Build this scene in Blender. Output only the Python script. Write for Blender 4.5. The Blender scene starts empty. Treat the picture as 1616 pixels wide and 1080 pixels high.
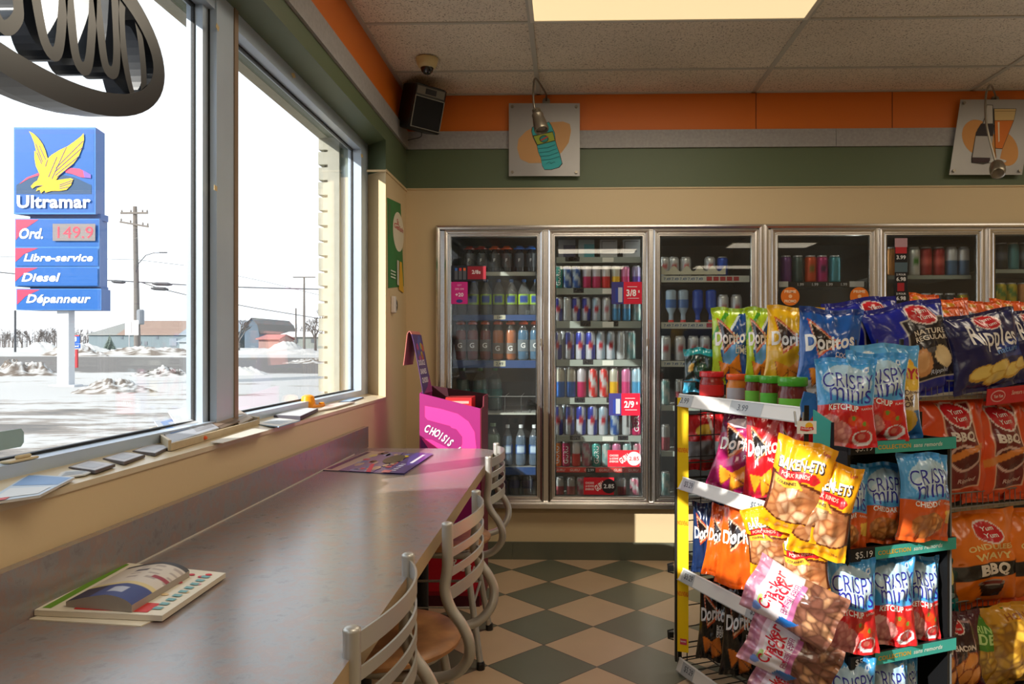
import bpy, math, random
import numpy as np
from mathutils import Vector, Matrix
from mathutils.geometry import tessellate_polygon

PI = math.pi
S = bpy.context.scene
COL = S.collection

# ------------------------------------------------------------------ camera
F = 1200.0; YAW = math.radians(1.5); CX = 895 - F*math.tan(YAW); CY = 547.0; CAMZ = 1.218
cam = bpy.data.cameras.new('camera'); camo = bpy.data.objects.new('camera', cam); COL.objects.link(camo)
cam.sensor_fit = 'HORIZONTAL'; cam.sensor_width = 36.0; cam.lens = 36.0*F/1616
cam.shift_x = (808-CX)/1616; cam.shift_y = (CY-540)/1616
cam.clip_start = 0.02; cam.clip_end = 1500
camo.location = (0, 0, CAMZ); camo.rotation_euler = (PI/2, 0, YAW)
S.camera = camo
# ------------------------------------------------------------------ world, sun, exposure
w = bpy.data.worlds.new('world'); S.world = w; w.use_nodes = True
nt = w.node_tree; bg = nt.nodes['Background']
tc = nt.nodes.new('ShaderNodeTexCoord'); sp = nt.nodes.new('ShaderNodeSeparateXYZ'); cr = nt.nodes.new('ShaderNodeValToRGB')
nt.links.new(tc.outputs['Generated'], sp.inputs[0]); nt.links.new(sp.outputs[2], cr.inputs[0])
cr.color_ramp.elements[0].position = 0.0; cr.color_ramp.elements[0].color = (0.93, 0.96, 1, 1)
cr.color_ramp.elements[1].position = 0.6; cr.color_ramp.elements[1].color = (0.80, 0.90, 1, 1)
nt.links.new(cr.outputs[0], bg.inputs[0]); bg.inputs[1].default_value = 1.75
sun = bpy.data.lights.new('sun', 'SUN'); sun.energy = 6.8; sun.angle = 0.009; sun.color = (1, 0.95, 0.87)
suno = bpy.data.objects.new('sun', sun); COL.objects.link(suno)
suno.rotation_euler = Vector((0.707, 0.707, -0.5)).to_track_quat('-Z', 'Y').to_euler(); suno.location = (-6, -6, 8)
S.view_settings.view_transform = 'Standard'; S.view_settings.look = 'None'; S.view_settings.gamma = 1.0
S.view_settings.use_curve_mapping = False; S.view_settings.exposure = 0.32
S.cycles.max_bounces = 10; S.cycles.diffuse_bounces = 5; S.cycles.glossy_bounces = 4; S.cycles.transparent_max_bounces = 16
S.cycles.use_denoising = True; S.cycles.caustics_reflective = False; S.cycles.caustics_refractive = False
S.cycles.sample_clamp_indirect = 6.0
PANEL_W = 13.0     # watts of each ceiling fixture's tubes

def ray(u, v):
    c, s = math.cos(YAW), math.sin(YAW)
    a = (u-CX)/F; b = (CY-v)/F
    return Vector((-s + c*a, c + s*a, b))
def P(u, v, y=None, x=None, z=None):
    d = ray(u, v)
    if y is not None: t = y/d.y
    elif x is not None: t = x/d.x
    else: t = (z-CAMZ)/d.z
    return Vector((d.x*t, d.y*t, CAMZ + d.z*t))
def L(c):
    """sRGB 0-255 (or hex) to linear"""
    if isinstance(c, str):
        c = [int(c[i:i+2], 16) for i in (0, 2, 4)]
    return tuple(((x/255)/12.92 if x/255 <= .04045 else ((x/255+.055)/1.055)**2.4) for x in c)

# ------------------------------------------------------------------ materials
MATS = {}
def mat(name, col, rough=.5, metal=0, bump=None, spec=.5, coat=0, attr=False, vary=None, emit=0):
    if name in MATS: return MATS[name]
    m = bpy.data.materials.new(name); m.use_nodes = True; N = m.node_tree.nodes; K = m.node_tree.links
    b = N['Principled BSDF']
    b.inputs['Base Color'].default_value = (*L(col), 1); b.inputs['Roughness'].default_value = rough
    b.inputs['Metallic'].default_value = metal; b.inputs['Specular IOR Level'].default_value = spec
    b.inputs['Coat Weight'].default_value = coat; b.inputs['Coat Roughness'].default_value = .12
    tcn = N.new('ShaderNodeTexCoord')
    if attr:
        a = N.new('ShaderNodeAttribute'); a.attribute_name = 'Col'; K.new(a.outputs['Color'], b.inputs['Base Color'])
    if vary:
        sc, amt, col2 = vary
        nz = N.new('ShaderNodeTexNoise'); nz.inputs['Scale'].default_value = sc; nz.inputs['Detail'].default_value = 4
        K.new(tcn.outputs['Object'], nz.inputs['Vector'])
        rp = N.new('ShaderNodeValToRGB'); rp.color_ramp.elements[0].position = .5-amt; rp.color_ramp.elements[1].position = .5+amt
        rp.color_ramp.elements[0].color = (*L(col), 1); rp.color_ramp.elements[1].color = (*L(col2), 1)
        K.new(nz.outputs[0], rp.inputs[0]); K.new(rp.outputs[0], b.inputs['Base Color'])
    if bump:
        sc, st, dist = bump
        nz = N.new('ShaderNodeTexNoise'); nz.inputs['Scale'].default_value = sc; nz.inputs['Detail'].default_value = 3
        K.new(tcn.outputs['Object'], nz.inputs['Vector'])
        bp = N.new('ShaderNodeBump'); bp.inputs['Strength'].default_value = st; bp.inputs['Distance'].default_value = dist
        K.new(nz.outputs[0], bp.inputs['Height']); K.new(bp.outputs[0], b.inputs['Normal'])
    if emit:
        b.inputs['Emission Color'].default_value = (*L(col), 1); b.inputs['Emission Strength'].default_value = emit
    MATS[name] = m
    return m
def glassmat(name, tint=(1, 1, 1), ior=1.45, rough=.0, dirt=0.0):
    m = bpy.data.materials.new(name); m.use_nodes = True; N = m.node_tree.nodes; K = m.node_tree.links
    N.clear(); o = N.new('ShaderNodeOutputMaterial'); mx = N.new('ShaderNodeMixShader'); tr = N.new('ShaderNodeBsdfTransparent')
    gl = N.new('ShaderNodeBsdfGlossy'); fr = N.new('ShaderNodeFresnel')
    gb = N.new('ShaderNodeNewGeometry'); mr = N.new('ShaderNodeMapRange'); mr.inputs[3].default_value = ior; mr.inputs[4].default_value = 1/ior
    K.new(gb.outputs['Backfacing'], mr.inputs[0]); K.new(mr.outputs[0], fr.inputs[0])   # no total reflection on the way out of a thin pane
    tr.inputs[0].default_value = (*tint, 1); gl.inputs['Roughness'].default_value = rough
    K.new(fr.outputs[0], mx.inputs[0]); K.new(tr.outputs[0], mx.inputs[1]); K.new(gl.outputs[0], mx.inputs[2])
    if dirt:
        d = N.new('ShaderNodeBsdfDiffuse'); d.inputs[0].default_value = (.8, .8, .8, 1)
        m2 = N.new('ShaderNodeMixShader'); m2.inputs[0].default_value = dirt
        K.new(mx.outputs[0], m2.inputs[1]); K.new(d.outputs[0], m2.inputs[2]); K.new(m2.outputs[0], o.inputs[0])
    else:
        K.new(mx.outputs[0], o.inputs[0])
    MATS[name] = m; return m
def film(name, rough, spec, bump):
    m = mat(name, (255, 255, 255), rough=rough, spec=spec, attr=True, bump=bump, coat=.35 if 'film' in name else 0)
    return m
PRINT = film('printed_matte', .55, .4, None)
GLOSS = film('printed_gloss', .22, .5, None)
BAG = film('printed_film', .24, .6, (16, .6, .012))
CAN = mat('printed_can', (255, 255, 255), rough=.3, metal=.35, attr=True)
tan = mat('wall_paint_tan', (212, 190, 150), .5, bump=(90, .15, .002))
green = mat('wall_paint_green', (88, 102, 74), .5, bump=(90, .15, .002))
orange = mat('wall_paint_orange', (216, 112, 24), .5)
greyband = mat('grey_trim', (150, 148, 148), .5, vary=(60, .2, (164, 162, 162)))
alu = mat('window_aluminium', (192, 208, 226), .33, metal=.2, vary=(6, .3, (180, 196, 214)))
gasket = mat('black_gasket', (22, 24, 26), .6)
chrome = mat('chrome', (226, 224, 222), .22, metal=1.0)
black = mat('black_wire', (18, 18, 20), .45)
blackp = mat('black_plastic', (20, 20, 22), .4)
steel = mat('galvanised_wire', (150, 150, 148), .35, metal=.8)
chairm = mat('chair_metal', (188, 186, 180), .38, metal=.6)
WG = glassmat('window_glass', (.97, .98, .98), 1.45, 0.0, .012)
CG = glassmat('cooler_glass', (.93, .95, .95), 1.5, 0.0, .01)

# ------------------------------------------------------------------ mesh builder
class MB:
    def __init__(s):
        s.v = []; s.f = []; s.m = []; s.c = []; s.n = 0
    def add(s, verts, faces, mi=0, col=(1, 1, 1)):
        verts = [tuple(p) for p in verts]
        o = s.n; s.v += verts; s.n += len(verts)
        s.f += [tuple(i+o for i in f) for f in faces]
        s.m += [mi]*len(faces) if isinstance(mi, int) else list(mi)
        if hasattr(col, 'shape') and getattr(col, 'ndim', 1) == 2: s.c += [tuple(x) for x in col]
        else: s.c += [tuple(col)]*len(verts)
        return s
    def box(s, a, b, mi=0, col=(1, 1, 1), M=None, bev=0):
        x0, y0, z0 = a; x1, y1, z1 = b
        if x1 < x0: x0, x1 = x1, x0
        if y1 < y0: y0, y1 = y1, y0
        if z1 < z0: z0, z1 = z1, z0
        if bev:
            e = min(bev, (x1-x0)/2.01, (y1-y0)/2.01, (z1-z0)/2.01)
            # bevelled in plan and at top: stacked octagon rings
            def ring(i, z):
                return [(x0+i+e, y0+i, z), (x1-i-e, y0+i, z), (x1-i, y0+i+e, z), (x1-i, y1-i-e, z), (x1-i-e, y1-i, z), (x0+i+e, y1-i, z), (x0+i, y1-i-e, z), (x0+i, y0+i+e, z)]
            q = e*.6
            R = ring(q, z0)+ring(0, z0+q)+ring(0, z1-q)+ring(q, z1)
            fs = [tuple(range(7, -1, -1))]
            for k in range(3):
                for i in range(8):
                    j = (i+1) % 8; fs.append((k*8+i, k*8+j, k*8+8+j, k*8+8+i))
            fs.append(tuple(range(24, 32)))
            vs = R
        else:
            vs = [(x0, y0, z0), (x1, y0, z0), (x1, y1, z0), (x0, y1, z0), (x0, y0, z1), (x1, y0, z1), (x1, y1, z1), (x0, y1, z1)]
            fs = [(3, 2, 1, 0), (4, 5, 6, 7), (0, 1, 5, 4), (1, 2, 6, 5), (2, 3, 7, 6), (3, 0, 4, 7)]
        if M is not None: vs = [M @ Vector(p) for p in vs]
        return s.add(vs, fs, mi, col)
    def quad(s, pts, mi=0, col=(1, 1, 1)):
        return s.add(pts, [tuple(range(len(pts)))], mi, col)
    def slab(s, pts, d, mi=0, col=(1, 1, 1), mcap=None):
        """polygon pts extruded by vector d"""
        n = len(pts); d = Vector(d); a = [Vector(p) for p in pts]; b = [p+d for p in a]
        tri = tessellate_polygon([a]); fs = []; ms = []
        nrm = Vector((0, 0, 0))
        for i in range(n): nrm += (a[i]-a[0]).cross(a[(i+1) % n]-a[0])
        up = nrm.dot(d) > 0
        for t in tri:
            e = (a[t[1]]-a[t[0]]).cross(a[t[2]]-a[t[0]]).dot(d) > 0
            t = t if e else t[::-1]
            fs.append(tuple(t[::-1])); ms.append(mi); fs.append(tuple(i+n for i in t)); ms.append(mi if mcap is None else mcap)
        for i in range(n):
            j = (i+1) % n
            fs.append((i, j, j+n, i+n) if up else (j, i, i+n, j+n)); ms.append(mi)
        return s.add(a+b, fs, ms, col)
    def tube(s, path, r, n=8, mi=0, col=(1, 1, 1), cap=True, closed=False):
        p = [Vector(q) for q in path]; m = len(p)
        rs = r if isinstance(r, (list, tuple)) else [r]*m
        vs = []; fs = []
        t0 = (p[1]-p[0]).normalized(); a = Vector((0, 0, 1)) if abs(t0.z) < .9 else Vector((1, 0, 0))
        u = t0.cross(a).normalized()
        for i in range(m):
            if closed: t = (p[(i+1) % m]-p[i-1]).normalized()
            else: t = ((p[i+1] if i < m-1 else p[i])-(p[i-1] if i else p[i])).normalized()
            u = (u - t*u.dot(t)).normalized(); w_ = t.cross(u)
            for k in range(n):
                an = 2*PI*k/n; vs.append(p[i]+(u*math.cos(an)+w_*math.sin(an))*rs[i])
        for i in range(m if closed else m-1):
            j = (i+1) % m
            for k in range(n):
                l = (k+1) % n; fs.append((i*n+k, i*n+l, j*n+l, j*n+k))
        if cap and not closed:
            fs.append(tuple(range(n-1, -1, -1))); fs.append(tuple((m-1)*n+k for k in range(n)))
        return s.add(vs, fs, mi, col)
    def bar(s, a, b, w, h=None, mi=0, col=(1, 1, 1)):
        """rectangular bar between two points"""
        a = Vector(a); b = Vector(b); t = (b-a); ln = t.length; t.normalize()
        up = Vector((0, 0, 1)) if abs(t.z) < .95 else Vector((0, 1, 0))
        x = t.cross(up).normalized(); z = x.cross(t)
        M = Matrix(((x.x, t.x, z.x, a.x), (x.y, t.y, z.y, a.y), (x.z, t.z, z.z, a.z), (0, 0, 0, 1)))
        h = h or w
        return s.box((-w/2, 0, -h/2), (w/2, ln, h/2), mi, col, M)
    def lathe(s, prof, c=(0, 0, 0), n=16, mi=0, col=(1, 1, 1), colf=None, axis='z', caps=True):
        vs = []; cs = []; fs = []
        for (r, z) in prof:
            for k in range(n):
                an = 2*PI*k/n; x = r*math.cos(an); y = r*math.sin(an)
                p = (x, y, z) if axis == 'z' else ((x, z, y) if axis == 'y' else (z, x, y))
                vs.append((p[0]+c[0], p[1]+c[1], p[2]+c[2]))
                cs.append(colf(an, z) if colf else col)
        m = len(prof)
        for i in range(m-1):
            for k in range(n):
                l = (k+1) % n; q = (i*n+k, i*n+l, (i+1)*n+l, (i+1)*n+k)
                fs.append(q if axis != 'y' else q[::-1])
        if caps:
            a, b = tuple(range(n-1, -1, -1)), tuple((m-1)*n+k for k in range(n))
            fs += [a, b] if axis != 'y' else [a[::-1], b[::-1]]
        o = s.n; s.v += vs; s.n += len(vs); s.f += [tuple(i+o for i in f) for f in fs]
        s.m += [mi]*len(fs) if isinstance(mi, int) else mi; s.c += cs
        return s
    def grid(s, fn, nu, nv, mi=0, colf=None, col=(1, 1, 1), flip=False):
        us = np.linspace(0, 1, nu+1); vs_ = np.linspace(0, 1, nv+1); U, V = np.meshgrid(us, vs_)
        pts = fn(U.ravel(), V.ravel()); cs = colf(U.ravel(), V.ravel()) if colf else np.tile(np.array(col, float), (pts.shape[0], 1))
        o = s.n; s.v += [tuple(p) for p in pts.tolist()]; s.n += len(pts); s.c += [tuple(c) for c in cs.tolist()]
        for j in range(nv):
            for i in range(nu):
                a = o+j*(nu+1)+i; q = (a, a+1, a+nu+2, a+nu+1)
                s.f.append(q[::-1] if flip else q)
        s.m += [mi]*(nu*nv)
        return s
    def picture(s, x0, x1, z0, z1, y, prof, mi=0, col=(1, 1, 1)):
        """mitred frame in the x-z plane; prof = (inset, forward) points; forward is towards -y"""
        vs = []
        for (i, d) in prof:
            vs += [(x0+i, y-d, z0+i), (x1-i, y-d, z0+i), (x1-i, y-d, z1-i), (x0+i, y-d, z1-i)]
        fs = []
        for k in range(len(prof)-1):
            for c in range(4):
                e = (c+1) % 4; fs.append((k*4+c, k*4+e, k*4+4+e, k*4+4+c))
        # own verts per side, so that mitres stay crisp
        V2 = []; F2 = []
        for f in fs:
            F2.append(tuple(len(V2)+i for i in range(4))); V2 += [vs[i] for i in f]
        return s.add(V2, F2, mi, col)
    def mesh(s, name, mats, smooth=False):
        me = bpy.data.meshes.new(name); me.from_pydata(s.v, [], s.f)
        for m in (mats if isinstance(mats, (list, tuple)) else [mats]): me.materials.append(m)
        me.polygons.foreach_set('material_index', s.m)
        at = me.color_attributes.new('Col', 'FLOAT_COLOR', 'POINT')
        arr = np.ones((len(s.v), 4), dtype=np.float32); arr[:, :3] = np.array(s.c, dtype=np.float32)
        at.data.foreach_set('color', arr.ravel())
        if smooth:
            me.polygons.foreach_set('use_smooth', [True]*len(me.polygons))
            try: me.set_sharp_from_angle(angle=math.radians(smooth if smooth > 1 else 40))
            except Exception: pass
        me.update(); return me
    def build(s, name, mats, parent=None, smooth=False, loc=None):
        me = s.mesh(name, mats, smooth)
        return link(name, me, parent, loc)
def link(name, me, parent=None, loc=None):
    o = bpy.data.objects.new(name, me); COL.objects.link(o)
    if parent is not None:
        o.parent = parent
        if loc is not None: o.location = loc
        elif any(abs(c) > 1e-9 for c in parent.location) or any(abs(c) > 1e-9 for c in parent.rotation_euler):
            o.matrix_parent_inverse = base_matrix(parent).inverted()
    elif loc is not None: o.location = loc
    return o
def base_matrix(o):
    m = Matrix.LocRotScale(o.location, o.rotation_euler, o.scale)
    return (base_matrix(o.parent) @ o.matrix_parent_inverse @ m) if o.parent else m
def tag(o, label, cat, group=None, kind=None):
    if label: o['label'] = label
    if cat: o['category'] = cat
    if group: o['group'] = group
    if kind: o['kind'] = kind
    return o
def thing(name, label, cat, loc=(0, 0, 0), rotz=0, group=None):
    o = bpy.data.objects.new(name, None); COL.objects.link(o); o.location = loc; o.rotation_euler = (0, 0, rotz)
    o.empty_display_size = .05
    return tag(o, label, cat, group)
def struct(name, mb, mats, smooth=False, parent=None):
    o = mb.build(name, mats, parent, smooth)
    if parent is None: o['kind'] = 'structure'
    return o
def dup(root, M=None, loc=None, rotz=None, label=None, group=None):
    r = root.copy(); COL.objects.link(r)
    if loc is not None: r.location = loc
    if rotz is not None: r.rotation_euler = (0, 0, rotz)
    if label: r['label'] = label
    if group: r['group'] = group
    for ch in root.children:
        c = ch.copy(); COL.objects.link(c); c.parent = r
        for g in ch.children:
            d = g.copy(); COL.objects.link(d); d.parent = c
    return r
def arr(c): return np.array(c, float)

# ------------------------------------------------------------------ lettering and flat art
_T = {}
def text2d(t, bold=0.0, shear=0.0, res=3):
    k = (t, bold, shear, res)
    if k in _T: return _T[k]
    cu = bpy.data.curves.new('lettering', 'FONT'); cu.body = t; cu.size = 1; cu.offset = bold; cu.shear = shear; cu.resolution_u = res
    cu.space_character = 1.0 + bold*1.6
    ob = bpy.data.objects.new('lettering', cu); me = bpy.data.meshes.new_from_object(ob)
    v = np.array([p.co[:2] for p in me.vertices]) if len(me.vertices) else np.zeros((0, 2))
    f = [tuple(p.vertices) for p in me.polygons]
    bpy.data.objects.remove(ob); bpy.data.curves.remove(cu); bpy.data.meshes.remove(me)
    if len(v):
        v[:, 0] -= (v[:, 0].min()+v[:, 0].max())/2; v[:, 1] -= (v[:, 1].min()+v[:, 1].max())/2
    _T[k] = (v, f); return _T[k]
def split_long(v, f, mx, loops=3):
    v = [tuple(p) for p in v]; f = [tuple(t) for t in f]
    tri = []
    for q in f:
        for i in range(1, len(q)-1): tri.append((q[0], q[i], q[i+1]))
    for _ in range(loops):
        mid = {}; out = []; ch = False
        def m_(a, b):
            k = (min(a, b), max(a, b))
            if k not in mid:
                mid[k] = len(v); v.append(((v[a][0]+v[b][0])/2, (v[a][1]+v[b][1])/2))
            return mid[k]
        def lg(a, b): return math.hypot(v[a][0]-v[b][0], v[a][1]-v[b][1]) > mx
        for (a, b, c) in tri:
            e = [lg(a, b), lg(b, c), lg(c, a)]; n = sum(e)
            if n == 0: out.append((a, b, c)); continue
            ch = True
            if n == 3:
                x, y, z = m_(a, b), m_(b, c), m_(c, a); out += [(a, x, z), (x, b, y), (z, y, c), (x, y, z)]
            else:
                while not e[0]: a, b, c = b, c, a; e = e[1:]+e[:1]
                if n == 1: x = m_(a, b); out += [(a, x, c), (x, b, c)]
                elif e[1]: x, y = m_(a, b), m_(b, c); out += [(a, x, c), (x, b, y), (x, y, c)]
                else: x, z = m_(a, b), m_(c, a); out += [(a, x, z), (x, b, c), (x, c, z)]
        tri = out
        if not ch: break
    return np.array(v), tri
class Flat:
    """draws shapes on a plane: o + x*ux + y*uy, raised by layer*eps along n"""
    def __init__(s, mb, o, ux, uy, eps=.0006, mi=0, n=None):
        s.mb = mb; s.o = Vector(o); s.ux = Vector(ux); s.uy = Vector(uy); s.n = Vector(n) if n is not None else s.ux.cross(s.uy).normalized(); s.eps = eps; s.k = 1; s.mi = mi
    def put(s, v, f, col, up=True):
        s.mb.add([s.o+s.ux*p[0]+s.uy*p[1]+s.n*s.eps*s.k for p in v], f, s.mi, L(col))
        if up: s.k += 1
    def poly(s, pts, col, up=True):
        t = tessellate_polygon([[Vector((p[0], p[1], 0)) for p in pts]])
        out = []
        for q in t:
            a, b, c = (pts[i] for i in q)
            out.append(tuple(q) if (b[0]-a[0])*(c[1]-a[1])-(b[1]-a[1])*(c[0]-a[0]) > 0 else tuple(q[::-1]))
        s.put(pts, out, col, up)
    def rect(s, x0, y0, x1, y1, col, up=True): s.poly([(x0, y0), (x1, y0), (x1, y1), (x0, y1)], col, up)
    def ell(s, cx, cy, rx, ry, col, ang=0, n=24, up=True, a0=0, a1=2*PI):
        pts = []
        for k in range(n):
            a = a0+(a1-a0)*k/n; x = rx*math.cos(a); y = ry*math.sin(a)
            pts.append((cx+x*math.cos(ang)-y*math.sin(ang), cy+x*math.sin(ang)+y*math.cos(ang)))
        s.poly(pts, col, up)
    def text(s, t, cx, cy, h, col, bold=0.02, shear=0, ang=0, wmax=None, up=True, sx=1):
        v, f = text2d(t, bold, shear)
        if not len(v): return
        cap = text2d('H', bold, 0)[0]; sc = h/(cap[:, 1].max()-cap[:, 1].min()); q = v*sc; q = q*np.array([sx, 1.0])
        if wmax:
            wd = q[:, 0].max()-q[:, 0].min()
            if wd > 0: q = q*np.array([wmax/wd, 1.0])
        c_, s_ = math.cos(ang), math.sin(ang)
        q = np.stack([cx+q[:, 0]*c_-q[:, 1]*s_, cy+q[:, 0]*s_+q[:, 1]*c_], 1)
        s.put([tuple(p) for p in q], f, col, up)
    def line(s, pts, w_, col, up=True):
        for i in range(len(pts)-1):
            a, b = pts[i], pts[i+1]; dx, dy = b[0]-a[0], b[1]-a[1]; l = math.hypot(dx, dy) or 1; nx, ny = -dy/l*w_/2, dx/l*w_/2
            s.poly([(a[0]-nx, a[1]-ny), (b[0]-nx, b[1]-ny), (b[0]+nx, b[1]+ny), (a[0]+nx, a[1]+ny)], col, False)
        if up: s.k += 1
ORD = ['first', 'second', 'third', 'fourth', 'fifth', 'sixth', 'seventh', 'eighth', 'ninth', 'tenth', 'eleventh', 'twelfth', 'thirteenth', 'fourteenth', 'fifteenth', 'sixteenth', 'seventeenth', 'eighteenth', 'nineteenth', 'twentieth']

# ================================================================== ROOM
WX = -.924; BY = 4.35; CZ = 2.664; RX = 4.6; SY = -8.0
Z1, Z2, Z3 = 2.124, 2.349, 2.450
# floor: diagonal checker of sand and grey-green tiles
def floor_mat():
    m = bpy.data.materials.new('checker_floor_tiles'); m.use_nodes = True; N = m.node_tree.nodes; K = m.node_tree.links; b = N['Principled BSDF']
    g = N.new('ShaderNodeNewGeometry'); s_ = N.new('ShaderNodeSeparateXYZ'); K.new(g.outputs['Position'], s_.inputs[0])
    def M_(op, a, c=None):
        n = N.new('ShaderNodeMath'); n.operation = op
        for i, q in enumerate((a, c)):
            if q is None: continue
            if isinstance(q, (int, float)): n.inputs[i].default_value = q
            else: K.new(q, n.inputs[i])
        return n.outputs[0]
    sd = .208*math.sqrt(2); x0, y0 = -.095, 4.14
    dx = M_('SUBTRACT', s_.outputs[0], x0); dy = M_('SUBTRACT', s_.outputs[1], y0)
    a = M_('ADD', M_('MULTIPLY', M_('ADD', dx, dy), 1/(math.sqrt(2)*sd)), 40.5)
    c = M_('ADD', M_('MULTIPLY', M_('SUBTRACT', dx, dy), 1/(math.sqrt(2)*sd)), 40.5)
    par = M_('MODULO', M_('ADD', M_('FLOOR', a), M_('FLOOR', c)), 2)
    def edge(q):
        fr = M_('FRACT', q); return M_('MINIMUM', fr, M_('SUBTRACT', 1, fr))
    gr = M_('LESS_THAN', M_('MINIMUM', edge(a), edge(c)), .009)
    mix = N.new('ShaderNodeMix'); mix.data_type = 'RGBA'; mix.inputs[6].default_value = (*L((98, 100, 84)), 1); mix.inputs[7].default_value = (*L((184, 158, 128)), 1)
    K.new(par, mix.inputs[0])
    nz = N.new('ShaderNodeTexNoise'); nz.inputs['Scale'].default_value = 5; nz.inputs['Detail'].default_value = 6; K.new(g.outputs['Position'], nz.inputs['Vector'])
    hs = N.new('ShaderNodeHueSaturation'); K.new(mix.outputs[2], hs.inputs['Color'])
    mr = N.new('ShaderNodeMapRange'); mr.inputs[3].default_value = .88; mr.inputs[4].default_value = 1.12; K.new(nz.outputs[0], mr.inputs[0]); K.new(mr.outputs[0], hs.inputs['Value'])
    m2 = N.new('ShaderNodeMix'); m2.data_type = 'RGBA'; K.new(gr, m2.inputs[0]); K.new(hs.outputs[0], m2.inputs[6]); m2.inputs[7].default_value = (*L((82, 72, 62)), 1)
    K.new(m2.outputs[2], b.inputs['Base Color']); b.inputs['Roughness'].default_value = .38
    bp = N.new('ShaderNodeBump'); bp.inputs['Distance'].default_value = .002; bp.invert = True; K.new(gr, bp.inputs['Height']); K.new(bp.outputs[0], b.inputs['Normal'])
    return m
mb = MB(); mb.box((WX, SY, -.1), (RX, BY+.7, 0)); struct('floor', mb, floor_mat())
# ceiling tiles
def ceil_mat():
    m = bpy.data.materials.new('mineral_ceiling_tile'); m.use_nodes = True; N = m.node_tree.nodes; K = m.node_tree.links; b = N['Principled BSDF']
    g = N.new('ShaderNodeNewGeometry'); nz = N.new('ShaderNodeTexNoise'); nz.inputs['Scale'].default_value = 130; nz.inputs['Detail'].default_value = 3
    K.new(g.outputs['Position'], nz.inputs['Vector']); rp = N.new('ShaderNodeValToRGB')
    rp.color_ramp.elements[0].position = .30; rp.color_ramp.elements[0].color = (*L((140, 132, 118)), 1)
    rp.color_ramp.elements[1].position = .46; rp.color_ramp.elements[1].color = (*L((236, 228, 214)), 1)
    K.new(nz.outputs[0], rp.inputs[0])
    n2 = N.new('ShaderNodeTexNoise'); n2.inputs['Scale'].default_value = 2.2; n2.inputs['Detail'].default_value = 5; K.new(g.outputs['Position'], n2.inputs['Vector'])
    mr = N.new('ShaderNodeMapRange'); mr.inputs[1].default_value = .3; mr.inputs[2].default_value = .7; mr.inputs[3].default_value = .9; mr.inputs[4].default_value = 1.05; K.new(n2.outputs[0], mr.inputs[0])
    hs = N.new('ShaderNodeHueSaturation'); K.new(rp.outputs[0], hs.inputs['Color']); K.new(mr.outputs[0], hs.inputs['Value'])
    K.new(hs.outputs[0], b.inputs['Base Color']); b.inputs['Roughness'].default_value = .9; b.inputs['Specular IOR Level'].default_value = .1
    return m
mb = MB(); mb.box((WX-.3, SY-.2, CZ), (RX, BY+.1, CZ+.1)); struct('ceiling', mb, ceil_mat())
gx = [-.163+1.22*k for k in range(0, 4)]; gy = [3.975-.595*k for k in range(0, 20)]
mb = MB()
for x in gx: mb.box((x-.012, SY, CZ-.006), (x+.012, BY, CZ+.001))
for y in gy: mb.box((WX, y-.009, CZ-.005), (RX, y+.009, CZ+.001))
mb.box((WX, SY, CZ-.006), (WX+.02, BY, CZ)); mb.box((WX, BY-.02, CZ-.006), (RX, BY, CZ))
struct('trim_1', mb, mat('ceiling_grid', (192, 192, 184), .5))
# troffers
diff = mat('diffuser', (255, 228, 176), .6, emit=0.7)
fixt = mat('fixture_rim', (225, 222, 212), .5)
def troffer(x, y, label, power=1.0):
    t = thing('ceiling_light', label, 'ceiling light', (x, y, CZ), group='ceiling light panels')
    m = MB(); m.box((-.595, -.285, -.004), (.595, .285, -.002)); d = m.build('diffuser', diff, t, loc=(0, 0, 0))
    m = MB()
    for a, b in (((-.61, -.297, -.007), (.61, -.28, .0)), ((-.61, .28, -.007), (.61, .297, 0)), ((-.61, -.28, -.007), (-.592, .28, 0)), ((.592, -.28, -.007), (.61, .28, 0))): m.box(a, b)
    m.build('frame', fixt, t, loc=(0, 0, 0))
    l = bpy.data.lights.new('tube_light', 'AREA'); l.shape = 'RECTANGLE'; l.size = 1.15; l.size_y = .52; l.energy = PANEL_W*power; l.color = (1, .88, .70)
    lo = bpy.data.objects.new('tube_light', l); COL.objects.link(lo); lo.parent = t; lo.location = (0, 0, -.012)
    return t
cx0 = (gx[0]+gx[1])/2; cy0 = (gy[1]+gy[2])/2
troffer(cx0, cy0, 'lit ceiling light panel above the floor in front of the cooler')
for k, (x, y) in enumerate(((gx[1]+1.83, cy0), (cx0, cy0-.595*4), (gx[1]+1.83, cy0-.595*4), (cx0, cy0-.595*10), (gx[1]+1.83, cy0-.595*9), (cx0, cy0-.595*14), (gx[1]+1.83, cy0-.595*14))):
    troffer(x, y, power=.45 if x > 1.2 else 1.0, label=['lit ceiling light panel over the snack gondola, further right', 'lit ceiling light panel overhead beyond the top edge of the view', 'lit ceiling light panel behind the snack racks out of view', 'lit ceiling light panel in the first row behind the viewer', 'lit ceiling light panel behind the viewer on the right', 'lit ceiling light panel in the farthest row behind the viewer', 'lit ceiling light panel at the far rear right of the shop'][k])

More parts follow.
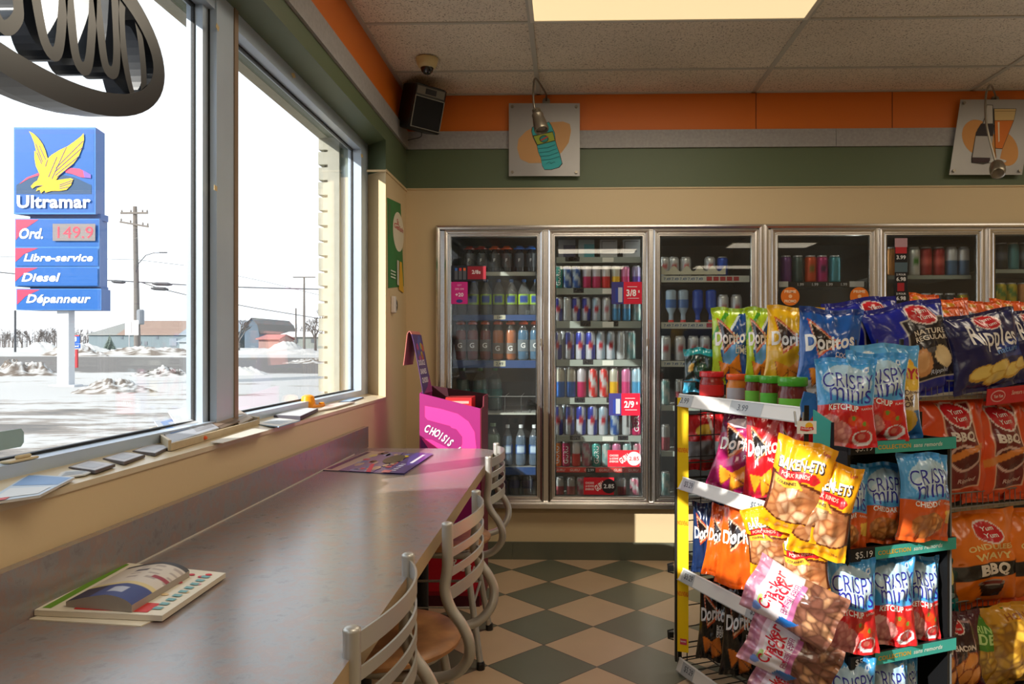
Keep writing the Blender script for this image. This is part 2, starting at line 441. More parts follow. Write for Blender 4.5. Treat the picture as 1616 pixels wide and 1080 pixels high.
# ---- left wall with its shop window
mb = MB()
mb.slab([(WX, SY, 0), (WX, SY, .955), (-1.04, SY, .964), (-1.12, SY, .964), (-1.26, SY, .93), (-1.26, SY, -.4), (WX, SY, -.4)], (0, 4.6-SY, 0), 0)   # below the window
foot = [(WX, 3.85), (WX, 4.4), (-1.26, 4.4), (-1.26, 4.0), (-1.1, 4.0), (-1.1, 3.965), (-1.04, 3.945)]
mb.slab([(x, y, .955) for x, y in foot], (0, 0, 2.115-.955), 0)
mb.slab([(x, y, 2.115) for x, y in foot], (0, 0, 2.27-2.115), 1)
mb.slab([(WX, SY, 2.27), (WX, SY, Z2), (-1.26, SY, Z2), (-1.26, SY, 2.32), (-1.1, SY, 2.32), (-1.1, SY, 2.27)], (0, 4.4-SY, 0), 1)
mb.box((-1.26, SY, Z2), (WX, 4.4, Z3), 2); mb.box((-1.26, SY, Z3), (WX, 4.4, CZ), 3)
mb.box((-1.26, SY, .955), (WX, -2.1, 2.27), 0)
struct('wall_left', mb, [tan, green, greyband, orange])
mb = MB(); mb.box((WX, SY, Z2+.0), (WX+.014, BY, Z3)); struct('trim_2', mb, greyband)
mb = MB(); mb.box((WX, 3.85, 2.108), (WX+.005, BY, 2.122)); mb.box((-1.02, 3.845, 2.108), (WX+.005, 3.853, 2.118)); struct('trim_3', mb, tan)
sillm = mat('sill_laminate', (214, 200, 172), .35, vary=(8, .3, (198, 182, 152)))
mb = MB(); mb.slab([(WX+.004, -2.1, .949), (WX+.004, -2.1, .961), (-1.045, -2.1, .972), (-1.045, -2.1, .960)], (0, 3.85+2.1, 0))
mb.slab([(WX+.004, 3.85, .955), (-1.04, 3.85, .965), (-1.04, 3.94, .965), (WX, 3.85, .955)], (0, 0, .007)); struct('trim_4', mb, sillm)
# brick facade outside, seen past the glass at the far jamb
brick = mat('painted_brick', (186, 184, 170), .8, vary=(30, .3, (172, 170, 156)))
mort = mat('mortar_shadow', (112, 108, 98), .9)
mb = MB(); z = -.3; k = 0
while z < 4.2:
    o = 0 if k % 2 else .035
    mb.box((-1.315, 3.985+o*.2, z), (-1.262, 5.2, z+.066), 0); z += .08; k += 1
mb.box((-1.29, 4.01, -.4), (-1.26, 5.2, 4.2), 1)
mb.box((-1.20, 3.975, .93), (-1.262, 4.02, 2.32), 0)
mb.box((-1.315, SY, 2.32), (-1.262, 4.0, 4.2), 0)
struct('wall_exterior', mb, [brick, mort])
# ---- windows
def rail(m, y0, y1, z0, z1, xo, xi, mi=0): m.box((xo, y0, z0), (xi, y1, z1), mi)
GX = -1.088
W = {}
for idx, (y0, y1) in enumerate(((2.36, 3.952), (-2.1, 2.22))):
    t = bpy.data.objects.new('window_%d' % (idx+1), None); COL.objects.link(t); t['kind'] = 'structure'
    m = MB()
    e = .135 if idx == 0 else .02; s0 = .02 if idx == 0 else .05; s1 = e if idx == 0 else .035
    rail(m, y0, y1, .966, .997, GX-.02, -1.04); rail(m, y0, y1, 2.215, 2.277, GX-.02, -1.04)
    rail(m, y0, y0+s0, .997, 2.215, GX-.02, -1.052); rail(m, y1-s1, y1, .997, 2.215, GX-.02, -1.04 if idx == 0 else -1.06)
    m.build('window_frame', alu, t)
    m = MB()
    rail(m, y0+s0-.001, y1-s1+.001, .995, 1.003, GX-.006, GX+.006); rail(m, y0+s0, y1-s1, 2.207, 2.216, GX-.006, GX+.006)
    rail(m, y0+s0, y0+s0+.006, 1.0, 2.21, GX-.006, GX+.006); rail(m, y1-s1-.004, y1-s1, 1.0, 2.21, GX-.005, GX+.005); rail(m, y1-.002, y1, .99, 2.22, -1.0605, -1.055)
    m.build('gasket', gasket, t)
    m = MB(); m.box((GX-.003, y0+s0, 1.0), (GX+.003, y1-s1, 2.21)); m.build('pane', WG, t)
m = MB(); m.box((GX-.03, 2.22, .966), (-1.035, 2.36, 2.277), 0); m.box((-1.0349, 2.335, .966), (-1.031, 2.36, 2.277), 1)  # post, with a narrow brownish strip along its far edge
struct('trim_5', m, [alu, mat('brown_post_strip', (150, 128, 108), .4, metal=.3)])
tape = mat('yellowed_tape', (214, 190, 140), .6)
for k, (q, lab) in enumerate(((P(343, 43, x=-1.03), 'scrap of yellowed tape near the top of the window post'), (P(340, 297, x=-1.03), 'scrap of yellowed tape halfway up the window post'),
                              (P(571, 246, x=-1.036), 'scrap of yellowed tape at the far upper window corner'), (P(463, 119, x=-1.036), 'scrap of yellowed tape on the window head, nearer piece'))):
    m = MB(); c_ = math.radians(20*k-20)
    pts = [(0, .012*math.cos(a+c_), .012*math.sin(a+c_)) for a in (.6, 2.4, 3.8, 5.6)]
    if k > 1: pts = [(p[0], p[1]*2.0, p[2]) for p in pts]
    m.slab(pts, (.001, 0, 0)); o = m.build('tape_scrap', tape, None, loc=q); tag(o, lab, 'tape')
# latch on the lower rail
m = MB(); q = P(36, 733, x=-1.045); m.box((-.01, -.04, 0), (.012, .04, .005), bev=.004); m.box((.0, -.015, .005), (.008, .025, .012), bev=.003)
tag(m.build('window_latch', mat('beige_plastic', (205, 188, 150), .4), None, loc=(-1.052, q.y, .998)), 'small beige window latch on the lower rail of the near pane', 'window latch')

# ---- back wall
BXL = WX
mb = MB()
fx0 = P(687, 500, y=4.30).x; fz0, fz1 = P(760, 800, y=4.30).z, P(760, 354, y=4.30).z
mb.box((BXL-.2, BY, 0), (fx0+.03, BY+.1, Z1), 0)
mb.box((fx0+.03, BY, fz1-.03), (RX, BY+.1, Z1), 0); mb.box((fx0+.03, BY, 0), (RX, BY+.1, fz0+.03), 0)
mb.box((BXL-.2, BY, Z1), (RX, BY+.1, Z2), 1); mb.box((BXL-.2, BY, Z2), (RX, BY+.1, Z3), 2); mb.box((BXL-.2, BY, Z3), (RX, BY+.1, CZ), 3)
for u in (1193, 1408):
    x = P(u, 180, y=BY).x; mb.box((x-.002, BY-.002, Z3), (x+.002, BY, CZ), 4)
struct('wall_back', mb, [tan, green, greyband, orange, mat('seam_dark', (120, 60, 20), .7)])
mb = MB(); mb.box((WX, BY-.014, Z2), (P(1318, 215, y=BY).x, BY, Z3)); mb.box((P(1318.6, 215, y=BY).x, BY-.013, Z2), (RX, BY, Z3)); struct('trim_6', mb, greyband)
mb = MB(); mb.box((WX, BY-.006, Z1-.006), (RX, BY, Z1+.002)); struct('trim_7', mb, tan)
tilem = mat('base_tile', (100, 102, 86), .4, vary=(4, .3, (92, 92, 78)))
mb = MB(); x = WX+.002
while x < RX:
    mb.box((x, BY-.012, 0), (min(x+.303, RX), BY, .1)); x += .306
mb.box((WX, BY-.009, 0), (RX, BY-.001, .099)); struct('baseboard_back', mb, tilem)
mb = MB(); mb.box((RX, SY, 0), (RX+.1, BY, CZ)); struct('wall_right', mb, tan)
mb = MB(); mb.box((WX-.3, SY-.1, 0), (RX, SY, CZ)); struct('wall_front', mb, tan)

# ================================================================== OUTSIDE
def gz(x, y):
    r = math.hypot(x, y); pts = ((0, -.16), (24, -.15), (40, .12), (60, .55), (130, .9), (600, 1.0))
    for (a, p), (b, q) in zip(pts, pts[1:]):
        if r <= b: return p+(q-p)*(r-a)/(b-a)
    return 1.0
def ground_mat():
    m = bpy.data.materials.new('snowy_ground'); m.use_nodes = True; N = m.node_tree.nodes; K = m.node_tree.links; b = N['Principled BSDF']
    g = N.new('ShaderNodeNewGeometry'); s_ = N.new('ShaderNodeSeparateXYZ'); K.new(g.outputs['Position'], s_.inputs[0])
    mp = N.new('ShaderNodeMapping'); K.new(g.outputs['Position'], mp.inputs[0]); mp.inputs['Scale'].default_value = (.26, .62, 1); mp.inputs['Rotation'].default_value = (0, 0, -.12)
    n1 = N.new('ShaderNodeTexNoise'); n1.inputs['Scale'].default_value = 1.0; n1.inputs['Detail'].default_value = 9; n1.inputs['Roughness'].default_value = .72; K.new(mp.outputs[0], n1.inputs['Vector'])
    def M_(op, a, c=None):
        n = N.new('ShaderNodeMath'); n.operation = op
        for i, q in enumerate((a, c)):
            if q is None: continue
            if isinstance(q, (int, float)): n.inputs[i].default_value = q
            else: K.new(q, n.inputs[i])
        return n.outputs[0]
    # distance along the view, bent a little so that the road curves
    yy = M_('ADD', s_.outputs[1], M_('MULTIPLY', s_.outputs[0], -.12))
    yw = M_('ADD', yy, M_('MULTIPLY', M_('SUBTRACT', n1.outputs[0], .5), 6))
    # road cover ramp: 0 snow, 1 asphalt ; value also pushed by the noise
    rp = N.new('ShaderNodeValToRGB'); rp.color_ramp.interpolation = 'LINEAR'
    el = rp.color_ramp.elements
    stops = [(0, .60), (8, .58), (12, .50), (16, .42), (22, .30), (30, .26), (34.5, .30), (36, .95), (52, .95), (54, .34), (60, .25), (100, .2)]
    while len(el) > 1: el.remove(el[-1])
    el[0].position = 0; el[0].color = (stops[0][1],)*3+(1,)
    for p, q in stops[1:]:
        e = el.new(p/100); e.color = (q, q, q, 1)
    K.new(M_('DIVIDE', yw, 100), rp.inputs[0])
    k = M_('ADD', rp.outputs[0], M_('MULTIPLY', M_('SUBTRACT', n1.outputs[0], .5), 1.7))
    r2 = N.new('ShaderNodeValToRGB'); K.new(k, r2.inputs[0])
    e = r2.color_ramp.elements; e[0].position = .40; e[0].color = (.38, .372, .36, 1); e[1].position = .60; e[1].color = (.115, .105, .098, 1)
    q = e.new(.47); q.color = (.22, .19, .165, 1)
    K.new(r2.outputs[0], b.inputs['Base Color']); b.inputs['Roughness'].default_value = .85; b.inputs['Specular IOR Level'].default_value = .2
    return m
mb = MB()
def gfn(U, V):
    x = -1.3 - 260*U**2.2; y = -12 + 400*V**1.9
    # small swells
    return np.array([(a, b, gz(a, b)+.03*math.sin(a*.8+b*.3)*math.sin(b*.5)) for a, b in zip(x, y)])
mb.grid(gfn, 60, 80, flip=True)
mb.box((-1.3, -12, -.4), (30, SY-.2, -.17)); 
struct('ground', mb, ground_mat())
fieldm = mat('snow_field', (206, 204, 200), .9)

def mound(name, label, c, rx, ry, h, cols, seed, rough=.35, cat='snow bank', thr=.5, pw=1.6):
    rnd = random.Random(seed); m = MB(); ph = [rnd.uniform(0, 6) for _ in range(8)]
    def fn(U, V):
        a = U*2*PI; r = V
        x = rx*r*np.cos(a)*(1+.15*np.sin(3*a+ph[0])); y = ry*r*np.sin(a)*(1+.15*np.sin(2*a+ph[1]))
        s_ = 6/rx
        n = (np.sin(x*s_*1.3+ph[2])*np.sin(y*s_*1.7+ph[3])+.6*np.sin(x*s_*3.1+ph[4])*np.cos(y*s_*3.7+ph[5])+.4*np.sin(x*s_*7.1+ph[6]+y*s_*2)*np.cos(y*s_*8.3+ph[7]))
        z = h*(1-r**pw)*(1+rough*n*.7)-.04
        return np.stack([x, y, z], 1)
    def cf(U, V):
        a = U*2*PI; r = V; x = rx*r*np.cos(a); y = ry*r*np.sin(a); s_ = 6/rx
        n = .5+.5*np.sin(x*s_*2.3+ph[1])*np.cos(y*s_*3.3+ph[3])+.3*np.sin(x*s_*9+y*s_*5+ph[4])+.2*np.sin(x*s_*17-y*s_*13)
        t = np.clip((n-thr)*3+.5, 0, 1)[:, None]
        return arr(L(cols[0]))*(1-t)+arr(L(cols[1]))*t
    m.grid(fn, 48, 22, colf=cf, flip=True)
    o = m.build(name, PRINTSNOW, None, smooth=75, loc=c); tag(o, label, cat, group='plowed snow heaps'); return o
PRINTSNOW = mat('snow', (255, 255, 255), .85, spec=.2, attr=True, bump=(9, .6, .05))
white_s, dirt_s, dark_s = (176, 174, 171), (98, 88, 80), (62, 56, 52)
def mp_(u, v, y): 
    q = P(u, v, y=y); return (q.x, q.y, gz(q.x, q.y))
mound('snow_bank', 'dirty brown and white snow heap beside the white pole of the fuel sign', mp_(176, 620, 22), 1.25, .8, .40, (dirt_s, white_s), 3, .3)
mound('snow_bank', 'dark crusted snow heap before the road, left of the window post', mp_(260, 594, 30), 1.35, .8, .36, (dark_s, white_s), 5, .4)
mound('snow_bank', 'large lumpy snow heap at the left edge behind the fuel sign', mp_(30, 598, 30), 1.6, .9, .55, (dirt_s, white_s), 8, .5)
mound('snow_bank', 'low grey snow ridge across the road under the long barn, left part', mp_(118, 570, 52), 2.4, 1.2, .72, (dirt_s, white_s), 11, .4)
mound('snow_bank', 'low grey snow ridge at the foot of the tall utility pole', mp_(235, 562, 56), 4.4, 1.2, .66, (dirt_s, white_s), 12, .4)
mound('snow_bank', 'white plowed snow ridge across the road in the far pane', mp_(440, 556, 60), 5.2, 1.2, .5, (white_s, (160, 158, 156)), 15, .3)
mound('snow_bank', 'brownish low snow patch on the road side near the brick jamb', mp_(494, 575, 44), 1.7, 1.1, .28, (dirt_s, white_s), 17, .4)
mound('snow_bank', 'small dirty-topped white snow hump right of the window post', mp_(388, 592, 32), 1.1, .8, .32, (white_s, (180, 176, 170)), 19, .3)
mound('snow_bank', 'pointed white snow pile in front of the far tree line', mp_(66, 552, 75), 2.2, 1.5, .95, (white_s, white_s), 21, .2)
mound('snow_bank', 'white snow pile between the barn and the highway sign', mp_(128, 552, 80), 3.0, 1.5, .85, (white_s, white_s), 22, .2)
mound('snow_bank', 'white rounded snow pile before the low farmhouse', mp_(452, 552, 78), 2.2, 1.5, 1.1, (white_s, white_s), 23, .15)
# added unseen heap behind the viewer's left, shaped to shade near sill and counter
mound('snow_bank', 'added unseen snow heap blocking sun at the near end of the shop window', (-2.45, -1.1, -.2), .9, 2.35, 2.5, (white_s, dirt_s), 31, .02, thr=.9, pw=9)

# ---- fuel station sign
def sign():
    base = P(104, 614, y=24.0); gx_, gy_ = base.x, base.y; g0 = gz(gx_, gy_)
    t = thing('fuel_station_sign', 'tall blue fuel station sign with yellow eagle and price panels on a white pole', 'sign', (gx_, gy_, g0))
    s24 = 24.0/F
    blue, dblue = (0, 88, 178), (40, 78, 132)
    sb = mat('sign_blue_side', dblue, .6); wp = mat('white_pole', (176, 178, 182), .5)
    m = MB(); m.box((-.19, -.15, -.3), (.19, .15, (614-480)*s24-.02)); m.box((-.42, -.22, -.3), (.42, .22, .06)); m.build('pole', wp, t, loc=(0, 0, 0))
    yaw = math.radians(16)          # face turned towards the road on the right
    def panel(name, u0, u1, us, v0, v1, mb_):
        # u0..u1 the face, us the right end of the side
        x0 = (u0-104)*s24; x1 = (u1-104)*s24; z0 = (614-v1)*s24; z1 = (614-v0)*s24
        d = .62
        A = Vector((P(u0, 400, y=gy_-.33).x-gx_, -.33, 0)); B = Vector((P(u1, 400, y=gy_-.25).x-gx_, -.25, 0)); Bk = Vector((P(us, 400, y=gy_+.45).x-gx_, .45, 0)); Ak = Vector((x0+.5, .37, 0))
        mb_.slab([A+Vector((0, 0, z0)), B+Vector((0, 0, z0)), Bk+Vector((0, 0, z0)), Ak+Vector((0, 0, z0))], (0, 0, z1-z0), 1, L(dblue))
        return Flat(mb_, A+Vector((0, 0, z0)), (B-A).normalized(), (0, 0, 1), eps=.006, mi=0), (B-A).length, z1-z0
    sm = [mat('sign_face', (255, 255, 255), .45, attr=True, spec=.3), sb]
    # eagle panel
    m = MB(); fl, W_, H_ = panel('eagle', 22, 151, 165.5, 202, 340, m)
    def q(x, y): return ((x-72)/(552-72)*W_, (510-y)/(510-15)*H_)     # from the zoomed crop
    fl.rect(0, 0, W_, H_, (48, 112, 178)); fl.rect(.04, .06, W_-.04, H_-.06, (2, 84, 156))
    arc = lambda r0, r1, a0, a1, cx, cy, n=18: [(cx+r0*math.cos(a0+(a1-a0)*k/n), cy+r0*math.sin(a0+(a1-a0)*k/n)) for k in range(n+1)]+[(cx+r1*math.cos(a1+(a0-a1)*k/n), cy+r1*math.sin(a1+(a0-a1)*k/n)) for k in range(n+1)]
    fl.poly([q(88, 395), q(88, 345), q(130, 318), q(215, 292), q(330, 280), q(430, 300), q(530, 345), q(530, 395)], (16, 62, 100))
    fl.poly([q(105, 340), q(150, 302), q(218, 276), q(225, 288), q(165, 306)], (215, 60, 90))
    fl.poly([q(375, 262), q(410, 247), q(460, 252), q(525, 285), q(528, 306), q(470, 300), q(420, 282), q(380, 274)], (222, 60, 96))
    fl.poly([q(480, 258), q(528, 285), q(528, 306), q(490, 302)], (110, 80, 170))
    Y = (240, 184, 20); D = (70, 60, 110)
    fl.poly([q(165, 38), q(195, 55), q(220, 78), q(245, 112), q(262, 150), q(275, 195), q(296, 175), q(340, 148), q(383, 128), q(390, 126), q(430, 98), q(470, 68), q(486, 50),
             q(488, 85), q(478, 130), q(455, 185), q(420, 230), q(380, 262), q(340, 295), q(322, 318), q(360, 312), q(410, 306), q(424, 312), q(412, 345), q(385, 372), q(345, 378),
             q(300, 378), q(262, 388), q(256, 374), q(236, 392), q(228, 372), q(206, 380), q(215, 362), q(242, 352), q(205, 352), q(185, 365), q(176, 352), q(196, 330), q(215, 318),
             q(228, 285), q(205, 235), q(197, 190), q(197, 150), q(208, 158), q(196, 105), q(180, 65)], Y)
    for a, b in (((262, 240), (275, 200)), ((300, 310), (385, 130)), ((318, 270), (480, 130)), ((322, 250), (482, 95)), ((320, 290), (460, 180)), ((330, 300), (425, 225)), ((345, 355), (420, 330)), ((345, 345), (420, 318)), ((345, 365), (400, 355)), ((205, 110), (245, 215)), ((225, 120), (262, 200)), ((212, 160), (240, 225)), ((280, 300), (330, 185)), ((205, 352), (245, 348))):
        fl.line([q(*a), q(*b)], .022, D, up=False)
    fl.k += 1
    fl.text('Ultramar', W_*.5, q(0, 440)[1], .40, (250, 250, 250), bold=.03, wmax=W_*.90)
    m.build('logo_panel', sm, t, loc=(0, 0, 0))
    # price panel
    m = MB(); fl, W_, H_ = panel('price', 24, 157, 169.5, 347, 455, m)
    fl.rect(0, 0, W_, H_, (52, 112, 176))
    ff = [(0, .58, 'Ord.', .32), (0, .31, 'Libre-service', .25), (0, .02, 'Diesel', .29)]
    def row(y0, y1, txt, tx, wd, hh):
        fl.rect(.03, y0+.03, W_-.03, y1-.03, (2, 84, 156), up=False); fl.k += 1
        fl.poly([(.03, y0+.25*(y1-y0)), (.30, y0+.03+.6*(y1-y0)), (.75, y1-.03), (.03, y1-.03)], (200, 50, 84), up=False); fl.k += 1
        fl.text(txt, tx, (y0+y1)/2-.02, hh, (250, 250, 250), bold=.03, shear=.25, wmax=wd)
    row(.86*H_*.64+.06, H_, 'Ord.', .52, .75, .33); row(.29*H_, .58*H_, 'Libre-service', W_*.52, W_*.82, .24); row(.0, .29*H_, 'Diesel', W_*.32, W_*.46, .27)
    fl.rect(W_*.46, H_*.67, W_*.965, H_*.92, (120, 112, 112)); 
    fl.text('149.9', W_*.73, H_*.795, .36, (226, 60, 80), bold=.0, wmax=W_*.42)
    m.build('price_panel', sm, t, loc=(0, 0, 0))
    m = MB(); fl, W_, H_ = panel('shop', 26, 160, 174.5, 458, 492, m)
    fl.rect(0, 0, W_, H_, (52, 112, 176)); row(.0, H_, u'D\u00e9panneur', W_*.5, W_*.76, .27)
    m.build('shop_panel', sm, t, loc=(0, 0, 0))
    for (va, vb_) in ((348, 338), (459, 454)): m = MB(); m.box((-1.1, -.1, (614-va)*s24), (1.2, .3, (614-vb_)*s24)); m.build('spacer', sb, t, loc=(0, 0, 0))
sign()

# ---- poles, wires
polem = mat('weathered_pole', (104, 98, 94), .8); wirem = mat('wire_grey', (52, 54, 60), .6)
def tz(v, y): return CAMZ+(CY-v)*y/F
q = P(217, 560, y=60); g = gz(q.x, q.y)
t = thing('utility_pole', 'tall leaning utility pole with crossarms behind the fuel sign', 'utility pole', (q.x, q.y, g))
top = P(213, 326, y=60)
m = MB(); m.tube([(0, 0, -.3), (top.x-q.x, 0, top.z-g)], [.26, .16], 10); m.build('pole', polem, t, loc=(0, 0, 0))
for (v, hw, dz) in ((334, 1.05, 0), (352, 1.1, -.2)):
    z = tz(v, 60)-g; m = MB(); m.bar((-hw-.2, -.2, z-dz), (hw-.1, -.2, z+dz), .12, .14)
    for x in (-hw-.1, -hw*.4, hw*.5, hw-.15): m.lathe([(.05, 0), (.07, .1), (.03, .22)], (x, -.2, z-dz*x/hw*-1+.05), 8)
    m.build('crossarm', polem, t, loc=(0, 0, 0))
m = MB(); m.lathe([(.24, 0), (.28, .1), (.28, 1.1), (.2, 1.2)], (.3, -.1, tz(512, 60)-g), 10); m.build('transformer', mat('transformer_grey', (120, 124, 130), .5), t, loc=(0, 0, 0))
m = MB(); m.tube([(0, -.2, tz(428, 60)-g), (.25, -.3, tz(415, 60)-g), (.9, -.4, tz(402, 60)-g), (1.6, -.4, tz(398, 60)-g), (2.35, -.4, tz(398, 60)-g)], .035, 6); m.box((2.0, -.5, tz(398.5, 60)-g), (2.6, -.3, tz(397, 60)-g)); m.build('street_lamp_arm', wirem, t, loc=(0, 0, 0))
for (u, vt, vb, y, hw, lab) in ((480, 436, 556, 75, 1.1, 'thin far utility pole with a single crossarm in the far pane'), (467, 486, 552, 95, 0, 'short far pole without crossarm left of the farmhouse pole')):
    q = P(u, vb, y=y); g = gz(q.x, q.y); t = thing('utility_pole', lab, 'utility pole', (q.x, q.y, g))
    m = MB(); m.tube([(0, 0, -.4), (0, 0, tz(vt, y)-g)], [.14, .09], 8); m.build('pole', polem, t, loc=(0, 0, 0))
    if hw: m = MB(); m.box((-hw, -.1, tz(vt+1.5, y)-g), (hw, .1, tz(vt, y)-g)); m.build('crossarm', polem, t, loc=(0, 0, 0))
q = P(24, 552, y=70); m = MB(); m.tube([(0, 0, -.3), (0, 0, tz(489, 70)-gz(q.x, q.y))], .09, 8); tag(m.build('post', wirem, None, loc=(q.x, q.y, gz(q.x, q.y))), 'thin bare grey post at the far left below the sign panels', 'post')
def wire(pts, y, r, lab, blobs=()):
    m = MB(); a = [P(u, v, y=yy) for (u, v), yy in zip(pts, y)]
    m.tube(a, r, 5)
    for (u, v, yy, ln) in blobs:
        c = P(u, v, y=yy); m.tube([(c.x-ln, c.y, c.z+.04), (c.x-ln*.6, c.y, c.z+.02), (c.x+ln*.6, c.y, c.z-.02), (c.x+ln, c.y, c.z-.05)], [.06, .14, .14, .06], 8)
    tag(m.build('overhead_cable', wirem, None), lab, 'cable')
wire([(-60, 424), (100, 440), (180, 443), (260, 448), (330, 452), (430, 455), (560, 458)], [60, 60, 60, 60, 60, 60, 60], .045, 'thick overhead cable with black splice sleeves', [(187, 445, 59.5, .55), (256, 448.5, 59.5, .8)])
wire([(224, 446), (250, 455), (300, 467), (400, 486), (480, 499), (560, 512)], [60, 60, 62, 68, 75, 82], .035, 'sagging lower cable running down to the far pole', [(252, 456, 59.8, .7)])
wire([(-60, 404), (215, 410), (300, 420), (420, 445), (560, 480)], [60, 60, 64, 75, 85], .02, 'thin faint upper cable across both panes')
# highway marker
q = P(121, 588, y=36); g = gz(q.x, q.y); t = thing('highway_marker', 'blue road marker shield with number 3 on a red post', 'road sign', (q.x, q.y, g))
m = MB(); m.box((-.05, -.05, -.2), (.05, .05, tz(552, 36)-g), col=L((170, 40, 50))); m.build('post', PRINT, t, loc=(0, 0, 0))
m = MB(); m.box((-.16, -.09, tz(550, 36)-g), (.22, -.05, tz(543, 36)-g), col=L((0, 84, 170))); f_ = Flat(m, (.0, -.09, tz(536, 36)-g), (1, 0, 0), (0, 0, 1), .01)
m.box((-.19, -.09, tz(542.5, 36)-g), (.2, -.05, tz(530, 36)-g), col=L((0, 84, 170))); f_.text('3', 0, .02, .22, (240, 240, 240), bold=.03); f_.rect(-.17, .16, .18, .21, (200, 60, 70)); f_.o = Vector((0.03, -.09, tz(546.5, 36)-g)); f_.text('Nord', 0, 0, .09, (230, 235, 240), wmax=.28)
m.build('shield', PRINT, t, loc=(0, 0, 0))
q = P(204, 556, y=58); g = gz(q.x, q.y); t = thing('road_sign_back', 'pale rectangular road sign seen in front of the long barn', 'road sign', (q.x, q.y, g))
m = MB(); m.box((-.03, -.03, -.2), (.03, .03, tz(506, 58)-g), col=L((150, 150, 152))); m.build('post', PRINT, t, loc=(0, 0, 0))
m = MB(); m.box((-.3, -.06, tz(529, 58)-g), (.75, -.03, tz(505, 58)-g), col=L((205, 200, 200))); m.box((.18, -.07, tz(527, 58)-g), (.22, -.06, tz(507, 58)-g), col=L((150, 146, 146))); m.build('panel', PRINT, t, loc=(0, 0, 0))
# conifer
q = P(173, 550, y=85); g = gz(q.x, q.y)
t = thing('conifer', 'small dark conifer standing before the long barn', 'tree', (q.x, q.y, g))
m = MB(); rnd = random.Random(4)
for k in range(9):
    z = .15+k*.17; r = (.85*(1-k/9.5)); n = 14
    vs = [(0, 0, z+.34)]+[(r*(1 if i % 2 else .62)*math.cos(2*PI*i/n+k), r*(1 if i % 2 else .62)*math.sin(2*PI*i/n+k), z-rnd.uniform(0, .08)) for i in range(n)]
    m.add(vs, [(0, 1+i, 1+(i+1) % n) for i in range(n)], 0, L((86, 100, 92)))
m.build('foliage', PRINT, t, loc=(0, 0, 0)); m = MB(); m.tube([(0, 0, -.2), (0, 0, .4)], .1, 6, col=L((96, 84, 76))); m.build('trunk', PRINT, t, loc=(0, 0, 0))

# ---- barns and farmhouse
def house(label, u0, u1, vt, ve, vb, y, d, wall, roof, hip=0.0, roofcols=None, wins=(), gambrel=False, name='barn'):
    a = P(u0, vb, y=y); b = P(u1, vb, y=y); g = gz((a.x+b.x)/2, y); W_ = b.x-a.x; ze = tz(ve, y)-g; zt = tz(vt, y)-g; 
    t = thing(name, label, 'building', (a.x, y, g))
    m = MB(); m.box((0, 0, -.8), (W_, d, ze), col=L(wall))
    if gambrel:
        m.slab([(0, 0, ze), (W_, 0, ze), (W_*.86, 0, ze+(zt-ze)*.6), (W_*.5, 0, zt), (W_*.14, 0, ze+(zt-ze)*.6)], (0, d, 0), 0, L(wall))
    m.build('wall', PRINT, t, loc=(0, 0, 0))
    m = MB()
    if gambrel:
        pr = [(-.3, ze-.2), (W_*.12, ze+(zt-ze)*.62), (W_*.5, zt+.1), (W_*.88, ze+(zt-ze)*.62), (W_+.3, ze-.2)]
        for (p, q_) in zip(pr, pr[1:]): m.slab([(p[0], -.3, p[1]), (q_[0], -.3, q_[1]), (q_[0], -.3, q_[1]+.15), (p[0], -.3, p[1]+.15)], (0, d+.6, 0), 0, L(roof))
    else:
        cols = roofcols or [(0, 1, roof)]
        h0 = hip*W_
        for (s0, s1, c) in cols:
            x0, x1 = s0*W_, s1*W_
            t0 = max(x0, h0)if s0 == 0 else x0
            m.slab([(x0-.3*(s0 == 0), -.4, ze-.1), (x1+.3*(s1 == 1), -.4, ze-.1), (x1, d/2, zt), (t0, d/2, zt)], (0, .05, .15), 0, L(c))
        m.slab([(-.3, d+.4, ze-.1), (W_+.3, d+.4, ze-.1), (W_, d/2, zt), (h0, d/2, zt)], (0, -.05, .15), 0, L(roof))
        m.slab([(0, 0, ze), (0, d, ze), (h0, d/2, zt)], (.1, 0, 0), 0, L(wall)); m.slab([(W_, 0, ze), (W_, d, ze), (W_, d/2, zt)], (-.1, 0, 0), 0, L(wall))
    m.build('roof', PRINT, t, loc=(0, 0, 0))
    for (s0, s1, va, vb_, c) in wins:
        m = MB(); m.box((s0*W_, -.08, tz(vb_, y)-g), (s1*W_, 0, tz(va, y)-g), col=L(c)); m.build('window', PRINT, t, loc=(0, 0, 0))
wallb = (104, 118, 124)
house('long pale blue barn with rusty and grey tin roof across the road', 140, 372, 505, 528, 547, 150, 14, wallb, (150, 158, 165), hip=.16,
      roofcols=[(0, .2, (116, 116, 112)), (.2, .62, (126, 102, 88)), (.62, 1, (118, 126, 134))],
      wins=[(.22, .235, 530, 535, (90, 100, 110)), (.46, .475, 530, 535, (90, 100, 110)), (.32, .36, 539, 543, (100, 104, 112)), (.38, .40, 539, 545, (100, 104, 112)), (.55, .60, 534, 546, (120, 130, 140))])
house('small shed with a pitched roof at the right end of the long barn', 283, 312, 531, 539, 548, 120, 6, (160, 168, 170), (130, 138, 142), name='shed')
house('gambrel-roofed barn end with dark blue-grey wall right of the window post', 386, 409, 503, 525, 547, 150, 20, (84, 98, 112), (96, 90, 86), gambrel=True)
house('low white-roofed shed joined to the gambrel barn', 360, 388, 516, 528, 547, 176, 12, (160, 164, 160), (150, 128, 120), name='shed')
house('long low farmhouse with a snow-covered roof in the far pane', 438, 514, 524, 531, 545, 120, 10, (130, 136, 132), (215, 214, 212), name='farmhouse', wins=[(.15, .2, 534, 540, (90, 96, 104)), (.35, .42, 534, 541, (90, 96, 104)), (.7, .76, 534, 541, (86, 92, 98))])
house('reddish roofed hut at the left of the farmhouse', 408, 440, 529, 535, 546, 108, 6, (150, 120, 112), (150, 90, 84), name='hut')

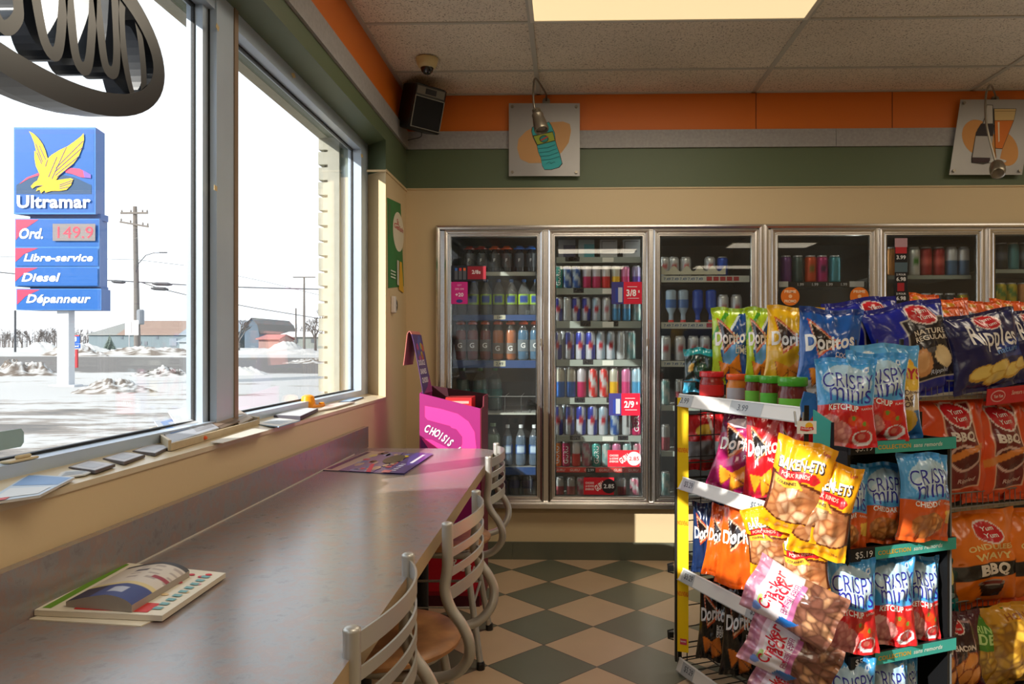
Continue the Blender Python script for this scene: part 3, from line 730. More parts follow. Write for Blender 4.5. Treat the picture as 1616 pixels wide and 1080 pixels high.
# ---- bare trees
def tree_mesh(seed, h=7.0, col=(92, 85, 82), spread=.5):
    rnd = random.Random(seed); m = MB()
    def br(p, d, l, r, lev):
        q = p+d*l; m.tube([p, (p+q)/2+Vector((rnd.uniform(-.04, .04)*l, 0, 0)), q], [r, r*.8, r*.6], 4, col=L(col), cap=False)
        if lev == 0: return
        for k in range(3 if lev > 1 else 6):
            a = rnd.uniform(0, 2*PI); s_ = rnd.uniform(.3, .9)*spread*1.4
            nd = (d+Vector((math.cos(a)*s_, math.sin(a)*s_, rnd.uniform(-.1, .25)))).normalized()
            br(p+d*l*rnd.uniform(.55, 1), nd, l*rnd.uniform(.55, .8), r*.55, lev-1)
    br(Vector((0, 0, -.3)), Vector((0, 0, 1)), h*.36, h*.03, 4)
    return m.mesh('bare_tree', PRINT)
TM = [tree_mesh(s_) for s_ in (1, 2, 3, 4)]
k = 0
for (u, y, sc) in [(-8, 175, .85), (6, 165, .75), (20, 180, .9), (34, 160, .8), (48, 175, .85), (60, 165, .9), (74, 178, .95), (86, 160, .85), (98, 182, .9), (112, 170, 1.0), (126, 185, .9), (138, 176, .8), (150, 190, .8)]:
    q = P(u, 546, y=y); o = link('bare_tree', TM[k % 4], None, (q.x, q.y, gz(q.x, q.y))); o.scale = (sc*1.1, sc*1.1, sc*.85); o.rotation_euler = (0, 0, k*1.3)
    tag(o, 'hazy bare tree in the far tree line left of the barn, %s from the left' % ORD[k], 'tree', 'bare trees of the far tree line'); k += 1
for (u, y, sc, lab) in [(376, 90, .92, 'bare young tree just right of the window post'), (498, 80, 1.0, 'large bare tree beside the farmhouse near the brick jamb'), (514, 95, 1.1, 'bare tree partly hidden behind the brick jamb'), (420, 170, 1.0, 'distant bare tree behind the gambrel barn'), (436, 180, .9, 'distant bare tree behind the reddish hut'), (458, 175, .9, 'distant bare tree above the middle of the farmhouse roof'), (474, 170, .8, 'distant bare tree left of the thin far utility pole')]:
    q = P(u, 550, y=y); o = link('bare_tree', TM[k % 4], None, (q.x, q.y, gz(q.x, q.y))); o.scale = (sc*.9, sc*.9, sc*.75); o.rotation_euler = (0, 0, k); tag(o, lab, 'tree', 'bare trees'); k += 1

def forest(label, spans, y0, seed):
    """far leafless wood: trunks and twigs nobody could count"""
    rnd = random.Random(seed); m = MB()
    for (u0, u1, n, hp) in spans:
        for _ in range(n):
            u = rnd.uniform(u0, u1); y = y0+rnd.uniform(-12, 25); q = P(u, 546, y=y); g = gz(q.x, q.y)-.3; h = hp*y/F*rnd.uniform(.55, 1.1); c = rnd.choice(((104, 98, 96), (122, 114, 110), (92, 90, 92)))
            m.tube([(q.x, y, g), (q.x+rnd.uniform(-.3, .3), y, g+h)], [.10, .03], 3, col=L(c), cap=False)
            for k in range(7):
                z = g+h*rnd.uniform(.25, .9); a = rnd.uniform(-1, 1); l = h*rnd.uniform(.1, .26); m.tube([(q.x, y, z), (q.x+a*l, y+rnd.uniform(-1, 1), z+l*.9)], [.06, .025], 3, col=L(c), cap=False)
    o = m.build('tree_line', PRINT, None); tag(o, label, 'trees', kind='stuff')
forest('hazy grey leafless wood along the horizon left of the long barn', [(-60, 175, 300, 30)], 230, 5)
forest('hazy grey leafless wood along the horizon above the low farmhouse', [(395, 530, 150, 36)], 230, 6)

# ================================================================== COOLER
YF = 4.30                                   # plane of the door fronts
def XC(u, y=YF): return P(u, 500, y=y).x
def ZC(v, u=950, y=YF): return P(u, v, y=y).z
doors = [(701, 858), (865, 1025), (1031, 1197), (1217, 1384), (1389, 1554), (1560, 1728)]
zt, zb = ZC(354), ZC(800)
liner = mat('cooler_liner', (84, 86, 84), .6); rackm = mat('cooler_shelf_wire', (150, 150, 146), .5)
tubem = mat('cooler_tube', (240, 244, 235), .5, emit=7)
prof = [(0, 0), (.0, .012), (.003, .017), (.010, .020), (.019, .018), (.023, .012), (.027, .012), (.031, .016), (.037, .016), (.041, .010), (.041, -.01)]
units = []
for ui, (ua, ub, dd, lab) in enumerate(((687, 1206, doors[:3], 'three-door chrome-framed drinks cooler built into the wall nearest the window'), (1206, 1735, doors[3:], 'three-door chrome-framed drinks cooler standing behind the snack gondola'))):
    x0, x1 = XC(ua), XC(ub)
    t = thing('drinks_cooler', lab, 'refrigerator', (x0, BY, zb), group='built-in glass-door drinks coolers')
    m = MB(); d = .62; yb = BY+d
    # liner: back, floor, top, sides as a single open shell
    m.box((x0+.02, yb, zb+.02), (x1-.02, yb+.02, zt-.02)); m.box((x0+.02, BY, zb+.005), (x1-.02, yb, zb+.03)); m.box((x0+.02, BY, zt-.035), (x1-.02, yb, zt-.015))
    m.box((x0+.004, BY, zb+.02), (x0+.03, yb, zt-.02)); m.box((x1-.03, BY, zb+.02), (x1-.004, yb, zt-.02))
    m.build('cabinet', liner, t)
    m = MB(); m.picture(x0, x1, zb, zt, YF+.035, [(0, -.02), (0, .022), (.004, .03), (.014, .033), (.024, .03), (.028, .022), (.028, -.03)])
    for (a, b), (c, e) in zip(dd, dd[1:]):
        xa, xb = XC(b)-.012, XC(c)+.012; m.box((xa, YF+.02, zb+.02), (xb, BY+.02, zt-.02))
    m.box((x0+.02, YF+.012, zb+.02), (XC(dd[0][0])+.004, BY+.02, zt-.02)); m.box((XC(dd[-1][1])-.004, YF+.012, zb+.02), (x1-.02, BY+.02, zt-.02)); m.box((x0+.02, YF+.012, ZC(362)-.004), (x1-.02, BY+.02, zt-.02))
    o = m.build('outer_frame', chrome, t, smooth=50)
    m = MB(); m.box((x0-.004, YF-.004, zb-.012), (x1, YF+.045, zb+.012)); m.build('kick_strip', chrome, t)
    for (a, b) in dd[:-1] if ui == 0 else dd[:1]:
        xx = XC(b)+.010; m = MB(); m.tube([(xx, BY+.04, zb+.06), (xx, BY+.04, zt-.06)], .008, 6); m.build('light_tube', tubem, t)
    for di, (a, b) in enumerate(dd):
        xa, xb = XC(a), XC(b); za, zz = ZC(795), ZC(362)
        df = MB(); df.picture(xa, xb, za, zz, YF+.02, prof); f = df.build('door', chrome, t, smooth=50)
        g = MB(); g.box((xa+.036, YF+.006, za+.036), (xb-.036, YF+.010, zz-.036)); g.build('glass', CG, f)
        k = MB(); k.picture(xa+.04, xb-.04, za+.04, zz-.04, YF+.018, [(0, 0), (0, .006), (.006, .006), (.006, 0)]); k.build('seal', gasket, f)
        if ui == 0:
            h = MB(); zh = ZC(540); h.box((xb-.018, YF-.012, zh-.03), (xb-.008, YF, zh+.02), bev=.003); h.tube([(xb-.013, YF-.014, zh-.022), (xb-.013, YF-.014, zh-.048)], .004, 6); h.build('latch', chrome, f)
    units.append(t)

# shelves (door, v of the shelf lip top, colour of the price strip)
YS = 4.395
pw, pg, pbl, prd, pbk = (186, 188, 178), (150, 158, 150), (40, 70, 120), (206, 44, 40), (26, 26, 28)
SH = {0: [(429, pw, 6), (497, pbl, 9), (569, pbl, 12), (652, pw, 3), (738, pbl, 12), (785, pg, 4)],
      1: [(406, pg, 9), (455, pg, 10), (507, pg, 11), (568, pg, 10), (628, pg, 10), (688, pg, 9), (738, prd, 8), (784, pg, 3)],
      2: [(436, pw, 10), (509, pw, 10), (570, pw, 9), (640, pg, 8), (712, pg, 8), (784, pg, 3)],
      3: [(446, pbk, 8), (520, pg, 8), (600, pg, 8), (690, pg, 8), (784, pg, 3)],
      4: [(436, pg, 6), (510, pg, 6), (600, pg, 8), (690, pg, 8), (784, pg, 3)],
      5: [(427, pg, 6), (483, pg, 6), (560, pg, 8), (690, pg, 8), (784, pg, 3)]}
for di, rows in SH.items():
    xa, xb = XC(doors[di][0])+.038, XC(doors[di][1])-.038; t = units[0 if di < 3 else 1]
    for (v, c, hpx) in rows:
        z = ZC(v, y=YS); m = MB(); h = hpx*YS/F
        m.box((xa-.01, YS, z-.006), (xb+.01, BY+.56, z), 1)
        n = 14
        s_ = m.build('shelf', [PRINT, rackm], t)
        m = MB(); m.box((xa-.01, YS-.006, z-h), (xb+.01, YS, z), col=L(c))
        f_ = Flat(m, (xa, YS-.006, z-h), (1, 0, 0), (0, 0, 1), .0008)
        W_ = xb-xa; rnd = random.Random(di*31+v)
        if c == pg and hpx > 7 and di == 1:
            for _ in range(rnd.choice((1, 2))):
                x = rnd.uniform(.1, .75)*W_; f_.rect(x, h*.25, x+.06, h*1.05, (24, 24, 30), up=False); f_.text('4.79', x+.03, h*.62, h*.45, (220, 220, 220), up=False)
            f_.k += 1
            if rnd.random() < .6: f_.rect(W_*.55, h*.1, W_*.68, h*.9, (226, 226, 216))
        if c == prd:
            f_.rect(0, h*.12, W_, h*.88, (230, 50, 46))
            for k in range(6): f_.text('GURU', W_*(.06+.17*k), h*.5, h*.5, (240, 200, 190), shear=.2, up=False)
            f_.k += 2; f_.rect(W_*.36, 0, W_*.47, h, (24, 24, 26)); f_.text('2.99', W_*.415, h*.5, h*.5, (210, 210, 210))
        if c == pbl and hpx > 8:
            f_.rect(W_*.48, h*.2, W_*.62, h*.95, (196, 194, 170)); f_.text('2.49', W_*.55, h*.55, h*.4, (50, 60, 90))
        if c == pw and di == 2:
            for k in range(5): f_.text('7.49', W_*(.1+.09*k), h*.5, h*.45, (60, 90, 130), up=False)
            f_.k += 1
            for k in range(5): f_.rect(W_*(.54+.075*k), h*.2, W_*(.6+.075*k), h*.85, (160, 40, 46), up=False)
        if c == pbk:
            for k in range(4): f_.text('1.99', W_*(.3+.16*k), h*.5, h*.55, (200, 200, 200), up=False)
            f_.k += 1; f_.rect(0, .0, W_*.16, h*1.1, (205, 205, 200)); f_.rect(W_*.84, 0, W_, h*1.1, (205, 205, 200))
        m.build('price_strip', PRINT, s_)
# scalloped bottle holder on the top shelf behind the third door
m = MB(); z = ZC(434, y=YS); xa, xb = XC(1046), XC(1150)
n = 60; pts = [(xa, YS-.012, z)]+[(xa+(xb-xa)*i/n, YS-.012, z+.018+.032*abs(math.cos(PI*5*i/n))**2.2) for i in range(n+1)]+[(xb, YS-.012, z)]
m.slab(pts, (0, .004, 0)); m.build('bottle_divider', mat('divider_cream', (188, 186, 166), .5), units[0])
# empty wire basket behind the first door
m = MB(); z = ZC(651, y=YS); 
for u0, u1 in ((766, 795), (795, 821), (821, 845)):
    xa, xb = XC(u0), XC(u1); zz = ZC(626, y=YS)
    m.tube([(xa, YS-.008, z), (xa, YS-.008, zz), (xb, YS-.008, zz), (xb, YS-.008, z)], .0025, 5); m.tube([(xa, YS-.008, zz), (xa, YS+.3, zz)], .002, 4); m.tube([((xa+xb)/2, YS-.008, z), ((xa+xb)/2, YS+.3, z+.004)], .0025, 4)
m.build('wire_basket', rackm, units[0])

# ------------------------------------------------------------------ cans, bottles
def can_mesh(h, r, motif, cols, lid=(170, 172, 174), text=None, tcol=(240, 240, 240)):
    m = MB()
    pr = [(r*.78, 0), (r*.97, h*.03), (r, h*.06), (r, h*.3), (r, h*.45), (r, h*.5), (r, h*.55), (r, h*.7), (r, h*.88), (r*.9, h*.93), (r*.78, h*.965), (r*.8, h*.985), (r*.8, h), (r*.72, h*.985), (r*.1, h*.985)]
    C_ = [L(c) for c in cols]
    def cf(a, z):
        v = z/h; s_ = math.sin(a); fr = -s_   # fr = 1 faces the viewer
        if v > .94: return L(lid)
        if motif == 'quad':      # blue and silver quarters
            q = (math.cos(a) > 0) ^ (v > .5); c = C_[0] if q else C_[1]
            if fr > .86 and .44 < v < .56: c = C_[2]
            return c
        if motif == 'two': return C_[0] if v < .55 else C_[1]
        if motif == 'band': return C_[1] if .3 < v < .6 else C_[0]
        if motif == 'logo': return C_[1] if (fr > .84 and .44 < v < .64) else C_[0]
        if motif == 'swirl': return C_[1] if math.sin(a*2+v*9) > .2 else C_[0]
        return C_[0]
    m.lathe(pr, n=20, colf=cf)
    if text:
        v, f = text2d(text, .02)
        sc = .7*h/(v[:, 0].max()-v[:, 0].min()); 
        def place(p):   # lettering climbs the can
            a = -PI/2-p[1]*sc/r; return ((r+.0006)*math.cos(a), (r+.0006)*math.sin(a), h*.48+p[0]*sc)
        m.add([place(p) for p in v], f, 0, L(tcol))
    return m.mesh('drink_can', CAN, smooth=50)
SB, SS, SR = (28, 44, 140), (186, 190, 198), (170, 30, 50)
CANS = {
    'energy_blue': (.150, .0265, 'quad', [SB, SS, SR], 'blue-silver slim energy can'),
    'energy_big': (.165, .029, 'quad', [SB, SS, SR], 'large blue-silver energy can'),
    'energy_pale': (.150, .0265, 'quad', [(150, 172, 188), SS, SR], 'pale blue slim can, red mark'),
    'silver': (.150, .0265, 'plain', [(180, 184, 186)], 'plain silver slim can'),
    'white': (.150, .0265, 'logo', [(205, 206, 206), (190, 120, 130)], 'faintly red-marked white slim can'),
    'pink': (.150, .0265, 'two', [(206, 60, 120), (206, 120, 160)], 'pink slim can'),
    'magenta': (.150, .0265, 'two', [(180, 24, 84), (190, 184, 190)], 'silver-topped magenta slim can'),
    'magtxt': (.150, .0265, 'two', [(180, 24, 84), (176, 30, 90)], 'all-magenta slim can'),
    'red': (.150, .0265, 'two', [(200, 36, 36), (196, 190, 186)], 'silver-topped red slim can'),
    'redsw': (.150, .0265, 'swirl', [(204, 40, 36), (190, 190, 190)], 'red-silver patterned slim can'),
    'yellow': (.150, .0265, 'two', [(226, 178, 20), (190, 188, 170)], 'silver-topped yellow slim can'),
    'purple': (.150, .0265, 'two', [(98, 70, 160), (160, 150, 186)], 'purple slim can'),
    'teal': (.150, .0265, 'two', [(26, 132, 122), (60, 150, 140)], 'teal slim can'),
    'skyblue': (.150, .0265, 'two', [(70, 150, 196), (160, 190, 206)], 'sky blue slim can'),
    'blue': (.160, .028, 'two', [(24, 100, 190), (190, 186, 170)], 'silver-topped bright blue can'),
    'bluesw': (.150, .0265, 'swirl', [(30, 84, 160), (170, 186, 200)], 'blue-silver patterned slim can'),
    'orange': (.150, .0265, 'two', [(224, 110, 30), (220, 130, 60)], 'orange slim can'),
    'greyred': (.150, .0265, 'two', [(150, 60, 70), (150, 150, 150)], 'grey-topped dull red can'),
    'greypink': (.150, .0265, 'swirl', [(170, 90, 110), (176, 170, 170)], 'grey-pink patterned slim can'),
    'greyteal': (.150, .0265, 'swirl', [(120, 160, 160), (180, 190, 186)], 'grey-aqua patterned slim can'),
    'beer_silver': (.125, .032, 'logo', [(184, 186, 188), (176, 90, 90)], 'silver beer can, red emblem'),
    'beer_blue': (.125, .032, 'plain', [(24, 70, 170)], 'blue beer can'),
    'tall_red': (.162, .033, 'band', [(150, 24, 30), (206, 90, 80)], 'tall dark red can'),
    'tall_white': (.162, .033, 'two', [(70, 104, 140), (196, 198, 200)], 'white-topped tall blue can'),
    'tall_green': (.162, .033, 'logo', [(196, 200, 196), (60, 130, 50)], 'tall white can, green mark'),
    'tall_gold': (.162, .033, 'plain', [(180, 120, 60)], 'tall copper coloured can'),
    'tall_dark': (.162, .033, 'band', [(34, 40, 48), (80, 90, 104)], 'tall dark grey can'),
    'tall_greyg': (.162, .033, 'plain', [(60, 78, 76)], 'tall dark grey-green can'),
    'tall_orange': (.162, .033, 'logo', [(190, 70, 24), (110, 90, 30)], 'tall rust orange can'),
    'tall_purple': (.162, .033, 'plain', [(96, 50, 110)], 'tall purple can'),
    'tall_magenta': (.162, .033, 'logo', [(160, 26, 96), (60, 20, 60)], 'tall magenta can'),
    'tall_teal': (.162, .033, 'plain', [(60, 128, 140)], 'tall teal can'),
    'tall_yg': (.150, .033, 'swirl', [(190, 170, 40), (90, 130, 50)], 'yellow-green patterned can'),
}
_cm = {}
def get_can(k):
    if k not in _cm:
        h, r, mo, cols, lab = CANS[k]
        _cm[k] = can_mesh(h, r, mo, cols, text='GURU' if k in ('magtxt', 'teal', 'orange') else None)
    return _cm[k]
DN = ['first', 'second', 'third', 'fourth', 'fifth', 'sixth']
def put(me, nm, u, door, row, order, lab, z=None, y=4.47, cat='can', dy=0, scale=None):
    v = SH[door][row][0]; z = ZC(v, y=YS); q = P(u, v, y=y)
    o = link(nm, me, None, (q.x, y+dy, z)) if not isinstance(me, bpy.types.Object) else dup(me, loc=(q.x, y+dy, z))
    if scale: o.scale = scale
    tag(o, '%s, %s from left, %s shelf of the %s cooler door' % (lab, ORD[order], ORD[row], DN[door]), cat, '%s on shelf %s of the %s cooler door' % ('cans' if cat == 'can' else 'bottles', ORD[row], DN[door]))
    return o
def cans(door, row, items, y=4.435, h=None):
    for k, (u, kk) in enumerate(items):
        s = None
        if h: s = (1, 1, h/CANS[kk][0])
        put(get_can(kk), 'drink_can', u, door, row, k, CANS[kk][4], y=y, scale=s)
cans(1, 1, list(zip((881, 895, 909, 926, 941, 956, 972, 987, 1004), ('teal', 'bluesw', 'bluesw', 'magenta', 'magenta', 'red', 'yellow', 'pink', 'purple'))), h=.132)
cans(1, 2, list(zip((881, 895, 909, 925, 941, 957, 973, 989, 1005), ('energy_blue', 'silver', 'energy_blue', 'energy_blue', 'energy_pale', 'white', 'skyblue', 'skyblue', 'greyteal'))), h=.140)
cans(1, 3, list(zip((879, 899, 916, 932, 948, 964, 980, 996), ('energy_big', 'energy_big', 'energy_big', 'energy_big', 'energy_pale', 'energy_pale', 'silver', 'greyteal'))), h=.166)
cans(1, 4, list(zip((884, 901, 918, 936, 953, 969, 988, 1004), ('blue', 'blue', 'magenta', 'redsw', 'redsw', 'yellow', 'pink', 'skyblue'))), h=.175)
cans(1, 5, list(zip((881, 899, 917, 935, 952, 970, 989, 1004), ('energy_big', 'energy_big', 'energy_big', 'energy_big', 'energy_pale', 'bluesw', 'silver', 'magtxt'))), h=.175)
cans(1, 6, list(zip((879, 893, 909, 925, 941, 957, 973, 990, 1006), ('orange', 'magtxt', 'red', 'greypink', 'teal', 'greyteal', 'pink', 'greyteal', 'greypink'))), h=.145)
cans(1, 7, list(zip((883, 901, 917, 936, 955, 981, 1001), ('greyred', 'greyred', 'greypink', 'greyred', 'greyred', 'greyred', 'greypink'))), h=.105)
cans(2, 0, list(zip((1048, 1063, 1082, 1120, 1140), ('beer_silver', 'beer_silver', 'beer_silver', 'beer_silver', 'beer_blue'))), h=.112)
cans(2, 1, list(zip((1141, 1162), ('beer_silver', 'beer_silver'))), h=.16)
cans(2, 2, list(zip((1050, 1073, 1094, 1112), ('beer_silver', 'beer_silver', 'beer_silver', 'beer_silver'))), h=.145)
cans(2, 3, list(zip((1050, 1072), ('greyteal', 'greyred'))), h=.15); cans(2, 4, list(zip((1050, 1071), ('greyred', 'red'))), h=.15); cans(2, 5, list(zip((1050, 1071), ('greyteal', 'greyred'))), h=.14)
cans(3, 0, list(zip((1240, 1259, 1279, 1297, 1317), ('tall_purple', 'tall_greyg', 'tall_orange', 'tall_magenta', 'tall_teal'))), h=.155)
cans(4, 0, list(zip((1406, 1424, 1442, 1461, 1481, 1501, 1520), ('tall_gold', 'tall_dark', 'tall_green', 'tall_red', 'tall_red', 'tall_white', 'tall_white'))), h=.165)
cans(4, 1, list(zip((1461, 1480, 1499, 1519), ('tall_red', 'tall_dark', 'tall_dark', 'tall_yg'))), h=.17)
cans(5, 0, list(zip((1580, 1598, 1616), ('tall_dark', 'tall_teal', 'tall_dark'))), h=.155)
cans(5, 1, list(zip((1578, 1595, 1614), ('tall_yg', 'tall_yg', 'tall_gold'))), h=.13)

PETW = glassmat('clear_plastic', (.86, .90, .90), 1.45, .06, .07)
def bottle(nm, h, r, liquid, label, cap, lv=(.30, .55), neck=.32, capw=.6, clear=True, lab2=None, shoulder=.72, letter=None):
    """body (top level) with cap and label children"""
    m = MB()
    pr = [(r*.7, 0), (r, h*.04), (r, h*.25), (r*.93, h*.3), (r, h*.36), (r, h*shoulder*.9), (r*.85, h*shoulder), (r*.45, h*(shoulder+.14)), (r*neck, h*(shoulder+.18)), (r*neck, h*.95)]
    if clear:
        m.lathe(pr, n=14, mi=0)
        if liquid:
            m.lathe([(q*.93, z+.002) for q, z in pr[:7]]+[(r*.5, h*shoulder*1.02)], n=14, mi=1, col=L(liquid))
    else: m.lathe(pr, n=14, mi=1, col=L(liquid))
    me = m.mesh(nm, [PETW, GLOSS], smooth=50)
    body = link(nm, me)
    m = MB(); cr_ = r*neck*1.15
    if capw > .7: m.lathe([(cr_*1.5, h*.87), (cr_*1.6, h*.92), (cr_*1.1, h*.94), (cr_, h*.955), (cr_*.8, h*1.0)], n=12, col=L(cap))
    else: m.lathe([(cr_, h*.92), (cr_*1.05, h*.93), (cr_*1.05, h*.995), (cr_*.9, h)], n=12, col=L(cap))
    c = m.build('cap', GLOSS, body)
    m = MB()
    def lf(a, z):
        if lab2 and -math.sin(a) > .72 and lv[0]+.05 < z/h < lv[1]-.04: return L(lab2)
        return L(label)
    m.lathe([(r*1.015, h*(lv[0]+(lv[1]-lv[0])*k/4)) for k in range(5)], n=20, colf=lf, caps=False)
    if letter:
        f_ = Flat(m, (0, -r*1.04, h*(lv[0]+lv[1])/2), (1, 0, 0), (0, 0, 1), .0003); f_.text(letter, 0, 0, h*.12, (232, 232, 232), bold=.02)
    m.build('label', GLOSS, body)
    return body
BOT = {
    'water': bottle('water_bottle', .21, .033, None, (156, 190, 40), (70, 110, 170), (.30, .58), lab2=(40, 70, 140)),
    'gat_red': bottle('sport_drink_bottle', .24, .034, (130, 30, 34), (120, 116, 116), (232, 92, 50), (.22, .5), neck=.45, capw=.8, letter='G'),
    'gat_orange': bottle('sport_drink_bottle', .24, .034, (200, 100, 24), (124, 116, 112), (232, 96, 50), (.16, .42), neck=.45, capw=.8, letter='G'),
    'gat_blue': bottle('sport_drink_bottle', .24, .034, (26, 100, 140), (110, 120, 126), (232, 92, 50), (.22, .5), neck=.45, capw=.8, letter='G'),
    'blk_red': bottle('sport_drink_bottle', .155, .032, (40, 40, 42), (70, 72, 74), (190, 50, 40), (.2, .72), neck=.62, capw=.8, clear=False, letter='F'),
    'blk_orange': bottle('sport_drink_bottle', .155, .032, (40, 40, 42), (66, 66, 68), (232, 96, 40), (.2, .72), neck=.62, capw=.8, clear=False, letter='F'),
    'blk_blue': bottle('sport_drink_bottle', .155, .032, (40, 44, 50), (66, 70, 78), (50, 110, 200), (.2, .72), neck=.62, capw=.8, clear=False, letter='F'),
    'soda': bottle('soda_bottle', .26, .045, (70, 92, 84), (60, 110, 104), (40, 130, 60), (.3, .5)),
    'small_water': bottle('water_bottle', .24, .031, (60, 90, 120), (30, 70, 130), (225, 228, 230), (.3, .52), lab2=(180, 200, 220)),
    'aloe': bottle('juice_bottle', .25, .046, (120, 140, 120), (110, 160, 40), (130, 150, 120), (.1, .38)),
    'dark': bottle('soda_bottle', .16, .032, (30, 32, 44), (36, 40, 70), (60, 50, 60), (.3, .6)),
    'alu': bottle('aluminium_beer_bottle', .19, .031, (24, 70, 168), (24, 70, 168), (200, 60, 50), (.3, .55), neck=.45, clear=False, lab2=(210, 218, 230), shoulder=.6),
    'alu2': bottle('aluminium_beer_bottle', .19, .031, (150, 170, 190), (60, 100, 160), (200, 60, 60), (.3, .55), neck=.45, clear=False, lab2=(205, 214, 226), shoulder=.6),
}
used = set()
def bots(door, row, items, lab_of, y=4.45, flip=False):
    for k, it in enumerate(items):
        u, kk = it[:2]; dy = it[2] if len(it) > 2 else 0
        src = BOT[kk]; v = SH[door][row][0]; z = ZC(v, y=YS); q = P(u, v, y=y)
        if kk not in used: used.add(kk); o = src; o.location = (q.x, y+dy, z)
        else: o = dup(src, loc=(q.x, y+dy, z))
        if flip: o.rotation_euler = (PI, 0, 0); o.location.z = z+.19
        tag(o, '%s, %s from left, %s shelf of the %s cooler door' % (lab_of[kk], ORD[k], ORD[row], DN[door]), 'bottle', 'bottles on shelf %s of the %s cooler door' % (ORD[row], DN[door]))
bots(0, 0, list(zip((741, 760, 781, 800, 820, 838), ('blk_red', 'blk_red', 'blk_orange', 'blk_orange', 'blk_blue', 'blk_blue'))), {'blk_red': 'red-capped small black bottle', 'blk_orange': 'orange-capped small black bottle', 'blk_blue': 'blue-capped small black bottle'})
bots(0, 1, [(u, 'water') for u in (727, 747, 767, 787, 807, 827, 845)], {'water': 'lime-labelled clear water bottle'})
bots(0, 2, list(zip((727, 746, 766, 786, 806, 826, 845), ('gat_red', 'gat_red', 'gat_red', 'gat_orange', 'gat_orange', 'gat_blue', 'gat_blue'))), {'gat_red': 'orange-capped red sports drink', 'gat_orange': 'orange-capped orange sports drink', 'gat_blue': 'orange-capped blue sports drink'})
bots(0, 3, [(728, 'soda', .05), (756, 'soda', .05), (778, 'soda', .12)], {'soda': 'green-capped clear soda bottle'})
bots(0, 4, [(778, 'aloe'), (801, 'small_water'), (822, 'small_water'), (843, 'small_water')], {'aloe': 'wide green-labelled juice bottle', 'small_water': 'white-capped blue-labelled water bottle'})
bots(0, 5, [(u, 'dark') for u in (732, 752, 772, 792, 812, 832)], {'dark': 'dark soda bottle'}, y=4.43)
bots(2, 1, [(1059, 'alu2'), (1078, 'alu2'), (1101, 'alu'), (1122, 'alu')], {'alu': 'upside-down royal blue beer bottle', 'alu2': 'upside-down pale blue beer bottle'}, flip=True)
# boxes on the upper shelf behind the second door
zb_ = ZC(406, y=YS)
for k, (u0, u1, c, lab) in enumerate(((881, 908, (120, 122, 130), 'grey and navy drink carton'), (913, 938, (150, 168, 170), 'teal-panelled pale drink carton'), (947, 974, (176, 178, 180), 'white drink multipack box'), (983, 1010, (176, 178, 180), 'white drink multipack box'))):
    xa, xb = P(u0, 400, y=4.43).x, P(u1, 400, y=4.43).x; h = .105
    m = MB(); m.box((0, 0, 0), (xb-xa, .22, h), col=L(c)); f_ = Flat(m, (0, 0, 0), (1, 0, 0), (0, 0, 1), .0008); W_ = xb-xa
    if k == 0: f_.rect(W_*.3, 0, W_, h*.7, (40, 44, 80))
    elif k == 1: f_.rect(W_*.35, 0, W_, h*.75, (70, 150, 160))
    else: f_.line([(.01, h*.3), (.01, h*.9), (W_-.01, h*.9)], .004, (90, 92, 96)); f_.text('energie', W_*.5, h*.35, h*.14, (90, 96, 110))
    o = m.build('drink_carton', PRINT, None, loc=(xa, 4.42, zb_)); tag(o, '%s, %s from left, top shelf of the second cooler door' % (lab, ORD[k]), 'box', 'cartons on the top shelf of the second cooler door')
# shopping of small things lying on shelves behind the second row: a second rank of cans seen between the fronts
for row, us, kk in ((3, (888, 907, 924, 940, 956, 972, 988), 'silver'), (4, (893, 910, 927, 945, 961, 979, 996), 'silver'), (5, (890, 908, 926, 944, 961, 980, 997), 'energy_pale')):
    for k, u in enumerate(us):
        o = put(get_can(kk), 'drink_can', u, 1, row, k, 'rear-rank can', y=4.53, scale=(1, 1, 1.12))
# signs stuck on the glass
def sticker(nm, u0, u1, v0, v1, lab, draw, base, y=YF-.0005, cat='sign', group=None):
    a, b = P(u0, v1, y=y), P(u1, v0, y=y); m = MB(); W_, H_ = b.x-a.x, b.z-a.z
    m.box((0, 0, 0), (W_, .002, H_), col=L(base)); f_ = Flat(m, (0, 0, 0), (1, 0, 0), (0, 0, 1), .0006); draw(f_, W_, H_)
    o = m.build(nm, PRINT, None, loc=(a.x, y, a.z)); return tag(o, lab, cat, group)
RED = (214, 24, 56)
def promo(price):
    def d(f, W_, H_):
        f.rect(0, 0, W_*.4, H_, (56, 54, 122)); f.rect(W_*.4, 0, W_, H_, RED); f.rect(W_*.13, H_*.08, W_*.33, H_*.72, (40, 60, 150)); f.rect(W_*.22, H_*.08, W_*.36, H_*.75, (180, 186, 196))
        f.text(price, W_*.65, H_*.5, H_*.3, (245, 240, 240), bold=.03, wmax=W_*.32); f.text('s', W_*.9, H_*.56, H_*.16, (245, 240, 240), bold=.02)
        f.rect(W_*.52, H_*.76, W_*.84, H_*.79, (240, 200, 210), up=False); f.rect(W_*.52, H_*.24, W_*.9, H_*.27, (240, 200, 210))
    return d
sticker('price_sign', 965, 1013, 445, 480, 'red and blue 3/8$ price sign stuck high on the second cooler door', promo('3/8'), RED)
sticker('price_sign', 961, 1010, 621, 656, 'red and blue 2/9$ price sign stuck lower on the second cooler door', promo('2/9'), RED)
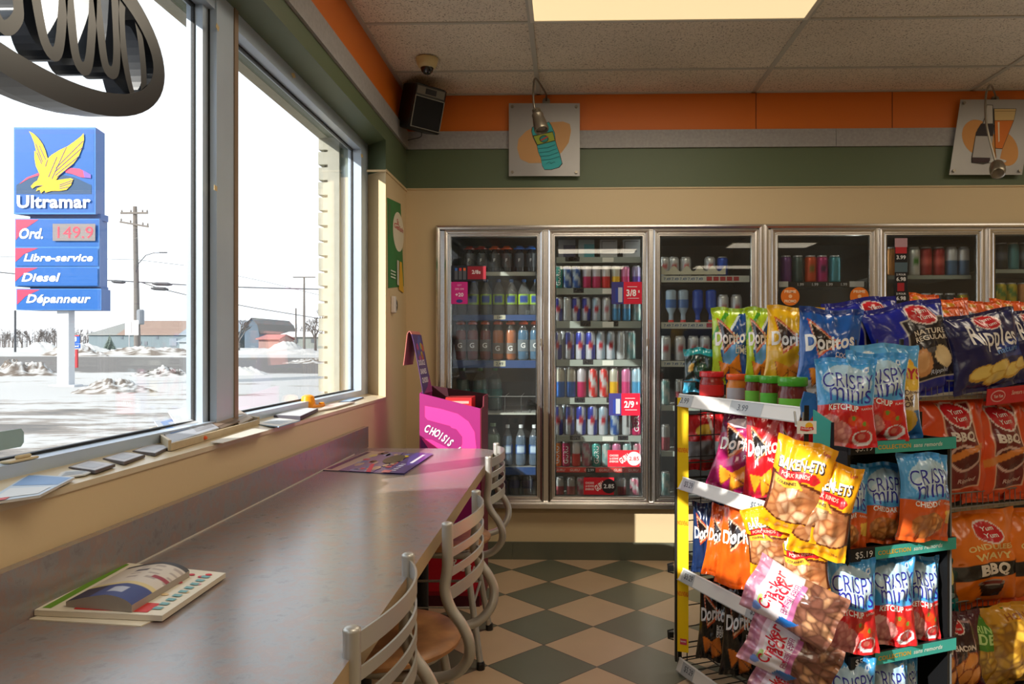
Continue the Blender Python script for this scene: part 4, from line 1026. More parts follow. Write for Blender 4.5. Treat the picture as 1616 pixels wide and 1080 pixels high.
def guru(dark):
    def d(f, W_, H_):
        for k, s_ in enumerate(('CHOISIS', 'LA BONNE', 'ENERGIE')): f.text(s_, W_*.2, H_*(.68-.18*k), H_*.12, (245, 225, 225), bold=.02, wmax=W_*.28, up=False)
        f.k += 1; f.text('GURU', W_*.53, H_*.5, H_*.36, (250, 240, 240), bold=.03, shear=.2, ang=.6, wmax=W_*.34)
        f.ell(W_*.83, H_*.5, H_*.42, H_*.42, dark); f.text('2.85', W_*.83, H_*.5, H_*.24, (225, 40, 60) if dark[0] > 200 else (235, 235, 235), wmax=H_*.6)
    return d
sticker('drink_sticker', 959, 1009, 711, 737, 'red sticker with a white price disc, low on the second cooler door', guru((240, 236, 236)), (222, 34, 52))
sticker('drink_sticker', 921, 969, 754, 781, 'red sticker with a dark price disc, at the bottom of the second cooler door', guru((40, 30, 36)), (206, 30, 48))
def p28(f, W_, H_):
    f.rect(0, 0, W_*.47, H_, (26, 30, 44)); f.rect(W_*.47, H_*.12, W_, H_*.94, (150, 26, 44)); f.text('2/8s', W_*.72, H_*.58, H_*.24, (235, 225, 225), bold=.03)
    for k, c in enumerate(((60, 110, 190), (200, 60, 60), (230, 110, 50))): f.rect(W_*(.1+.12*k), H_*.1, W_*(.19+.12*k), H_*.66, (90, 92, 100), up=False); f.rect(W_*(.11+.12*k), H_*.66, W_*(.18+.12*k), H_*.84, c, up=False)
sticker('price_sign', 712, 767, 419, 444, 'black and dark red 2/8$ promotion sign on the first cooler door', p28, (34, 30, 36))
def p20(f, W_, H_):
    f.text('+20', W_*.5, H_*.42, H_*.17, (250, 225, 240), bold=.03, up=False); f.text('GET', W_*.5, H_*.85, H_*.08, (240, 160, 210), up=False); f.text('20% ON', W_*.5, H_*.68, H_*.08, (240, 190, 220), up=False); f.ell(W_*.5, H_*.13, W_*.2, H_*.08, (50, 60, 140))
sticker('price_tag', 712, 738, 445, 480, 'bright pink promotional tag just under the black promotion sign', p20, (214, 40, 140))
def prom(f, W_, H_):
    f.ell(W_/2, H_/2, W_*.5, H_*.5, (222, 116, 30), n=32); f.text('PRIME', W_*.5, H_*.76, H_*.15, (250, 225, 190), bold=.02, wmax=W_*.62); f.text('PROMO', W_*.5, H_*.24, H_*.15, (250, 225, 190), bold=.02, wmax=W_*.62); f.ell(W_*.5, H_*.5, W_*.1, H_*.1, (240, 190, 140))
for (u, v, lab) in ((1247, 468, 'round orange promo tag at the left of the fourth cooler door'), (1356, 468, 'round orange promo tag at the right of the fourth cooler door')):
    a = P(u, v, y=YF); m = MB(); r = 14.5*YF/F
    m.slab([(r*math.cos(2*PI*k/32), 0, r*math.sin(2*PI*k/32)) for k in range(32)], (0, .002, 0), col=L((222, 116, 30)))
    f_ = Flat(m, (-r, 0, -r), (1, 0, 0), (0, 0, 1), .0008); prom(f_, 2*r, 2*r)
    tag(m.build('promo_tag', PRINT, None, loc=(a.x, YF-.001, a.z)), lab, 'sign', 'round promo tags')
def strip5(f, W_, H_):
    f.rect(0, H_*.86, W_, H_, (190, 150, 160), up=False); f.rect(W_*.05, H_*.76, W_*.95, H_*.86, (190, 40, 50), up=False)
    f.text('3.99', W_*.5, H_*.70, H_*.06, (235, 235, 235), bold=.02, up=False)
    f.rect(0, H_*.47, W_, H_*.62, (80, 100, 110), up=False)
    f.text('2 POUR', W_*.5, H_*.43, H_*.03, (225, 225, 225), up=False); f.text('6.98', W_*.5, H_*.36, H_*.06, (235, 235, 235), bold=.02, up=False)
    f.rect(W_*.2, H_*.17, W_*.75, H_*.30, (170, 36, 44), up=False); f.text('2 POUR', W_*.5, H_*.13, H_*.03, (225, 225, 225), up=False); f.text('6.98', W_*.5, H_*.06, H_*.06, (235, 235, 235), bold=.02, up=False)
sticker('price_sign', 1412, 1432, 376, 477, 'tall black strip of prices hanging on the fifth cooler door', strip5, (22, 22, 26))

# ================================================================== WALL DECOR, CEILING FITTINGS
brush = mat('brushed_steel_plate', (170, 168, 166), .42, metal=.35, vary=(3, .3, (150, 148, 146)))
lampm = mat('lamp_metal', (140, 132, 118), .35, metal=.8)
def plate(label, corners, y, draw):
    t = thing('wall_sign', label, 'sign', (0, 0, 0)); a = [P(u, v, y=y) for u, v in corners]
    m = MB(); m.slab(a, (0, .004, 0)); m.build('plate', brush, t)
    c = sum(a, Vector())/4
    for k, p in enumerate(a):
        q = p+(c-p)*.10; m = MB(); m.lathe([(.008, 0), (.008, .008), (.005, .011)], (q.x, y-.011, q.z), 10, axis='y'); m.lathe([(.006, 0), (.006, BY-y)], (q.x, y+.004, q.z), 8, axis='y'); m.build('standoff_bolt', lampm, t)
    m = MB(); f_ = Flat(m, (a[3].x, y, a[3].z), (1, 0, 0), (0, 0, 1), .0006); draw(f_); m.build('artwork', PRINT, t); return t
sc = YF/F*.3055     # metres per pixel of the zoomed crop of the plates
yp = 4.31
def art1(f):
    q = lambda x, y: ((x-1060)*.3055*yp/F, (912-y)*.3055*yp/F)
    f.poly([q(*p) for p in ((1103, 770), (1110, 720), (1150, 680), (1200, 655), (1280, 635), (1340, 632), (1375, 645), (1382, 680), (1370, 740), (1335, 790), (1290, 825), (1230, 845), (1165, 846), (1120, 825))], (206, 158, 104))
    out = [(1180, 660), (1200, 650), (1250, 640), (1268, 632), (1280, 650), (1298, 690), (1302, 730), (1310, 760), (1325, 800), (1338, 850), (1322, 870), (1280, 882), (1245, 882), (1232, 860), (1225, 820), (1212, 790), (1205, 755), (1185, 715), (1176, 680)]
    f.poly([q(*p) for p in out], (34, 36, 34)); c = (1253, 765)
    f.poly([q(c[0]+(p[0]-c[0])*.955, c[1]+(p[1]-c[1])*.975) for p in out], (52, 172, 178))
    f.poly([q(*p) for p in ((1184, 704), (1288, 682), (1302, 732), (1206, 756))], (36, 40, 30)); f.poly([q(*p) for p in ((1188, 708), (1286, 687), (1298, 729), (1208, 751))], (158, 176, 56))
    x, y_ = q(1242, 722); f.ell(x, y_, .026, .021, (40, 46, 40)); f.ell(x, y_, .022, .017, (46, 140, 130)); f.line([q(1225, 730), q(1262, 710)], .008, (190, 60, 60))
    for k in range(4): f.line([q(1212+6*k, 772+20*k), q(1260+5*k, 768+20*k), q(1300+8*k, 752+20*k)], .002, (20, 90, 100), up=False)
    f.line([q(1255, 850), q(1270, 840), (q(1280, 850)), q(1295, 840), q(1300, 846)], .0016, (20, 80, 90))
plate('square steel wall sign with a blue water bottle drawing', [(803, 163), (915, 163), (915, 278), (803, 278)], yp, art1)
def art2(f):
    q = lambda x, y: ((x-62)*.1575*yp/F, (915-y)*.1575*yp/F)
    f.ell(*q(345, 550), .085, .105, (214, 152, 84), ang=.5, n=30); f.ell(*q(600, 660), .07, .10, (214, 152, 84), ang=.4, n=30)
    f.poly([q(*p) for p in ((425, 225), (487, 228), (490, 420), (498, 430), (460, 740), (455, 800), (390, 816), (280, 800), (275, 760), (320, 500), (385, 405), (415, 320))], (70, 66, 62)); f.poly([q(*p) for p in ((428, 232), (482, 234), (484, 412), (392, 412), (418, 330))], (196, 194, 190))
    f.poly([q(*p) for p in ((370, 412), (488, 416), (496, 440), (485, 535), (318, 532), (335, 470))], (46, 36, 40)); f.poly([q(*p) for p in ((318, 535), (486, 538), (458, 750), (285, 745))], (180, 178, 178)); f.poly([q(*p) for p in ((285, 750), (456, 755), (452, 796), (278, 796))], (60, 36, 40))
    f.poly([q(*p) for p in ((490, 265), (712, 268), (690, 380), (575, 665), (505, 660), (495, 380))], (60, 54, 46)); f.poly([q(*p) for p in ((496, 270), (706, 272), (686, 382), (500, 382))], (214, 186, 130)); f.poly([q(*p) for p in ((500, 386), (682, 386), (572, 660), (506, 656))], (222, 120, 34))
    f.poly([q(*p) for p in ((528, 400), (545, 400), (546, 590), (534, 600))], (240, 220, 190)); f.poly([q(*p) for p in ((505, 665), (570, 668), (548, 760), (615, 780), (600, 800), (440, 798), (460, 770), (515, 750))], (196, 196, 196))
    f.line([q(496, 292), q(700, 294)], .002, (120, 90, 50))
plate('slanted steel wall sign with a beer bottle and glass drawing', [(1516, 157), (1632, 157), (1613, 276), (1498, 276)], yp, art2)
def smooth_path(pts, n=6):
    out = []; p = [Vector(q) for q in pts]; p = [p[0]]+p+[p[-1]]
    for i in range(1, len(p)-2):
        for k in range(n):
            t = k/n; a, b, c, d = p[i-1], p[i], p[i+1], p[i+2]
            out.append(.5*((2*b)+(c-a)*t+(2*a-5*b+4*c-d)*t*t+(3*b-a-3*c+d)*t**3))
    out.append(p[-2]); return out
t = thing('gooseneck_lamp', 'gooseneck lamp arching over the water bottle wall sign', 'lamp', tuple(P(862, 159, y=BY-.002)), group='gooseneck sign lamps')
m = MB(); m.tube(smooth_path([P(862, 160, y=BY), P(862, 150, y=4.28), P(857, 140, y=4.18), P(845, 124, y=4.0), P(842, 138, y=3.92), P(842, 160, y=3.9), P(845, 176, y=3.9)]), .0055, 8); m.build('arm', lampm, t, smooth=60)
def headm(a, b, prof_):
    a, b = Vector(a), Vector(b); d = (b-a); ln = d.length; R = d.to_track_quat('Z', 'Y').to_matrix().to_4x4(); R.translation = a
    m = MB(); m.lathe([(r, z*ln) for r, z in prof_], n=20); m.v = [tuple(R @ Vector(p)) for p in m.v]; return m
hm = headm(P(846, 173, y=3.9), P(855, 206, y=3.86), [(.014, 0), (.022, .02), (.022, .12), (.018, .14), (.026, .2), (.030, .25), (.03, .32), (.028, .34), (.034, .6), (.038, .95), (.036, 1), (.03, .98), (.028, .9)])
hm.build('lamp_head', lampm, t, smooth=50)
m = MB(); m.lathe([(.022, 0), (.022, .008)], tuple(P(862, 160, y=BY-.01)), 14, axis='y'); m.build('wall_mount', lampm, t)
t = thing('gooseneck_lamp', 'gooseneck lamp hanging across the beer glass wall sign', 'lamp', tuple(P(1571, 157, y=BY-.002)), group='gooseneck sign lamps')
m = MB(); m.tube(smooth_path([P(1571, 157, y=BY), P(1570, 148, y=4.26), P(1563, 134, y=4.1), P(1556, 150, y=3.98), P(1556, 190, y=3.94), P(1563, 225, y=3.92), P(1573, 262, y=3.9)]), .0055, 8); m.build('arm', lampm, t, smooth=60)
hm = headm(P(1573, 258, y=3.92), P(1575, 274, y=3.82), [(.012, 0), (.02, .05), (.02, .15), (.033, .25), (.036, .45), (.036, .7), (.033, .95), (.026, 1.0), (.02, .97)]); hm.build('lamp_head', lampm, t, smooth=50)
m = MB(); m.lathe([(.022, 0), (.022, .008)], tuple(P(1571, 157, y=BY-.01)), 14, axis='y'); m.build('wall_mount', lampm, t)
# dome camera
c = P(674, 93, z=CZ-.006); t = thing('security_camera', 'small dome camera with a cream housing on the ceiling', 'camera', tuple(c))
m = MB(); m.lathe([(.030, -.048), (.042, -.043), (.050, -.028), (.056, -.004), (.056, 0)], n=28); m.build('housing', mat('cream_plastic', (206, 190, 140), .4), t, smooth=60, loc=(0, 0, 0))
m = MB(); m.lathe([(.002, -.078), (.017, -.074), (.028, -.062), (.033, -.047), (.033, -.04)], n=24); m.build('dome', mat('dark_dome', (10, 12, 24), .08, spec=.8), t, smooth=60, loc=(0, 0, 0))
# loudspeaker in the corner
c = P(665, 172, y=4.12); t = thing('loudspeaker', 'black loudspeaker tilted down in the corner above the window', 'speaker', tuple(c))
R = Matrix.Rotation(math.radians(33), 4, 'Z') @ Matrix.Rotation(math.radians(15), 4, 'X') @ Matrix.Rotation(math.radians(5), 4, 'Y')
w_, h_, d_ = .092, .118, .095
m = MB(); m.box((-w_, -d_, -h_), (w_, d_, h_), M=R, bev=.01); m.build('cabinet', blackp, t, loc=(0, 0, 0))
m = MB(); m.box((-w_+.01, -d_-.008, -h_+.012), (w_-.01, -d_, h_-.065), M=R, bev=.004); g = m.build('grille', mat('speaker_cloth', (14, 14, 15), .9), t, loc=(0, 0, 0))
m = MB(); m.picture(-w_+.008, w_-.008, -h_+.010, h_-.063, -d_, [(0, 0), (0, .010), (.004, .010), (.004, 0)]); m.v = [tuple(R @ Vector(p)) for p in m.v]; m.build('grille_trim', mat('dull_silver', (120, 120, 114), .4, metal=.6), t, loc=(0, 0, 0))
m = MB(); m.box((-w_+.014, -d_-.003, h_-.052), (w_-.014, -d_, h_-.012), M=R, col=L((110, 106, 96))); m.box((-.03, -d_-.006, h_-.046), (.03, -d_-.002, h_-.018), M=R, col=L((24, 24, 26))); m.build('badge_plate', PRINT, t, loc=(0, 0, 0))
m = MB(); m.bar((0, .05, -.02), (-.03, .2, .02), .03, .05); m.box((-.07, .2, -.05), (.02, .225, .06)); m.build('wall_bracket', black, t, loc=(0, 0, 0))
m = MB(); m.tube(smooth_path([P(665, 208, y=4.2), P(664, 216, y=4.24), P(650, 220, y=4.3), P(641, 222, y=4.325)]), .0022, 6); tag(m.build('speaker_wire', black, None), 'thin black wire hanging under the corner loudspeaker', 'wire')
# green cartoon poster and round sticker on the left wall end
def lw(u, v): return P(u, v, x=WX+.001)
a = [lw(612.5, 455), lw(637, 452), lw(632, 322), lw(611, 312)]
m = MB(); m.slab(a, (.0015, 0, 0), col=L((44, 120, 62)))
y0, y1 = a[0].y, a[1].y; zz0, zz1 = a[0].z, a[3].z
f_ = Flat(m, (WX+.0025, y0, zz0), (0, 1, 0), (0, 0, 1), .0006); Wp, Hp = y1-y0, zz1-zz0
f_.rect(0, Hp*.6, Wp*.12, Hp*.95, (70, 104, 66)); f_.ell(Wp*.62, Hp*.70, Wp*.36, Hp*.23, (226, 218, 196), n=30); f_.text('Sla', Wp*.56, Hp*.81, Hp*.07, (200, 60, 70), bold=.01, shear=.2); f_.text('Gelish', Wp*.62, Hp*.75, Hp*.06, (200, 60, 70), bold=.01, shear=.2, wmax=Wp*.6)
f_.poly([(Wp*.62, Hp*.02), (Wp*.95, Hp*.0), (Wp*.82, Hp*.36), (Wp*.68, Hp*.36)], (228, 178, 50)); f_.rect(Wp*.5, Hp*.07, Wp*.62, Hp*.36, (206, 206, 190))
for k in range(3): f_.rect(Wp*.1, Hp*(.13+.035*k), Wp*.4, Hp*(.145+.035*k), (210, 224, 206), up=False)
tag(m.build('wall_poster', PRINT, None), 'narrow green poster with a cream balloon shape beside the window', 'poster')
q = lw(619, 481); t = thing('wall_dispenser', 'small white wall device with a dark round red-edged sticker under the green poster', 'wall device', tuple(q))
m = MB(); dz = 13*q.y/F; m.box((0, -.035, -dz), (.022, .005, dz), bev=.004); m.build('holder', mat('white_plastic', (216, 214, 208), .35), t, loc=(0, 0, 0))
m = MB(); m.slab([(.003, .035+.055*math.cos(a_), dz*.95*math.sin(a_)) for a_ in [k*2*PI/28 for k in range(28)]], (.002, 0, 0), col=L((186, 40, 50)))
m.slab([(.0052, .047+.052*math.cos(a_), .8*dz*math.sin(a_)) for a_ in [k*2*PI/28 for k in range(28)]], (.002, 0, 0), col=L((40, 34, 42))); f_ = Flat(m, (.0074, .0, -dz), (0, 1, 0), (0, 0, 1), .0005); f_.text('menu', .05, dz, dz*.35, (190, 186, 190), bold=.01, wmax=.06); m.build('sticker', PRINT, t, loc=(0, 0, 0))

# ================================================================== COUNTER, WINDOW SILL, STOOLS
def lam_mat():
    m = bpy.data.materials.new('marbled_laminate'); m.use_nodes = True; N = m.node_tree.nodes; K = m.node_tree.links; b = N['Principled BSDF']
    g = N.new('ShaderNodeNewGeometry'); nz = N.new('ShaderNodeTexNoise'); nz.inputs['Scale'].default_value = 26; nz.inputs['Detail'].default_value = 9; nz.inputs['Roughness'].default_value = .7; nz.inputs['Distortion'].default_value = .2
    K.new(g.outputs['Position'], nz.inputs['Vector']); rp = N.new('ShaderNodeValToRGB'); e = rp.color_ramp.elements
    e[0].position = .30; e[0].color = (*L((112, 104, 104)), 1); e[1].position = .74; e[1].color = (*L((148, 128, 120)), 1)
    q = e.new(.45); q.color = (*L((130, 126, 128)), 1); q = e.new(.58); q.color = (*L((138, 118, 112)), 1)
    K.new(nz.outputs[0], rp.inputs[0]); K.new(rp.outputs[0], b.inputs['Base Color']); b.inputs['Roughness'].default_value = .27; b.inputs['Specular IOR Level'].default_value = .9; b.inputs['Coat Weight'].default_value = .35; b.inputs['Coat Roughness'].default_value = .2
    n2 = N.new('ShaderNodeTexNoise'); n2.inputs['Scale'].default_value = 300; K.new(g.outputs['Position'], n2.inputs['Vector'])
    bp = N.new('ShaderNodeBump'); bp.inputs['Strength'].default_value = .12; bp.inputs['Distance'].default_value = .001; K.new(n2.outputs[0], bp.inputs['Height']); K.new(bp.outputs[0], b.inputs['Normal'])
    return m
lam = lam_mat(); TZ = .76; TX = -.318
t = thing('window_counter', 'long marbled laminate counter with a backsplash under the window', 'counter', (WX, 1.5, 0))
m = MB(); yE = 3.40; rr = .10
poly = [(WX+.002, -1.2, TZ-.038), (TX, -1.2, TZ-.038), (TX, yE-rr, TZ-.038)]+[(TX-rr+rr*math.cos(a), yE-rr+rr*math.sin(a), TZ-.038) for a in [k*PI/16 for k in range(1, 8)]]+[(TX-rr, yE, TZ-.038), (WX+.002, yE, TZ-.038)]
m.slab(poly, (0, 0, .038), 1, mcap=0); m.build('worktop', [lam, mat('edge_band', (176, 150, 112), .4)], t)
m = MB(); m.box((WX+.001, -1.2, TZ), (WX+.022, 3.43, TZ+.095)); m.build('backsplash', lam, t)
m = MB(); m.box((WX+.0221, 1.45, TZ), (WX+.024, 3.2, TZ+.003)); m.build('caulk_line', mat('caulk', (206, 200, 190), .5), t)
for y in (-.6, .9, 2.3, 3.25):
    m = MB(); m.tube([(-.62, y, 0), (-.62, y, TZ-.038)], .025, 14); m.lathe([(.17, 0), (.17, .012), (.03, .02)], (-.62, y, 0), 20); m.build('leg', black, t, smooth=50)
# ---- things lying on the counter
def onz(u, v, z=TZ): return P(u, v, z=z)
def sheet(nm, label, px, z, th, base, draw=None, cat='magazine', group=None, mt=PRINT, lift=None):
    """px: near-left, near-right, far-right, far-left corners in the photo"""
    a = [P(u, v, z=z) for u, v in px]; o = a[0].copy(); ux = (a[1]-a[0]); uy = (a[3]-a[0])
    m = MB(); m.slab([p-o for p in a], (0, 0, th), col=L(base))
    if draw:
        class Q(Flat):
            def put(s, v, f, col, up=True):
                def bl(p):
                    x, y = p[0], p[1]; return (a[0]*(1-x)*(1-y)+a[1]*x*(1-y)+a[2]*x*y+a[3]*(1-x)*y)-o+Vector((0, 0, th+s.eps*s.k))
                s.mb.add([bl(p) for p in v], f, 0, L(col)); s.k += up
        draw(Q(m, (0, 0, 0), (1, 0, 0), (0, 1, 0), .0004))
    ob = m.build(nm, mt, None, loc=o); return tag(ob, label, cat, group)
def flyer(f):
    f.rect(.0, .0, 1, 1, (226, 218, 200)); f.rect(.03, .04, .10, .97, (104, 150, 40))
    f.rect(.28, .04, .86, .22, (206, 62, 60)); rnd = random.Random(2)
    for k in range(16): f.ell(rnd.uniform(.3, .92), rnd.uniform(.1, .95), .03, .025, rnd.choice([(206, 50, 60), (236, 180, 180), (200, 60, 80), (230, 200, 150)]), up=False, n=10)
    f.k += 1
    for k in range(9): f.rect(.86, .1+k*.09, .93, .15+k*.09, (120, 170, 176), up=False)
    f.k += 1
    for k in range(6): f.text('2.99', .5+.06*(k % 3), .12+.13*k, .04, (250, 240, 230) if k == 0 else (190, 40, 50), up=False)
sheet('flyer_sheet', 'plain cream paper sheet sticking out under the grocery flyer on the counter', [(46, 979), (222, 990), (262, 972), (90, 962)], TZ, .002, (222, 212, 190), cat='paper')
sheet('grocery_flyer', 'red, white and green grocery flyer lying open under the folded newspaper', [(54, 972), (256, 981), (356, 912), (192, 895)], TZ+.003, .009, (214, 204, 186), flyer, 'flyer')
# folded newspaper: a rounded fold towards the viewer
def folded():
    a = [P(u, v, z=TZ+.013) for u, v in ((104, 958), (208, 967), (299, 911), (204, 903))]; o = a[0].copy()
    m = MB(); n = 14; nv = 8
    def S_(U, V, top):
        pts = []
        for x, y in zip(U, V):
            base = a[0]*(1-x)*(1-y)+a[1]*x*(1-y)+a[2]*x*y+a[3]*(1-x)*y-o
            h = .024*(math.sqrt(max(0, 1-((x-.62)/.42)**2)) if x > .62 else 1-.72*((.62-x)/.62)**1.3)
            pts.append((base.x, base.y, h+.002 if top else .0))
        return np.array(pts)
    def cf(U, V):
        c = np.tile(arr(L((206, 196, 186))), (len(U), 1))
        c[V < .33] = L((62, 74, 128)); c[(V < .33) & (U < .35)] = L((50, 46, 70))
        c[(V > .33) & (V < .40)] = L((208, 190, 140)); c[V > .93] = L((70, 70, 76))
        k = (np.sin(V*60) > .3) & (V > .45) & (V < .9) & (U > .35) & (np.sin(U*22+V*7) > -.2); c[k] = L((168, 156, 150))
        c[(V > .72) & (V < .80) & (U > .35) & (U < .55)] = L((90, 86, 96)); c[(V > .55) & (V < .62) & (U > .75)] = L((150, 60, 76))
        c[(V > .1) & (V < .24) & (U > .5) & (U < .75)] = L((176, 182, 200))
        return c
    m.grid(lambda U, V: S_(U, V, True), 48, 60, colf=cf)
    # edges: side walls down to the paper below
    for vv, flip in ((0, False), (1, True)):
        m.grid(lambda U, V, vv=vv: np.array([S_([u], [vv], True)[0] if q > .5 else S_([u], [vv], False)[0] for u, q in zip(U, V)]), 30, 1, colf=lambda U, V: np.tile(arr(L((150, 140, 130))), (len(U), 1)), flip=flip)
    for uu, flip in ((0, True), (1, False)):
        m.grid(lambda U, V, uu=uu: np.array([S_([uu], [u], True)[0] if q > .5 else S_([uu], [u], False)[0] for u, q in zip(U, V)]), 6, 1, colf=lambda U, V: np.tile(arr(L((160, 150, 140))), (len(U), 1)), flip=flip)
    tag(m.build('folded_newspaper', PRINT, None, loc=o), 'folded newspaper with a blue lower panel lying on top of the grocery flyer', 'newspaper')
folded()
def posterd(f):
    f.rect(0, 0, 1, 1, (92, 80, 150)); f.rect(0, 0, .34, 1, (196, 176, 160)); f.rect(.02, .05, .09, .95, (90, 66, 90))
    f.poly([(.20, .0), (.62, .0), (.56, 1), (.28, 1)], (130, 110, 150))
    rnd = random.Random(9)
    for k in range(34): f.ell(rnd.uniform(.22, .72), rnd.uniform(.05, .95), rnd.uniform(.02, .06), rnd.uniform(.04, .1), rnd.choice([(190, 160, 140), (66, 70, 140), (200, 80, 100), (150, 150, 190), (96, 84, 70), (206, 190, 120), (120, 130, 180)]), up=False, n=9)
    f.k += 1; f.poly([(.42, .35), (.47, .35), (.60, .0), (.54, .0)], (206, 50, 90)); f.ell(.68, .78, .05, .05, (236, 200, 50), n=12)
    f.ell(.60, .62, .12, .22, (84, 78, 70), n=16); f.poly([(.74, 0), (1, 0), (1, 1), (.74, 1)], (72, 60, 140))
    for k in range(5): f.rect(.80, .08+.07*k, .86, .12+.07*k, (200, 196, 220), up=False)
    f.rect(.88, .45, .92, .9, (236, 230, 240), up=False); f.rect(.72, .0, .82, .1, (210, 110, 130))
sheet('placemat_poster', 'purple illustrated poster sheet at the far end of the counter', [(508, 743), (638, 750), (684, 718), (580, 713)], TZ, .002, (70, 60, 100), posterd, 'poster', mt=GLOSS)

# ---- things on the sill
SZ = .966
def blue_d(f): f.rect(0, 0, 1, 1, (190, 204, 220)); f.rect(.05, .55, .95, .95, (120, 156, 204)); f.rect(.1, .1, .9, .45, (214, 218, 222)); f.rect(.0, .0, .4, .1, (190, 60, 60))
def pap_d(f): f.rect(0, 0, 1, 1, (216, 212, 206)); f.rect(.1, .2, .9, .8, (200, 204, 208)); [f.rect(.15, .25+.12*k, .8, .29+.12*k, (150, 160, 172), up=False) for k in range(4)]
sheet('brochure', 'blue and white brochure lying at the near left end of the sill', [(-30, 800), (62, 786), (118, 757), (45, 752)], SZ, .004, (206, 206, 206), blue_d, 'brochure')
sheet('leaflet', 'pale blue leaflet on the sill, tucked behind the near brochure', [(86, 758), (134, 751), (156, 742), (100, 744)], SZ, .002, (206, 214, 220), pap_d, 'leaflet')
for k, (px, lab) in enumerate((([(108, 742), (150, 748), (182, 737), (140, 731)], 'nearest of three flat dark-edged white squares on the sill'), ([(162, 728), (196, 734), (229, 722), (194, 717)], 'middle of three flat dark-edged white squares on the sill'), ([(209, 716), (245, 720), (270, 708), (236, 704)], 'flat dark-edged white square on the sill touching the wooden tray'))):
    o = sheet('coaster', lab, px, SZ, .006, (92, 84, 84), lambda f: (f.rect(.04, .04, .96, .96, (196, 194, 198)), f.rect(.2, .2, .8, .75, (176, 178, 186))), 'coaster', 'square coasters on the sill')
# wooden tray with magazines
def tray():
    a = [P(u, v, z=SZ) for u, v in ((268, 712), (408, 671), (352, 662), (238, 690))]
    o = a[0].copy(); t = thing('literature_tray', 'low wooden tray full of magazines on the sill at the window post', 'tray', tuple(o))
    wood = mat('tray_wood', (196, 178, 146), .5, vary=(30, .3, (176, 158, 128)))
    m = MB(); m.slab([p-o for p in a], (0, 0, .006)); m.build('base', wood, t, loc=(0, 0, 0))
    for k in range(4):
        p, q = a[k]-o, a[(k+1) % 4]-o; m = MB(); h = .018 if k in (0, ) else .026; m.bar(p+Vector((0, 0, h/2)), q+Vector((0, 0, h/2)), .007, h); m.build('side', wood, t, loc=(0, 0, 0))
    def bl(x, y, z=0): return a[0]*(1-x)*(1-y)+a[1]*x*(1-y)+a[2]*x*y+a[3]*(1-x)*y+Vector((0, 0, z))
    items = [(.03, .52, .1, .95, .010, (176, 180, 190), 'grey and blue magazine in the tray, nearest the viewer', [(.1, .3, .5, .9, (110, 140, 190)), (.55, .1, .95, .6, (150, 150, 156))]), (.20, .50, .35, 1.0, .03, (226, 226, 226), 'white folded leaflet lying across the magazines in the tray', [(.1, .1, .9, .4, (200, 206, 212))]), (.50, .78, .1, .95, .022, (120, 104, 92), 'brown picture magazine standing tilted in the middle of the tray', [(.1, .1, .9, .9, (150, 130, 116)), (.3, .3, .7, .7, (96, 84, 80))]), (.78, .97, .1, .95, .026, (176, 162, 148), 'beige newspaper tilted at the far end of the tray', [(.1, .1, .9, .3, (150, 140, 130)), (.1, .5, .9, .9, (160, 150, 142))])]
    for x0, x1, y0, y1, dz, c, lab, rects in items:
        tl = .05 if dz > .015 else .03; dz += .02
        pts = [bl(x0, y0, .010), bl(x1, y0, .010+tl*.2), bl(x1, y1, .012+tl), bl(x0, y1, .010+dz)]
        oo = pts[0].copy(); m = MB(); m.slab([p-oo for p in pts], (0, 0, .004), col=L(c))
        for (rx0, ry0, rx1, ry1, rc) in rects:
            def b2(x, y): return pts[0]*(1-x)*(1-y)+pts[1]*x*(1-y)+pts[2]*x*y+pts[3]*(1-x)*y-oo+Vector((0, 0, .0047))
            m.add([b2(rx0, ry0), b2(rx1, ry0), b2(rx1, ry1), b2(rx0, ry1)], [(0, 1, 2, 3)], 0, L(rc))
        tag(m.build('magazine', PRINT, None, loc=oo), lab, 'magazine')
    q = P(322, 694, z=SZ+.004); m = MB(); m.lathe([(.004, 0), (.009, .002), (.009, .006), (.004, .01)], (0, 0, 0), 10, col=L((220, 90, 40))); tag(m.build('orange_cap', PRINT, None, loc=q), 'tiny orange cap on the sill in front of the wooden tray', 'cap')
tray()
sheet('envelope', 'long white envelope lying on the sill before the wooden tray', [(332, 699), (352, 700), (424, 680), (398, 677)], SZ, .002, (212, 206, 196), None, 'envelope')
sheet('leaflet', 'blue and white leaflet on the sill just past the wooden tray', [(404, 671), (440, 675), (474, 665), (434, 661)], SZ, .003, (150, 180, 212), pap_d, 'leaflet')
sheet('notebook', 'dark notebook with a white cover sheet on the sill', [(432, 661), (474, 663), (502, 650), (466, 647)], SZ, .012, (70, 66, 76), lambda f: f.rect(.03, .03, .97, .97, (196, 196, 200)), 'notebook')
q = P(486, 645, z=SZ)
t = thing('toy_digger', 'small bright yellow-orange plastic toy on the sill', 'toy', tuple(q)); tm = mat('toy_orange', (240, 150, 10), .3)
m = MB(); m.lathe([(.028, .0), (.032, .01), (.028, .03), (.024, .05), (.012, .056)], n=14); m.build('body', tm, t, smooth=50, loc=(0, 0, 0))
m = MB(); m.slab([(-.02, -.11, 0), (.0, -.11, 0), (.006, -.02, 0), (-.02, -.01, 0)], (0, 0, .009)); m.build('front_arm', tm, t, loc=(0, 0, 0))
m = MB(); m.slab([(.0, .02, 0), (.03, .0, 0), (.045, .08, 0), (.02, .09, 0)], (0, 0, .012)); m.lathe([(.012, 0), (.012, .018), (.008, .02)], (.03, .08, 0), 10); m.build('rear_arm', tm, t, loc=(0, 0, 0))
